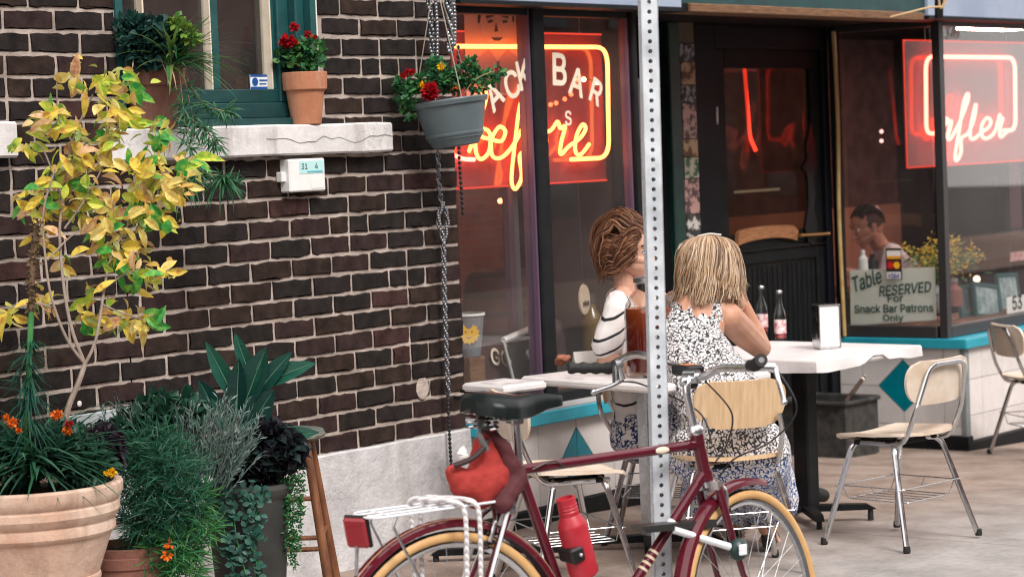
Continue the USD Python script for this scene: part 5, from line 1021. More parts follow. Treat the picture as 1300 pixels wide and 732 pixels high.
def eyes(c, R, par, k=1.0, iris=(.06, .03, .015)):
    for s in (-1, 1):
        e = V(c) + R @ (V([.0745, s * .031, .006]) * k)
        obj('eye', ball(e, .0128 * k, 2), pr('eye_white', (.7, .68, .66), .2), par); obj('iris', ball(e + R @ V([.0088, s * .001, 0]) * k, .0058 * k, 2), pr('iris_%d' % int(iris[0] * 1000), iris, .15), par)
        obj('eyelid', tube(spline([V(c) + R @ (V([.078, s * .016, .010]) * k), V(c) + R @ (V([.0875, s * .030, .0155]) * k), V(c) + R @ (V([.077, s * .046, .009]) * k)], 5), .003 * k, 6), pr('lash', (.05, .025, .02), .6), par)
        obj('eyebrow', tube(spline([V(c) + R @ (V([.090, s * .014, .034]) * k), V(c) + R @ (V([.090, s * .032, .040]) * k), V(c) + R @ (V([.074, s * .050, .034]) * k)], 5), .0042 * k, 6, flat=.6), pr('brow_hair', (.10, .05, .03), .8), par)
def hand_bones(w, d, n, k=1.0, curl=.5, thumb=1):                        # wrist, direction of the fingers, palm normal
    d, n = unit(d), unit(n); s = unit(np.cross(d, n)); b = []
    P = lambda a, l, h=0: V(w) + (d * a + s * l + n * h) * k
    b.append([(P(0, 0), .024 * k), (P(.05, .026), .014 * k), (P(.05, -.026), .014 * k), (P(.088, .030), .011 * k), (P(.090, -.030), .011 * k)])
    for i, (l, L) in enumerate(((.031, .072), (.011, .082), (-.011, .076), (-.030, .060))):
        p, ang, dd = P(.088 - .004 * abs(i - 1), l), 0.0, [.45, .30, .25]
        for j in range(3):
            ang += curl * (.55 + .12 * j); q = p + (d * math.cos(ang) + n * math.sin(ang)) * L * dd[j] * k
            b.append([(p, (.0095 - .0010 * j) * k), (q, (.0086 - .0011 * j) * k)]); p = q
    t0, t1 = P(.022, .026 * thumb), P(.052, .052 * thumb, .012)
    b += [[(t0, .0125 * k), (t1, .0105 * k)], [(t1, .0105 * k), (P(.085, .058 * thumb, .026), .0088 * k)]]
    return b
def locks(paths, r0, cols, name, flat=.55, k=5):
    ms = []
    for P in paths:
        P = np.asarray(P); t = np.linspace(0, 1, len(P)); ms.append(tube(P, r0 * rng.uniform(.7, 1.3) * (.35 + .85 * np.sin(math.pi * np.clip(t * .9 + .08, 0, 1)) ** .6), k, flat=flat))
    return cat_(ms), pr(name, cols[0], .38, island=cols, spec=.5)
# ---- the woman in stripes (A): sits behind the first table, turned to the right
fA = unit(rh * .90 - fh * .44); RA = frame_of(fA)
hA = at(797, 321, 10.5); RhA = frame_of(unit(rh * .95 - fh * .30 - uz * .04), unit(uz + rh * .05))
nA, chA, pvA = at(791, 374, 10.52), at(803, 425, 10.52), at(820, 548, 10.52)
shR, shL = at(785, 393, 10.36), at(829, 392, 10.72)
elR, wrR = at(771, 456, 10.36), at(806, 470, 10.24)
elL, wrL = at(850, 452, 10.72), at(880, 455, 10.60)
kR, kL = pvA + fA * .44 + V([0, 0, .03]) - RA[:, 1] * .10, pvA + fA * .46 + V([0, 0, .03]) + RA[:, 1] * .08
ftR, ftL = on(1022, 628, 2, .05), at(905, 668, 10.6)
ftL = V([ftL[0], ftL[1], .06])
pA = thing('person', 'woman with short wavy auburn hair in a white top with black stripes, looking right', 'person')
torA = [[(nA, .052), (shR, .050), (chA + RA[:, 1] * -.08, .095)], [(nA, .052), (shL, .050), (chA + RA[:, 1] * .08, .095)], [(chA + RA[:, 1] * .07, .10), (chA - RA[:, 1] * .07, .10), (pvA + V([0, 0, .12]) + RA[:, 1] * .06, .105), (pvA + V([0, 0, .12]) - RA[:, 1] * .06, .105)], [(pvA + RA[:, 1] * .09, .115), (pvA - RA[:, 1] * .09, .115), (pvA + V([0, 0, .13]), .12)]]
legsA = [[(pvA - RA[:, 1] * .09, .095), (kR, .062)], [(pvA + RA[:, 1] * .09, .095), (kL, .062)], [(kR, .06), (kR * .45 + ftR * .55, .05)], [(kR * .45 + ftR * .55, .05), (ftR + V([0, 0, .05]), .036)], [(kL, .06), (kL * .45 + ftL * .55, .05)], [(kL * .45 + ftL * .55, .05), (ftL + V([0, 0, .03]), .036)]]
armsA = [[(shR, .050), (elR, .040)], [(elR, .040), (wrR, .027)], [(shL, .050), (elL, .040)], [(elL, .040), (wrL, .027)]]
neckA = [[(nA + fA * .01, .05), (hA - RhA[:, 2] * .06 - RhA[:, 0] * .015, .05)]]
obj('body', chain(torA + legsA + armsA + neckA + head_bones(hA, RhA) + hand_bones(wrR, wrR - elR, [0, 0, -1], curl=.25) + hand_bones(wrL, wrL - elL, [0, 0, -1], curl=.3, thumb=-1), .0085, 6, 14), M['skin'], pA)
eyes(hA, RhA, pA)
stripe = usdkit.material(stage, '/World/Looks/striped_jersey', {'g': ('geometry', {}), 'mp': ('mapping', {'rotation': (.0, .62, .5)}), 'w': ('wave_texture', {'wave_type': 'bands', 'bands_direction': 'z', 'scale': 5.4, 'distortion': 1.6, 'detail': 1.0, 'detail_scale': 1.2}), 'r': ('rgb_ramp', {'ramp': [(0, (.012, .012, .015)), (.055, (.012, .012, .015)), (.09, (.74, .70, .69)), (1, (.76, .72, .71))]}), 'p': ('principled_bsdf', {'roughness': .8})},
    [('g.position', 'mp.vector'), ('mp.vector', 'w.vector'), ('w.fac', 'r.fac'), ('r.color', 'p.base_color')], surface='p.BSDF')
gr = lambda bones, d: [[(c, r + d) for c, r in b] for b in bones]
nlow = nA - uz * .022
topA = [[(nlow - fA * .02, .062), (shR, .062), (chA + RA[:, 1] * -.08, .103)], [(nlow - fA * .02, .062), (shL, .062), (chA + RA[:, 1] * .08, .103)]] + gr(torA[2:], .010) + [[(shR, .064), (shR * .3 + elR * .7 - rh * .012, .070)], [(shL, .064), (shL * .3 + elL * .7, .066)]]
obj('striped_top', wobble(chain(topA, .011, 6, 14), .006, 16, 4), stripe, pA)
def print_mat(name, ink, z_to=None, ink2=None):
    nodes = {'g': ('geometry', {}), 'n': ('noise_texture', {'scale': 56.0, 'detail': 2.0, 'distortion': 1.8}), 'v': ('voronoi_texture', {'scale': 62.0, 'feature': 'distance_to_edge'}), 'mx': ('math', {'math_type': 'multiply_add', 'value2': 1.1, 'value3': 0.0}), 'ad': ('math', {'math_type': 'add'}), 'r': ('rgb_ramp', {'ramp': [(.60, (0,) * 3), (.64, (1,) * 3)]}), 'm': ('mix_color', {'b': (.68, .66, .66)}), 'p': ('principled_bsdf', {'roughness': .8})}
    links = [('g.position', 'n.vector'), ('g.position', 'v.vector'), ('v.distance', 'mx.value1'), ('mx.value', 'ad.value1'), ('n.fac', 'ad.value2'), ('ad.value', 'r.fac'), ('r.color', 'm.fac'), ('m.result', 'p.base_color')]
    if ink2:
        nodes |= {'s': ('separate_xyz', {}), 'mr': ('map_range', {'from_min': z_to - .05, 'from_max': z_to + .05}), 'mi': ('mix_color', {'a': ink2, 'b': ink})}
        links += [('g.position', 's.vector'), ('s.z', 'mr.value'), ('mr.result', 'mi.fac'), ('mi.result', 'm.a')]
    else: nodes['m'][1]['a'] = ink
    return usdkit.material(stage, '/World/Looks/' + name, nodes, links, surface='p.BSDF')
blue_print = print_mat('blue_print_cotton', (.008, .03, .12)); bw_print = print_mat('black_white_print_cotton', (.025, .025, .032), .44, (.008, .06, .24))
skA = [[(pvA + RA[:, 1] * .09, .128), (pvA - RA[:, 1] * .09, .128), (kR, .085), (kL, .085)], [(kR, .082), (kL, .082), (kR * .5 + V([kR[0], kR[1], .1]) * .5, .08), (kL * .5 + V([kL[0], kL[1], .1]) * .5, .08)]]
obj('skirt', wobble(chain(skA, .016, 6, 14), .012, 12, 8), blue_print, pA)
hp = []
for c_ in range(95):                                                     # wavy locks swept back from the face to the nape, then locks over the ears
    side = c_ >= 60
    lat0 = rng.uniform(-1, 1); rad0 = rng.uniform(.088, .128); ph = rng.uniform(0, 6.28); amp = rng.uniform(.008, .020); b0_, b1_ = rng.uniform(36, 64), rng.uniform(158, 240); sd_ = rng.choice((-1, 1)); zs = rng.uniform(-.005, .10); drop = rng.uniform(.05, .10)
    for k_ in range(24):
        P = []; j1, j2, j3 = rng.gauss(0, 1), rng.gauss(0, 1), rng.uniform(-.9, .9)
        if not side:
            lat = max(-1, min(1, lat0 + .15 * j1)); rad = rad0 + .007 * j2; a0 = math.radians(b0_ - 20 * abs(lat)); a1 = math.radians(b1_ + 6 * j3)
            for t in np.linspace(0, 1, 13):
                a = a0 + (a1 - a0) * t; yl = lat * (.080 + .018 * math.sin(math.pi * t)) + .006 * math.sin(10 * t + ph + j3); rr = math.sqrt(max(rad ** 2 - (yl * .70) ** 2, .0009)) + amp * math.sin(11 * t + ph + .3 * j3) + .010 * math.sin(math.pi * t)
                P.append(hA + RhA @ V([-.012 + rr * math.cos(a) * .98, yl, .022 + rr * math.sin(a) * 1.12 - .03 * max(0, t - .7) + .006 * math.cos(11 * t + ph)]))
        else:
            z0 = zs + .013 * j1
            for t in np.linspace(0, 1, 11): P.append(hA + RhA @ V([.056 - .170 * t + .012 * math.sin(6 * t + ph), sd_ * (.080 + .004 * j2 + .030 * math.sin(math.pi * min(1, t * 1.1)) - .03 * t * t + amp * .7 * math.sin(9 * t + ph + j3)), z0 - drop * t + amp * math.sin(10 * t + ph + j3)]))
        hp.append(P)
hm, hmat = locks(hp, .0023, [(.028, .010, .007), (.08, .03, .016), (.20, .08, .04), (.04, .015, .009), (.36, .17, .09), (.10, .034, .018), (.46, .26, .15)], 'auburn_hair')
obj('hair', [hm, ball(hA + RhA @ V([-.024, 0, .028]), .088, 3, (1, .95, 1.05))], hmat, pA)
obj('earring', ball(hA + RhA @ V([.0, -.088, -.032]), .006, 2), pr('pearl', (.8, .75, .7), .2), pA)
obj('shoe', chain([[(ftR + unit(ftR - kR) * .03 + V([0, 0, .02]), .04), (ftR + rh * .09 + fh * .05 + V([0, 0, -.012]), .032)], [(ftR + V([0, 0, .035]), .045), (ftR - unit(ftR - kR) * .03 + V([0, 0, .05]), .045)]], .012, 5, 14), M['rubber'], pA)
obj('shoe', chain([[(ftL, .038), (ftL + fA * .15 + V([0, 0, -.02]), .03)]], .012, 5, 14), M['rubber'], pA)
# ---- the woman in the printed dress (B): back to the viewer, cheek on her right hand, elbow on the second table
fB = unit(rh * .25 + fh * .97); RBd = frame_of(fB)
hB = at(903, 338, 10.12); RhB = frame_of(unit(rh * .30 + fh * .93 - uz * .16), unit(uz - rh * .03))
nB, chB, pvB = at(886, 372, 10.05), at(880, 435, 9.97), at(925, 574, 9.66)
sR, sL = at(924, 402, 10.02), at(857, 384, 10.32)
eR, wR = at(965, 441, 10.42), at(944, 388, 10.36)
eL, wL = at(848, 452, 10.62), at(900, 452, 10.8)
kBR, kBL = at(962, 566, 10.08), at(905, 566, 10.12)
fBR, fBL = on(975, 690, 2, .03), on(930, 684, 2, .03)
pB = thing('person', 'woman with blonde bob in a black and white printed dress, leaning on the table', 'person')
torB = [[(nB, .055), (sR * .55 + nB * .45, .052), (chB + RBd[:, 1] * -.03, .094)], [(nB, .055), (sL, .050), (chB + RBd[:, 1] * .065, .098)], [(chB + RBd[:, 1] * .06, .10), (chB - RBd[:, 1] * .03, .095), (pvB + V([0, 0, .16]) + RBd[:, 1] * .07, .115), (pvB + V([0, 0, .16]) - RBd[:, 1] * .07, .115)], [(pvB + RBd[:, 1] * .10, .125), (pvB - RBd[:, 1] * .10, .125), (pvB + V([0, 0, .15]), .13)]]
legsB = [[(pvB - RBd[:, 1] * .09, .10), (kBR, .065)], [(pvB + RBd[:, 1] * .09, .10), (kBL, .065)], [(kBR, .062), (fBR + V([0, 0, .07]), .04)], [(kBL, .062), (fBL + V([0, 0, .07]), .04)]]
mR = sR * .5 + eR * .5 + V([0, 0, -.004])
armsB = [[(sR * .5 + nB * .5, .050), (sR, .060)], [(sR, .062), (mR, .061)], [(mR, .061), (eR, .048)], [(eR, .047), (eR * .6 + wR * .4, .045)], [(eR * .6 + wR * .4, .042), (wR, .029)], [(sL, .054), (eL, .042)], [(eL, .042), (wL, .028)]]
obj('body', chain(torB + legsB + armsB + [[(nB, .052), (hB - RhB[:, 2] * .06 - RhB[:, 0] * .015, .052)]] + head_bones(hB, RhB) + hand_bones(wR, unit(hB + RhB @ V([.05, -.05, -.03]) - wR), unit(rh * -.9 + fh * .2), curl=.35) + hand_bones(wL, wL - eL, [0, 0, -1], curl=.2, thumb=-1), .010, 6, 16), M['skin_tan'], pB)
eyes(hB, RhB, pB)
drB = [[(nB - uz * .046 - fB * .004, .064), (sR * .50 + nB * .50 - uz * .006, .0575), (sL * .78 + nB * .22 - uz * .006, .058)], [(nB - uz * .030, .0605), (sR * .50 + nB * .50 - uz * .004, .0575), (chB + RBd[:, 1] * -.022, .103)], [(nB - uz * .020, .0605), (sL * .78 + nB * .22 - uz * .004, .0575), (chB + RBd[:, 1] * .065, .110)], [(chB + RBd[:, 1] * .06, .110), (chB - RBd[:, 1] * .024, .104), (pvB + V([0, 0, .16]) + RBd[:, 1] * .07, .125), (pvB + V([0, 0, .16]) - RBd[:, 1] * .07, .128)], [(pvB + RBd[:, 1] * .10, .135), (pvB - RBd[:, 1] * .10, .135), (pvB + V([0, 0, .15]), .14)]]
obj('dress_bodice', wobble(chain(drB, .010, 5, 16), .006, 14, 6), bw_print, pB)
hemz = .10
hc_ = (fBR + fBL) / 2
skB = [[(pvB + RBd[:, 1] * .11, .138), (pvB - RBd[:, 1] * .11, .138), (kBR, .10), (kBL, .10)], [(kBR + RBd[:, 1] * -.02, .10), (kBL, .10), (V([kBR[0], kBR[1], hemz + .1]) - RBd[:, 1] * .05, .10), (V([kBL[0], kBL[1], hemz + .1]) + RBd[:, 1] * .05, .10)], [(pvB - RBd[:, 1] * .13 - uz * .04, .11), (kBR - RBd[:, 1] * .03, .10), (V([fBR[0], fBR[1], hemz + .10]), .095)], [(pvB + RBd[:, 1] * .10 - uz * .06, .10), (kBL, .1), (V([fBL[0], fBL[1], hemz + .12]), .10)]]
sk_ = wobble(chain(skB, .014, 5, 16), .012, 9, 8)
q = sk_.vertices; low = np.clip((.55 - q[:, 2]) / .4, 0, 1); ang = np.arctan2(q[:, 1] - hc_[1], q[:, 0] - hc_[0]); q[:, :2] += (np.c_[np.cos(ang), np.sin(ang)] * (.016 * np.sin(ang * 11) * low)[:, None]); sk_.vertices = q
obj('dress_skirt', sk_, bw_print, pB)
for ft, nm in ((fBR, 'a'), (fBL, 'b')):
    obj('sandal', chain([[(ft + V([0, 0, .004]), .026), (ft + fB * .17 + V([0, 0, .0]), .026)], [(ft + V([0, 0, .03]), .03), (ft + fB * .10 + V([0, 0, .02]), .03)]], .012, 4, 12), M['rubber'], pB)
    obj('sandal_strap', tube(spline([ft + fB * .05 - RBd[:, 1] * .04, ft + fB * .06 + uz * .06, ft + fB * .05 + RBd[:, 1] * .04], 5), .009, 7), pr('strap_rose', (.55, .3, .25), .6), pB)
hp = []
for c_ in range(120):                                                    # soft wavy locks of the bob falling from the crown
    aa = rng.uniform(0, 2 * math.pi)
    if math.cos(aa) > .55: aa += math.pi * .5
    e0, r0_, wv, ph = rng.uniform(-.190, -.085), rng.uniform(.094, .126), rng.uniform(.006, .019), rng.uniform(0, 6.28); fl = rng.uniform(-.03, .02); fq = rng.uniform(5, 9)
    for k_ in range(26):
        a = aa + rng.gauss(0, .13); ca, sa = math.cos(a), math.sin(a); end = (e0 if ca < .3 else e0 * .5) + rng.gauss(0, .008); rad = r0_ + rng.gauss(0, .006); j3 = rng.uniform(-.9, .9); P = []; f2 = fl + rng.gauss(0, .008)
        for t in np.linspace(0, 1, 14):
            th = min(t * 1.9, 1.0) * math.pi * .52; z = .028 + .098 * math.cos(th) if t < .52 else .028 + .098 * math.cos(math.pi * .52) + (end - .02) * (t - .52) / .48
            rr = (rad + .014 * max(0, .028 - z) / .1) * math.sin(min(th, math.pi / 2)) ** .8 + .006 + wv * math.sin(fq * t + ph + j3) * t - (.012 - f2) * max(0, t - .8) / .2
            a2 = a + wv * 9 * t * math.sin(fq * t + 1.6 + ph + j3); P.append(hB + RhB @ V([-.016 + rr * math.cos(a2) * 1.03, .006 + rr * math.sin(a2) * .94, z]))
        hp.append(P)
hm, hmat = locks(hp, .0022, [(.30, .17, .09), (.52, .36, .22), (.15, .075, .04), (.64, .50, .36), (.42, .27, .16), (.22, .12, .065)], 'blonde_hair')
obj('hair', [hm, ball(hB + RhB @ V([-.022, .004, .03]), .090, 3, (1, .95, 1.06)), ball(hB + RhB @ V([-.045, .004, -.05]), .070, 3, (.75, 1.1, 1.0))], hmat, pB)
obj('hair_clip', tube(spline([hB + RhB @ V([-.02, y, .135 - 3 * y * y]) for y in (-.05, 0, .05)], 6), .004, 6), M['paper'], pB)
# ---- the man reading inside the right window
fM = unit(rh * -.82 - fh * .30); RM = frame_of(fM)
hM = at(1101, 288, 15.15); RhM = frame_of(unit(rh * -.90 - fh * .25 - uz * .30), unit(uz - rh * .25))
nM, cM, pM = at(1122, 318, 15.22), at(1140, 350, 15.25), at(1160, 440, 15.3)
sM = [at(1133, 322, 15.02), at(1124, 322, 15.42)]; eM = [at(1122, 362, 14.98), at(1105, 360, 15.45)]; wM = [at(1092, 350, 15.05), at(1085, 348, 15.3)]
pMn = thing('person', 'dark haired man in a pale pink collared shirt looking down behind the window sign', 'person')
tM = [[(nM, .06), (sM[0], .055), (sM[1], .055), (cM, .12)], [(cM + RM[:, 1] * .09, .11), (cM - RM[:, 1] * .09, .11), (pM, .14)]]
aM = [[(sM[i], .055), (eM[i], .043)] for i in (0, 1)]; aF = [[(eM[i], .042), (wM[i], .029)] for i in (0, 1)]
legM = [[(pM + RM[:, 1] * s * .1, .1), (pM + fM * .42 + RM[:, 1] * s * .12, .065)] for s in (-1, 1)] + [[(pM + fM * .42 + RM[:, 1] * s * .12, .06), (pM + fM * .42 + RM[:, 1] * s * .12 - uz * .42, .045)] for s in (-1, 1)]
obj('body', chain(tM + aM + aF + legM + [[(nM, .055), (hM - RhM[:, 2] * .06 - RhM[:, 0] * .02, .054)]] + head_bones(hM, RhM, 1.04) + hand_bones(wM[0], wM[0] - eM[0], [0, 0, -1], 1.05, .4) + hand_bones(wM[1], wM[1] - eM[1], [0, 0, -1], 1.05, .4, -1), .011, 5, 14), M['skin_red'], pMn)
eyes(hM, RhM, pMn, 1.04)
shirt = pr('pink_shirt', (.50, .34, .35), .8, col2=(.58, .42, .43), sc=12)
obj('shirt', wobble(chain([[(nM - uz * .03, .062), (sM[0], .066), (sM[1], .066), (cM, .132)], gr([tM[1]], .014)[0]] + gr(aM, .012) + gr(aF, .010), .013, 5, 14), .008, 14, 3), shirt, pMn)
obj('collar', [hull([nM + RM @ V([.02 * a, .055 * s, z]) for a in (-1, 2) for s in (1, .6) for z in (-.02, .05)]) if False else tube(spline([nM + RhM @ V([.06 * math.cos(t), .062 * math.sin(t), .012]) for t in np.linspace(.35, 5.9, 12)], 3), .02, 7, flat=.35)], pr('collar_pale', (.72, .58, .57), .8), pMn)
obj('trousers', chain(gr(legM, .016), .018, 4, 12), M['ink'], pMn)
hp = []
for i in range(260):
    lat = rng.uniform(-1, 1); a0 = math.radians(rng.uniform(42, 66) - 10 * abs(lat)); a1 = math.radians(rng.uniform(170, 205)); rad = rng.uniform(.094, .106); P = []
    for t in np.linspace(0, 1, 8):
        a = a0 + (a1 - a0) * t; yl = lat * .082; rr = math.sqrt(max(rad ** 2 - (yl * .8) ** 2, .0012)); P.append(hM + RhM @ V([-.014 + rr * math.cos(a), yl, .028 + rr * math.sin(a) * 1.06]))
    hp.append(P)
hm, hmat = locks(hp, .006, [(.012, .009, .008), (.03, .02, .016)], 'dark_hair'); obj('hair', [hm, ball(hM + RhM @ V([-.026, 0, .032]), .088, 3)], hmat, pMn)
tbl = thing('bar_table', 'dark table inside the right window where the man reads', 'table')
c = at(1086, 372, 15.3); obj('tabletop', box(c[0] - .25, c[0] + .42, c[1] - .2, c[1] + .5, .70, .73, .004), mats['shelf_wood'], tbl); obj('pedestal', box(c[0] + .05, c[0] + .11, c[1] + .1, c[1] + .16, -.5, .6995), BP, tbl)
# dim striped armchair in the left window
ac = thing('striped_armchair', 'dim maroon armchair with dark curved stripes deep inside the left window', 'armchair')
c = at(640, 400, 12.2)
obj('armchair_back', wobble(chain([[(c + rh * -.12 - uz * .2, .12), (c + rh * .12 - uz * .2, .12), (c + rh * -.10 + uz * .14, .10), (c + rh * .10 + uz * .14, .10)]], .03, 4, 16), .01, 6), usdkit.material(stage, '/World/Looks/striped_velvet', {'g': ('geometry', {}), 'w': ('wave_texture', {'bands_direction': 'z', 'scale': 3.2, 'distortion': 1.0}), 'r': ('rgb_ramp', {'ramp': [(.15, (.004, .004, .005)), (.3, (.05, .014, .016))]}), 'p': ('principled_bsdf', {'roughness': .8})}, [('g.position', 'w.vector'), ('w.fac', 'r.fac'), ('r.color', 'p.base_color')], surface='p.BSDF'), ac)
obj('armchair_arm', [chain([[(c + rh * s * .24 - uz * .3, .06), (c + rh * s * .24 - uz * .08, .06), (c + rh * s * .24 - uz * .08 - fh * .3, .06), (c + rh * s * .24 - uz * .3 - fh * .3, .06)]], .04, 3, 12) for s in (-1, 1)], pr('dark_velvet', (.02, .008, .009), .8), ac)
# ------------------------------------------------------------------ pots and plants
M['terracotta'] = stained('terracotta', (.40, .155, .08), (.50, .23, .135), (.52, .38, .30), 6, 1.6, 60, .004, 0.0)
M['terracotta_old'] = stained('dusty_terracotta', (.18, .080, .060), (.27, .125, .095), (.36, .24, .20), 5, 1.6, 50, .004, 0.0)
M['pale_clay'] = stained('pale_clay', (.46, .25, .165), (.66, .50, .40), (.36, .24, .18), 3.2, 1.3, 34, .006, 0.0)
M['grey_pot'] = pr('grey_planter', (.020, .021, .020), .75, col2=(.05, .05, .046), sc=6, det=8, bump=.4, bsc=25)
M['soil'] = pr('soil', (.018, .012, .009), .95, col2=(.04, .028, .02), sc=40, bump=1, bsc=90)
M['stem_grey'] = pr('grey_bark', (.20, .15, .12), .8, col2=(.30, .24, .2), sc=20, stretch=(3, 3, .6)); M['stem_green'] = pr('green_stem', (.03, .17, .04), .5, col2=(.05, .22, .06), sc=20)
G_ = lambda name, cols, tr=.25, r=.45: pr(name, cols[0], r, island=cols, trans=tr, spec=.3)
def pot(t, c, prof, mat, rim=True, k=40, soil_r=None, soil_z=None):
    obj('pot', lathe(prof, k, c), mat, t)
    obj('soil', mv(wobble(lathe([(0, 0), (soil_r, 0), (soil_r, -.03), (0, -.03)], 24), .01, 20), c + V([0, 0, soil_z])), M['soil'], t)
def jit(p, r): return V(p) + nrg.normal(0, 1, 3) * r
# ---- big pale terracotta planter at the lower left with the yellowing shrub
cP = at(38, 612, 7.62); R0, zr = .285, cP[2]; c0 = V([cP[0], cP[1], 0.0])
pl = thing('large_planter', 'huge pale terracotta pot with yellowing shrub, grasses and marigolds at the lower left', 'planter')
pf = [(0, .0), (.125, .0), (.130, .02), (.2, zr - .315), (.206, zr - .313), (.209, zr - .303), (.207, zr - .292), (.2035, zr - .290), (.248, zr - .165), (.256, zr - .160), (.262, zr - .15), (.262, zr - .128), (.257, zr - .118), (.268, zr - .108), (.278, zr - .09), (.277, zr - .068), (.271, zr - .060), (.282, zr - .05), (.290, zr - .03), (.290, zr - .008), (.283, zr), (.262, zr - .002), (.255, zr - .04), (0, zr - .04)]
obj('pot', lathe(pf, 64, c0), M['pale_clay'], pl)
obj('soil', mv(wobble(lathe([(0, 0), (.255, 0), (.255, -.02), (0, -.02)], 30), .012, 16), c0 + V([0, 0, zr - .03])), M['soil'], pl)
# woody stems
S = lambda *p: spline([at(*q) for q in p], 6)
fork = (108, 462, 7.72)
stems = [S((80, 560, 7.66), (86, 520, 7.68), (100, 485, 7.70), fork), S(fork, (92, 420, 7.73), (82, 370, 7.76), (76, 300, 7.8), (80, 250, 7.84), (92, 180, 7.86), (118, 120, 7.86)), S(fork, (85, 430, 7.70), (66, 380, 7.70), (58, 330, 7.74), (55, 270, 7.76), (70, 215, 7.78)), S(fork, (122, 430, 7.74), (132, 370, 7.80), (140, 330, 7.84), (160, 290, 7.88), (200, 225, 7.92), (235, 212, 7.94)),
         S((82, 290, 7.8), (110, 250, 7.84), (140, 190, 7.9), (160, 120, 7.9)), S((60, 330, 7.74), (90, 300, 7.8), (115, 285, 7.84)), S((66, 390, 7.7), (45, 385, 7.68), (18, 392, 7.66)), S((134, 365, 7.8), (165, 345, 7.86), (200, 348, 7.9)), S((80, 255, 7.84), (55, 190, 7.82), (38, 180, 7.8)), S((128, 385, 7.78), (150, 395, 7.8), (180, 405, 7.84)), S((92, 180, 7.86), (75, 150, 7.86), (72, 105, 7.86))]
for i, P in enumerate(stems):
    n = len(P); obj('branch', tube(P, np.linspace(*((.0105, .008), (.0065, .003), (.0055, .0025), (.0055, .0025))[min(i, 3)], n) if i < 4 else np.linspace(.0035, .0018, n), 7), M['stem_grey'], pl)
def mottled(name, a, b, c, tr=.3):
    return usdkit.material(stage, '/World/Looks/' + name, {'g': ('geometry', {}), 'n': ('noise_texture', {'scale': 38.0, 'detail': 4.0, 'roughness': .6}), 'n2': ('noise_texture', {'scale': 160.0, 'detail': 3.0}), 'r': ('rgb_ramp', {'ramp': [(.34, a), (.50, b), (.66, c)]}), 'b': ('bump', {'strength': .35, 'distance': .002}), 'p': ('principled_bsdf', {'roughness': .5, 'specular_ior_level': .3}), 't': ('translucent_bsdf', {}), 'm': ('mix_closure', {'fac': tr})},
        [('g.position', 'n.vector'), ('g.position', 'n2.vector'), ('n.fac', 'r.fac'), ('r.color', 'p.base_color'), ('r.color', 't.color'), ('n2.fac', 'b.height'), ('b.normal', 'p.normal'), ('p.BSDF', 'm.closure1'), ('t.BSDF', 'm.closure2')], surface='m.closure')
YL = [mottled('leaf_yellow', (.80, .58, .08), (.74, .60, .10), (.52, .24, .05)), mottled('leaf_lime', (.22, .42, .05), (.48, .60, .07), (.76, .64, .12)), mottled('leaf_green', (.03, .24, .05), (.07, .34, .06), (.30, .48, .07), .25), mottled('leaf_blush', (.80, .56, .34), (.76, .48, .26), (.46, .20, .10)), mottled('leaf_straw', (.82, .72, .34), (.78, .62, .16), (.60, .36, .12))]
clusters = [(130, 108, 26, 12, 'lllys'), (165, 112, 16, 6, 'ggl'), (95, 103, 14, 6, 'ybs'), (60, 148, 20, 10, 'lsyb'), (92, 168, 18, 9, 'ylb'), (35, 185, 16, 4, 'lll'), (150, 148, 22, 12, 'lylb'), (145, 180, 18, 7, 'ggl'), (118, 200, 26, 13, 'yybs'), (95, 212, 16, 7, 'yl'), (200, 172, 20, 8, 'ggg'), (200, 215, 28, 15, 'ybsg'), (230, 228, 16, 8, 'sl'), (245, 206, 12, 4, 'ggl'), (75, 222, 14, 6, 'ly'), (60, 255, 22, 11, 'yybg'), (100, 250, 28, 15, 'lgyl'), (140, 262, 26, 15, 'ysbl'), (170, 280, 20, 9, 'sslg'), (30, 258, 10, 4, 'yg'), (50, 295, 12, 5, 'yb'), (128, 302, 24, 13, 'ysbl'), (165, 312, 16, 8, 'ybs'), (148, 332, 16, 8, 'glg'), (207, 345, 12, 4, 'sy'), (182, 352, 18, 9, 'gggl'), (75, 330, 11, 4, 'yl'), (140, 400, 18, 8, 'lyb'), (165, 410, 16, 7, 'ssy'), (187, 402, 11, 4, 'gg'), (108, 402, 8, 3, 'yg'), (14, 398, 9, 4, 'yy'), (55, 382, 12, 5, 'byy'), (192, 260, 18, 8, 'gyl'), (212, 280, 12, 5, 'yg'), (118, 368, 10, 3, 'ly'), (225, 245, 16, 6, 'sly'), (180, 235, 18, 8, 'ybl')]
key = dict(y=0, l=1, g=2, b=3, s=4)
for (x, y, r, n, kinds) in clusters:
    for i in range(n):
        p = at(x + rng.gauss(0, r * .48), y + rng.gauss(0, r * .48), 7.86 + rng.uniform(-.10, .12)); a = rng.uniform(0, 2 * math.pi)
        d = RIGHT * math.cos(a) * 1.0 + UP * (math.sin(a) * .6 - .30) + FWD * rng.uniform(-.5, .5)
        g = leaves([p], [d], [unit(UP * rng.uniform(-.2, .9) - FWD * rng.uniform(.4, 1.2) + RIGHT * rng.uniform(-.5, .5))], rng.uniform(.046, .084), rng.uniform(.024, .040), rng.uniform(.1, .8), rng.uniform(.15, .9), 5, 1.0)
        obj('leaf', g, YL[key[rng.choice(kinds)]], pl)
sp_, sd_ = [], []
for (x, y, r, n, kinds) in clusters:
    for i in range(int(n * 2.2)): sp_.append(at(x + rng.gauss(0, r * .60), y + rng.gauss(0, r * .60), 7.9 + rng.uniform(-.1, .14))); sd_.append(RIGHT * rng.uniform(-1, 1) + UP * rng.uniform(-.9, .4) + FWD * rng.uniform(-.5, .5))
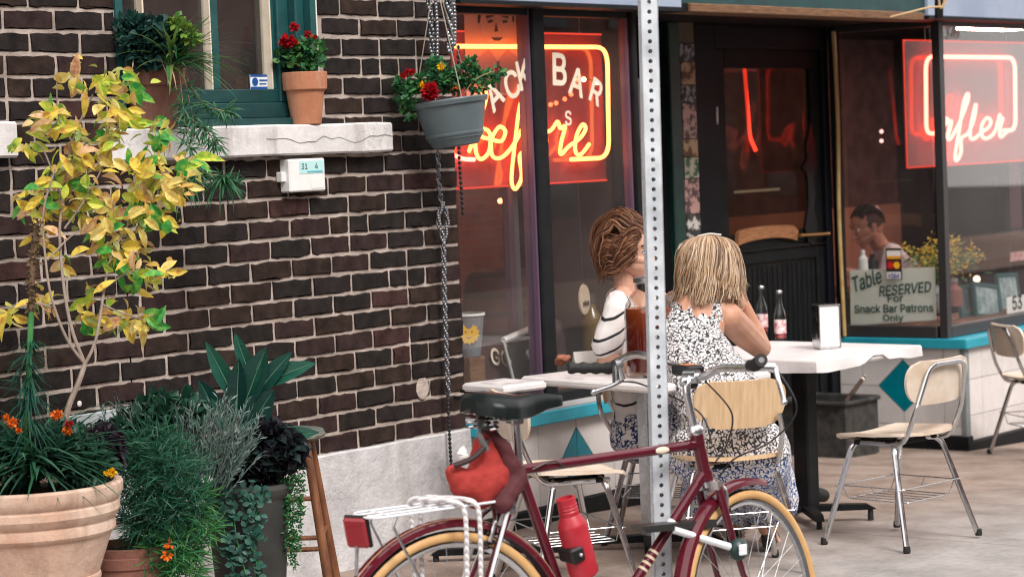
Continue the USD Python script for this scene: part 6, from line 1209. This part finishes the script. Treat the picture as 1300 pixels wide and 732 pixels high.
N = len(sp_); obj('small_leaves', leaves(V(sp_), V(sd_), rdir(N), nrg.uniform(.028, .055, N), nrg.uniform(.014, .026, N), nrg.uniform(.1, .8, N), .4, 4), G_('small_leaf_mix', [(.76, .58, .09), (.62, .34, .12), (.46, .56, .07), (.76, .52, .28), (.10, .32, .05), (.80, .68, .25)], .3), pl, kind='stuff')
# lily stalk with brown spent spike and needle leaves
obj('lily_stalk', tube(S((30, 600, 7.5), (35, 540, 7.5), (37, 460, 7.5), (40, 392, 7.5)), .009, 8), M['stem_green'], pl)
spike = S((40, 395, 7.5), (41, 345, 7.5), (46, 285, 7.5)); N = 320; t = nrg.uniform(0, 1, N)
sp = np.stack([np.interp(t * (len(spike) - 1), range(len(spike)), spike[:, j]) for j in range(3)], 1) + nrg.normal(0, .007, (N, 3))
obj('spent_spike', [tube(spike, .010, 7), leaves(sp, rdir(N, -.6, .8), rdir(N), nrg.uniform(.012, .022, N), .010, .2, .3, 2)], pr('spent_brown', (.05, .03, .018), .9, island=[(.03, .02, .012), (.09, .055, .03), (.16, .10, .05)]), pl)
N = 300; t = nrg.uniform(0, 1, N) ** .8; stalk = S((35, 560, 7.5), (37, 500, 7.5), (38, 430, 7.5)); p = np.stack([np.interp(t * (len(stalk) - 1), range(len(stalk)), stalk[:, j]) for j in range(3)], 1)
d = rdir(N, -.35, .25); obj('needle_leaves', leaves(p, d, np.tile(UP, (N, 1)), nrg.uniform(.07, .15, N) * (1.15 - .6 * t), .006, nrg.uniform(.2, .8, N), .2, 3), G_('needle_green', [(.012, .07, .05), (.02, .10, .06), (.01, .05, .045)]), pl, kind='stuff')
# arching grass, bedding foliage, dark broad leaf
gc = at(45, 590, 7.55); N = 260
d = rdir(N, .15, .9); obj('grass_blades', leaves(gc + nrg.normal(0, .035, (N, 3)) * V([1, 1, .3]), d, np.tile(V([0, 0, 1.0]), (N, 1)), nrg.uniform(.14, .34, N), nrg.uniform(.009, .016, N), nrg.uniform(.25, .75, N), .25, 6, .6), G_('grass_green', [(.015, .075, .04), (.03, .12, .06), (.06, .16, .10), (.012, .06, .04)]), pl, kind='stuff')
def bush(par, c, ext, N, L, Wd, mat, name='foliage', zlo=-.4, droop=.3, fold=.3, shell=.55):
    q = rdir(N, -1, 1) * (nrg.uniform(shell, 1, N) ** .6)[:, None]; p = V(c) + q * V(ext) * (.75 + .5 * noise(q * 2.6 + 31, 3))[:, None]
    d = q + rdir(N, -.6, 1) * .8 + V([0, 0, .15]); return obj(name, leaves(p, d, rdir(N, .2, 1), nrg.uniform(.7, 1.3, N) * L, nrg.uniform(.8, 1.2, N) * Wd, droop, fold, 3), mat, par, kind='stuff')
DG = G_('dark_foliage', [(.010, .050, .036), (.018, .075, .045), (.03, .095, .055), (.008, .035, .030)])
for px, py, e, n_ in ((20, 585, .11, 420), (75, 575, .10, 380), (105, 590, .09, 300), (-15, 580, .10, 260)): bush(pl, at(px, py, 7.58), (e, e, e * .75), n_, .038, .016, DG)
obj('broad_leaf', leaves([at(30, 485, 7.62), at(36, 500, 7.6)], [-RIGHT + UP * .05, -RIGHT * 1 + UP * .35], [UP, UP], [.19, .17], [.075, .06], .25, .25, 8), pr('canna_leaf', (.010, .055, .045), .4, col2=(.016, .075, .055), sc=12, stretch=(1, 1, 8)), pl)
def bloom(px, py, Z, r, mat, par, n=46, flat=.7, name='flower'):
    c = at(px, py, Z); d = rdir(n, .0, 1); q = d[:, 0:1] * RIGHT + d[:, 1:2] * UP * .9 - d[:, 2:3] * FWD
    return obj(name, leaves(c + q * r * .25, q, rdir(n), r * nrg.uniform(.6, .95, n), r * .55, .15, .3, 2, 1.2), mat, par)
MG = G_('marigold_orange', [(.75, .16, .01), (.60, .09, .01), (.85, .26, .02)], .2); MY = G_('marigold_yellow', [(.85, .55, .01), (.8, .42, .01)], .2); RD = G_('petal_red', [(.42, .005, .012), (.30, .004, .012), (.55, .012, .02)], .2)
for px, py, r, mt in ((16, 536, .018, MG), (8, 529, .012, MG), (72, 526, .020, MG), (86, 546, .018, MG), (24, 546, .012, MG), (143, 599, .017, MY), (135, 600, .010, MY), (88, 538, .015, RD)): bloom(px, py, 7.42 if px < 60 else 7.5, r, mt, pl)
KP = G_('kale_purple', [(.018, .012, .022), (.035, .02, .035), (.012, .016, .018)], .1)
for px, py, e in ((126, 572, .065), (104, 578, .05)): bush(pl, at(px, py, 7.75), (e, e, e * .8), 300, .045, .034, KP, 'kale_leaves', fold=.6)
# ---- small brown pot with feathery cosmos
cq = at(165, 690, 7.95); rq = .135
p2 = thing('potted_cosmos', 'brown clay pot overflowing with feathery green foliage between the two big planters', 'planter')
zz = cq[2]; pot(p2, V([cq[0], cq[1], 0]), [(0, 0), (.10, 0), (.128, zz - .07), (.134, zz - .065), (.138, zz - .03), (.133, zz - .028), (.138, zz), (.122, zz), (.12, zz - .04), (0, zz - .04)], M['terracotta_old'], soil_r=.12, soil_z=zz - .025)
FE = G_('feathery_green', [(.010, .065, .045), (.02, .10, .055), (.035, .14, .07), (.008, .045, .038)]); FB = G_('fresh_green', [(.04, .20, .05), (.02, .14, .06), (.09, .26, .05)])
def feather(par, px, py, Z, r, N, mat, L=.07, name='feathery_leaves', w_=.0042):
    q = rdir(N, -1, 1) * (nrg.uniform(.2, 1, N) ** .5)[:, None]; p = at(px, py, Z) + q * r; d = q * .7 + rdir(N, -.5, 1) * .9 - V([0, 0, .1])
    obj(name, leaves(p, d, rdir(N), nrg.uniform(.5, 1.2, N) * L, w_, nrg.uniform(.1, .8, N), .2, 3), mat, par, kind='stuff')
for px, py, r, n_, mt in ((195, 575, .10, 700, FE), (215, 610, .11, 900, FE), (175, 610, .09, 600, FE), (205, 655, .10, 800, FE), (232, 640, .085, 560, FE), (228, 690, .08, 600, FB), (205, 700, .08, 500, FB), (256, 668, .05, 260, FB), (258, 632, .03, 90, FB), (175, 660, .06, 300, FE), (232, 728, .065, 360, FB)): feather(p2, px, py, 7.9, r, n_, mt)
obj('stem', [tube(S((165, 690, 7.95), ((165 + x) / 2, 640, 7.92), (x, y, 7.9)), np.linspace(.004, .0015, 13), 5) for x, y in ((190, 560), (215, 570), (240, 610), (175, 590), (260, 640))], M['stem_green'], p2)
for px, py in ((212, 704), (216, 690)): bloom(px, py, 7.78, .022, MG, p2, 16)
bush(p2, at(186, 552, 8.15), (.085, .10, .075), 360, .06, .036, DG, 'broad_foliage')
bush(p2, at(215, 535, 8.2), (.10, .10, .07), 300, .06, .036, DG, 'broad_foliage')
# ---- tall charcoal planter with canna, lavender, kale, trailing ivy
cd = at(313, 612, 8.42); zz = cd[2]
p3 = thing('charcoal_planter', 'tall dark grey planter with canna leaves, silvery lavender and trailing ivy', 'planter')
pot(p3, V([cd[0], cd[1], 0]), [(0, 0), (.105, 0), (.145, zz - .06), (.150, zz - .05), (.162, zz - .035), (.166, zz - .015), (.160, zz), (.146, zz), (.143, zz - .04), (0, zz - .04)], M['grey_pot'], soil_r=.142, soil_z=zz - .03)
CN = [pr('canna_%d' % i, c, .30, col2=c2, sc=20, stretch=(1, 1, 6)) for i, (c, c2) in enumerate((((.005, .040, .031), (.009, .058, .042)), ((.008, .058, .040), (.014, .080, .052)), ((.004, .026, .023), (.007, .042, .033))))]
M['canna_rib'] = pr('canna_midrib', (.10, .24, .15), .4)
def canna(a, b, wd, k, droop=.1, z0=8.4, z1=8.35, up=None):
    A, Bq = at(*a, z0), at(*b, z1); d = Bq - A; obj('canna_leaf', leaves([A], [d], [up if up is not None else unit(UP * .5 - FWD)], np.linalg.norm(d), wd, droop, .42, 10, .95), CN[k], p3)
    nn_ = unit(np.cross(np.cross(d, unit(UP * .5 - FWD)), d)); tt = np.linspace(0, .92, 9); obj('canna_midrib', tube([A + d * t - nn_ * np.linalg.norm(d) * droop * t * t + nn_ * .002 for t in tt], .0022 * (1.2 - tt), 5), M['canna_rib'], p3)
for a, b, wd, k, dr in (((300, 510), (262, 434), .062, 1, .05), ((318, 480), (299, 424), .050, 1, .12), ((322, 505), (366, 446), .07, 0, .15), ((330, 490), (394, 456), .07, 1, .22), ((308, 520), (338, 440), .095, 0, .02), ((285, 545), (253, 482), .075, 2, .05), ((310, 555), (345, 495), .11, 2, .1), ((318, 560), (360, 540), .10, 0, .2), ((300, 530), (303, 455), .07, 2, .03), ((322, 562), (402, 545), .07, 1, .12), ((296, 550), (270, 505), .06, 0, .1), ((312, 500), (330, 455), .06, 1, .1)): canna(a, b, wd, k, dr)
obj('canna_stem', [tube(S((305, 600, 8.42), (306, 560, 8.4), (308, 500, 8.4)), .010, 8), tube(S((318, 600, 8.45), (320, 560, 8.43), (322, 490, 8.42)), .008, 8)], pr('canna_stem_green', (.06, .16, .10), .5), p3)
LV = G_('lavender_silver', [(.11, .17, .155), (.17, .235, .21), (.07, .125, .11), (.23, .29, .265)], .15)
N = 230; a = nrg.uniform(-1, 1, N); base_ = at(232, 612, 8.12) + np.outer(a, RIGHT) * .15 + nrg.normal(0, .02, (N, 3)); tips = base_ + np.outer(a * .09 + nrg.normal(0, .03, N), RIGHT) + UP * nrg.uniform(.10, .27, N)[:, None] + np.outer(nrg.normal(0, .03, N), FWD)
obj('lavender_stems', [tube([base_[i], (base_[i] + tips[i]) / 2 + nrg.normal(0, .004, 3), tips[i]], .0016, 4) for i in range(N)], LV, p3, kind='stuff')
pp_, dd = [], []
for i in range(N):
    for t in np.linspace(.15, 1, 16): pp_.append(base_[i] + (tips[i] - base_[i]) * t); dd.append(unit(tips[i] - base_[i]) * 1.1 + rdir(1, -1, 1)[0] * .8)
obj('lavender_leaves', leaves(V(pp_), V(dd), rdir(len(pp_)), nrg.uniform(.020, .040, len(pp_)), .0055, .2, .2, 2), LV, p3, kind='stuff')
KL = G_('dark_kale', [(.010, .010, .016), (.02, .018, .026), (.012, .03, .026)], .1)
for px, py, e in ((335, 578, .085), (300, 585, .07), (362, 575, .06), (345, 555, .05), (325, 595, .06)): bush(p3, at(px, py, 8.36), (e, e, e * .7), 260, .042, .034, KL, 'kale_leaves', fold=.7)
IV = G_('ivy_green', [(.02, .085, .065), (.035, .12, .09), (.06, .16, .125), (.012, .06, .05)])
vine = []
for pts in (((285, 615), (295, 640), (300, 680), (310, 720), (316, 760)), ((310, 620), (325, 650), (322, 690), (330, 735)), ((292, 625), (282, 655), (292, 700), (300, 750)), ((335, 622), (322, 665), (312, 700))): vine.append(S(*[(x, y, 8.22 + .0 * i) for i, (x, y) in enumerate(pts)]))
obj('ivy_stem', [tube(v_, .002, 5) for v_ in vine], M['stem_green'], p3)
for v_ in vine:
    N = 75; t = nrg.uniform(0, 1, N); p = np.stack([np.interp(t * (len(v_) - 1), range(len(v_)), v_[:, j]) for j in range(3)], 1); d = np.outer(nrg.normal(0, 1, N), RIGHT) + np.outer(nrg.normal(0, .8, N), UP) - np.outer(nrg.uniform(.1, .8, N), FWD)
    obj('ivy_leaves', leaves(p + nrg.normal(0, .012, (N, 3)), d, np.tile(-FWD + UP * .6, (N, 1)) + nrg.normal(0, .3, (N, 3)), nrg.uniform(.020, .034, N), nrg.uniform(.016, .024, N), .2, .15, 3, 1.0), IV, p3, kind='stuff')
SD = G_('sedum_green', [(.03, .15, .05), (.05, .20, .06), (.02, .11, .05), (.09, .24, .07)])
for k_, (x0, y0, x1, y1) in enumerate(((372, 585, 374, 712), (366, 595, 366, 700), (378, 595, 379, 705), (383, 600, 381, 660), (370, 640, 372, 722), (360, 600, 363, 650))):
    N = 170; t = nrg.uniform(0, 1, N); p = np.outer(1 - t, at(x0, y0, 8.36)) + np.outer(t, at(x1, y1, 8.38)) + nrg.normal(0, .008, (N, 3))
    obj('sedum_trail', leaves(p, rdir(N, -1, .4), rdir(N), nrg.uniform(.012, .020, N), .008, .2, .2, 2), SD, p3, kind='stuff')
# ---- wooden stool
st = thing('wooden_stool', 'old round wooden stool with orange brown splayed legs beside the charcoal planter', 'stool')
tc = at(362, 546, 8.78); M['stool_wood'] = pr('stool_leg_wood', (.11, .038, .016), .5, col2=(.24, .095, .04), sc=9, stretch=(4, 4, .7), bump=.2, bsc=30)
obj('seat', wobble(lathe([(0, -.034), (.125, -.034), (.140, -.025), (.143, -.012), (.138, 0), (.12, .004), (0, 0)], 40, tc), .003, 14), pr('stool_seat_green', (.05, .075, .06), .7, col2=(.16, .17, .14), sc=9, det=8), st)
obj('seat_edge', lathe([(.1435, -.024), (.1455, -.020), (.1455, -.014), (.1435, -.011)], 40, tc), pr('seat_edge_pale', (.3, .27, .22), .6, col2=(.1, .1, .08), sc=18), st)
lg = []
for sx_, sy_ in ((1, 1), (1, -1), (-1, 1), (-1, -1)):
    d = rh * sx_ * .62 + fh * sy_ * .62; a, b = tc + d * .13 - uz * .03, V([*(tc + d * .27)[:2], 0.0]); lg.append((a, b)); obj('leg', rod(a, b, .0155, 12, .019), M['stool_wood'], st)
for i, j, t in ((0, 1, .5), (2, 3, .45), (0, 2, .56), (1, 3, .56), (1, 3, .30)):
    p, q = lg[i][0] * (1 - t) + lg[i][1] * t, lg[j][0] * (1 - t) + lg[j][1] * t; obj('rung', rod(p, q, .009, 10), M['stool_wood'], st)
# ---- pots on the window sill
s1 = thing('potted_spider_plant', 'old brown clay pot with bushy dark leaves and trailing spider plant on the sill', 'potted plant')
c = at(202, 161, 9.12); c = V([c[0], -.005 - .055 + .055, 1.8385]); c[1] = on(202, 150, 0, c[0])[1]; c = V([c[0], max(-.0, min(c[1], .02)), 1.8385])
pot(s1, c, [(0, 0), (.088, 0), (.106, .155), (.112, .157), (.118, .160), (.124, .225), (.122, .232), (.110, .232), (.106, .20), (0, .20)], M['terracotta_old'], soil_r=.107, soil_z=.215)
SL = lambda px, py, Z=9.05: at(px, py, Z)
BL_ = G_('bluish_leaves', [(.012, .055, .045), (.03, .085, .075), (.02, .07, .055), (.008, .035, .03)])
for px, py, e in ((180, 52, .085), (200, 45, .07), (168, 40, .06), (188, 70, .06), (210, 62, .05)): bush(s1, SL(px, py, 9.0), (e, e, e * .8), 230, .040, .026, BL_)
N = 110; d = np.outer(nrg.normal(.55, .7, N), RIGHT) + np.outer(nrg.uniform(.1, .9, N), UP) - np.outer(nrg.normal(.1, .4, N), FWD)
SG = G_('spider_leaves', [(.03, .14, .045), (.06, .20, .06), (.02, .09, .04), (.20, .28, .07)])
obj('spider_leaves', leaves(SL(222, 80, 8.98) + nrg.normal(0, .015, (N, 3)), d, np.tile(UP, (N, 1)), nrg.uniform(.10, .26, N), nrg.uniform(.008, .015, N), nrg.uniform(.3, .9, N), .3, 7, .6), SG, s1, kind='stuff')
obj('long_blade', leaves([SL(225, 75), SL(228, 70), SL(225, 80), SL(232, 72)], [SL(276, 28) - SL(225, 75), SL(268, 10) - SL(228, 70), SL(285, 92) - SL(225, 80), SL(300, 60) - SL(232, 72)], [UP] * 4, [.22, .24, .20, .26], [.022, .010, .02, .012], [.1, .1, .5, .35], .25, 8, .7), SG, s1)
for px, py, e in ((232, 40, .030), (243, 48, .022), (225, 30, .02)): bush(s1, SL(px, py, 8.95), (e,) * 3, 60, .026, .020, G_('yellow_green', [(.10, .24, .04), (.26, .34, .05), (.05, .18, .05)]), 'bright_leaves')
TR = G_('trailing_green', [(.03, .13, .06), (.06, .18, .08), (.02, .09, .05)])
for pts in (((232, 90), (240, 125), (246, 160), (240, 190)), ((236, 95), (255, 130), (280, 140), (294, 142)), ((240, 150), (262, 165), (275, 185)), ((228, 90), (232, 130), (238, 175), (250, 205)), ((242, 195), (258, 218), (285, 225), (300, 240)), ((240, 205), (250, 225), (240, 240))):
    v_ = S(*[(x, y, 8.95) for x, y in pts]); obj('trailing_stem', tube(v_, .0018, 5), pr('dry_stem', (.30, .22, .10), .7), s1)
    N = 60; t = nrg.uniform(.15, 1, N); p = np.stack([np.interp(t * (len(v_) - 1), range(len(v_)), v_[:, j]) for j in range(3)], 1)
    obj('trailing_leaves', leaves(p, np.outer(nrg.normal(0, 1, N), RIGHT) + np.outer(nrg.normal(-.3, .7, N), UP) - np.outer(nrg.uniform(0, .6, N), FWD), np.tile(UP - FWD, (N, 1)), nrg.uniform(.03, .07, N), .007, .5, .3, 4), TR, s1, kind='stuff')
for px, py, n_ in ((283, 228, 70), (238, 235, 50)):
    obj('plantlet', leaves(np.tile(SL(px, py, 8.93), (n_, 1)) + nrg.normal(0, .006, (n_, 3)), rdir(n_, -.5, .9), np.tile(UP, (n_, 1)), nrg.uniform(.05, .11, n_), .008, nrg.uniform(.5, 1.1, n_), .3, 5), TR, s1, kind='stuff')
for q_ in range(3): obj('dry_blade', leaves([SL(205, 78, 8.95), SL(215, 80, 8.94), SL(170, 72, 8.96)][q_], [SL(222, 112, 8.9) - SL(205, 78, 8.95), SL(228, 110, 8.9) - SL(215, 80, 8.94), SL(168, 84, 8.9) - SL(170, 72, 8.96)][q_], UP, [.12, .11, .07][q_], .006, .2, .2, 4), pr('dry_straw', (.50, .35, .22), .7), s1)
s2 = thing('potted_geranium', 'orange terracotta pot with a red geranium standing at the right end of the window sill', 'potted plant')
c = on(389, 159, 2, 1.8385); c = V([c[0], c[1], 1.8385]); c = V([on(389, 150, 1, .0)[0], .0, 1.8385])
pot(s2, c, [(0, 0), (.060, 0), (.078, .135), (.084, .137), (.089, .140), (.092, .205), (.090, .210), (.080, .210), (.078, .18), (0, .18)], M['terracotta'], soil_r=.078, soil_z=.192)
Zg = np.dot(c - EYE, FWD)
obj('stem', [tube(S((388, 95, Zg), ((388 + x) / 2 + rng.uniform(-4, 4), (95 + y) / 2, Zg), (x, y, Zg - .02)), .0042, 6) for x, y in ((372, 66), (380, 50), (396, 70), (362, 72), (402, 62), (384, 72))], pr('geranium_stem', (.30, .17, .09), .7, col2=(.2, .2, .07), sc=20), s2)
GR = G_('geranium_leaf', [(.03, .14, .05), (.05, .19, .06), (.10, .22, .05), (.02, .09, .05)])
for px, py, e, n_ in ((398, 60, .035, 60), (362, 72, .032, 50), (384, 68, .04, 70), (402, 75, .03, 50), (372, 62, .03, 40), (392, 84, .03, 40)): bush(s2, at(px, py, Zg - .03), (e,) * 3, n_, .028, .026, GR, fold=.1)
for px, py, r in ((366, 52, .034), (374, 35, .022), (391, 44, .018), (360, 53, .024), (372, 54, .024), (400, 47, .012)): bloom(px, py, Zg - .06, r, RD, s2, 40)
# ---- hanging basket
hb = thing('hanging_basket', 'grey plastic hanging basket with red and yellow flowers in front of the neon window', 'hanging basket')
hc0 = on(571, 128, 1, -.20); Zh = np.dot(hc0 - EYE, FWD)
Rt_ = trimesh.transformations.rotation_matrix(math.radians(-6), FWD)[:3, :3]
bas = lathe([(0, -.195), (.085, -.195), (.098, -.19), (.112, -.165), (.118, -.16), (.150, -.02), (.158, -.018), (.163, 0), (.161, .006), (.150, .006), (.146, -.03), (0, -.03)], 56)
obj('basket', mv(bas, hc0, Rt_), pr('grey_plastic', (.085, .115, .125), .45, col2=(.11, .14, .15), sc=6, rvar=.1), hb)
obj('basket_band', mv(lathe([(.1225, -.150), (.1245, -.148), (.1262, -.138), (.1245, -.136)], 56), hc0, Rt_), mats['grey_plastic'], hb)
obj('soil', mv(lathe([(0, -.012), (.147, -.012), (.147, -.03), (0, -.03)], 30), hc0, Rt_), M['soil'], hb)
top = at(552, -30, Zh)
obj('hanger_wire', [tube([hc0 + Rt_ @ V(q), top], .0022, 5) for q in ((.155, 0, 0), (-.08, .13, 0), (-.08, -.13, 0))], pr('wire_pale', (.4, .36, .3), .5, .5), hb)
HBG = G_('basket_green', [(.02, .12, .05), (.04, .17, .06), (.07, .22, .05), (.012, .08, .045)])
for px, py, e, n_ in ((540, 105, .045, 140), (560, 95, .05, 160), (590, 95, .05, 160), (575, 105, .05, 160), (516, 120, .045, 130), (522, 140, .035, 80), (605, 108, .04, 90), (620, 100, .03, 60), (632, 93, .02, 30), (512, 105, .03, 60), (598, 82, .03, 60), (552, 82, .03, 50)): bush(hb, at(px, py, Zh - .03), (e, e, e * .8), n_, .026, .018, HBG, fold=.2)
for px, py, r, mt in ((545, 117, .046, RD), (540, 110, .020, RD), (519, 93, .022, RD), (512, 96, .018, RD), (524, 91, .016, RD), (536, 109, .020, MY), (559, 85, .019, MY), (630, 88, .010, RD), (580, 112, .010, MG)): bloom(px, py, Zh - .12, r, mt, hb, 60 if r > .04 else 34)
obj('dry_stem', [tube(S((570, 120, Zh - .05), (575, 100, Zh - .05), (562, 80, Zh - .05)), .002, 5), tube(S((590, 118, Zh - .08), (605, 100, Zh - .08), (634, 88, Zh - .05)), .002, 5)], pr('dry_twig', (.35, .22, .1), .8), hb)
# yellow flowers inside the right window
yf = thing('vase_of_yellow_flowers', 'spray of small yellow flowers behind the corner bar of the right window', 'flowers')
a = at(1190, 385, 15.0); obj('vase', lathe([(0, 0), (.05, 0), (.065, .08), (.045, .16), (.05, .18), (.042, .18), (.04, .15), (0, .15)], 24, a - uz * .06), M['steel'], yf)
tp = [at(1190 + rng.gauss(0, 24), 330 + rng.gauss(0, 12), 15.0 + rng.uniform(-.15, .15)) for _ in range(50)]
obj('stem', [tube([a + uz * .1, (a + uz * .1 + p) / 2 + uz * .02, p], .0022, 4) for p in tp], M['stem_green'], yf)
N = 900; q = V([tp[i % 50] for i in range(N)]) + nrg.normal(0, .028, (N, 3)); obj('blossoms', leaves(q, rdir(N, -1, 1), rdir(N), .022, .014, .2, .3, 2), G_('blossom_yellow', [(.55, .36, .03), (.65, .42, .05), (.35, .28, .05)], .2), yf, kind='stuff')
obj('leaves', leaves(V([tp[i % 50] for i in range(200)]) + nrg.normal(0, .03, (200, 3)) - uz * .05, rdir(200, -.3, 1), rdir(200), .06, .014, .3, .3, 3), TR, yf, kind='stuff')
# ------------------------------------------------------------------ unseen other side of the street, placed to darken glass reflections and low sky
FB_ = [pr('far_brick_%d' % i, c, .9, col2=c2, sc=2) for i, (c, c2) in enumerate((((.10, .045, .035), (.16, .075, .06)), ((.17, .085, .06), (.24, .13, .10)), ((.07, .05, .05), (.12, .085, .08))))]
far_glass = pr('far_window_glass', (.02, .025, .03), .08)
for i, (x0, x1, h, mt, lab) in enumerate(((-34, -14, 9.5, 0, 'unseen three storey red brick block across the street, at its left end'), (-13.6, 1, 8, 2, 'unseen dark brick shop building across the street'), (1.4, 15, 9, 1, 'unseen tan brick building across the street'), (15.4, 34, 8.5, 0, 'unseen red brick corner building across the street'))):
    fb = thing('far_building', lab, 'building', group=None)
    obj('wall', box(x0, x1, -26, -16.0, -.7, h), FB_[mt], fb); obj('cornice', box(x0 - .1, x1 + .1, -16.4, -15.7, h, h + .4), M['concrete_white'], fb)
    n = int((x1 - x0) / 2.4)
    for j in range(n):
        for z in (.6, 3.6, 6.2):
            if z + 1.9 < h: obj('window', box(x0 + .6 + 2.4 * j, x0 + 1.9 + 2.4 * j, -16.001, -15.95, z, z + 1.7), far_glass, fb)
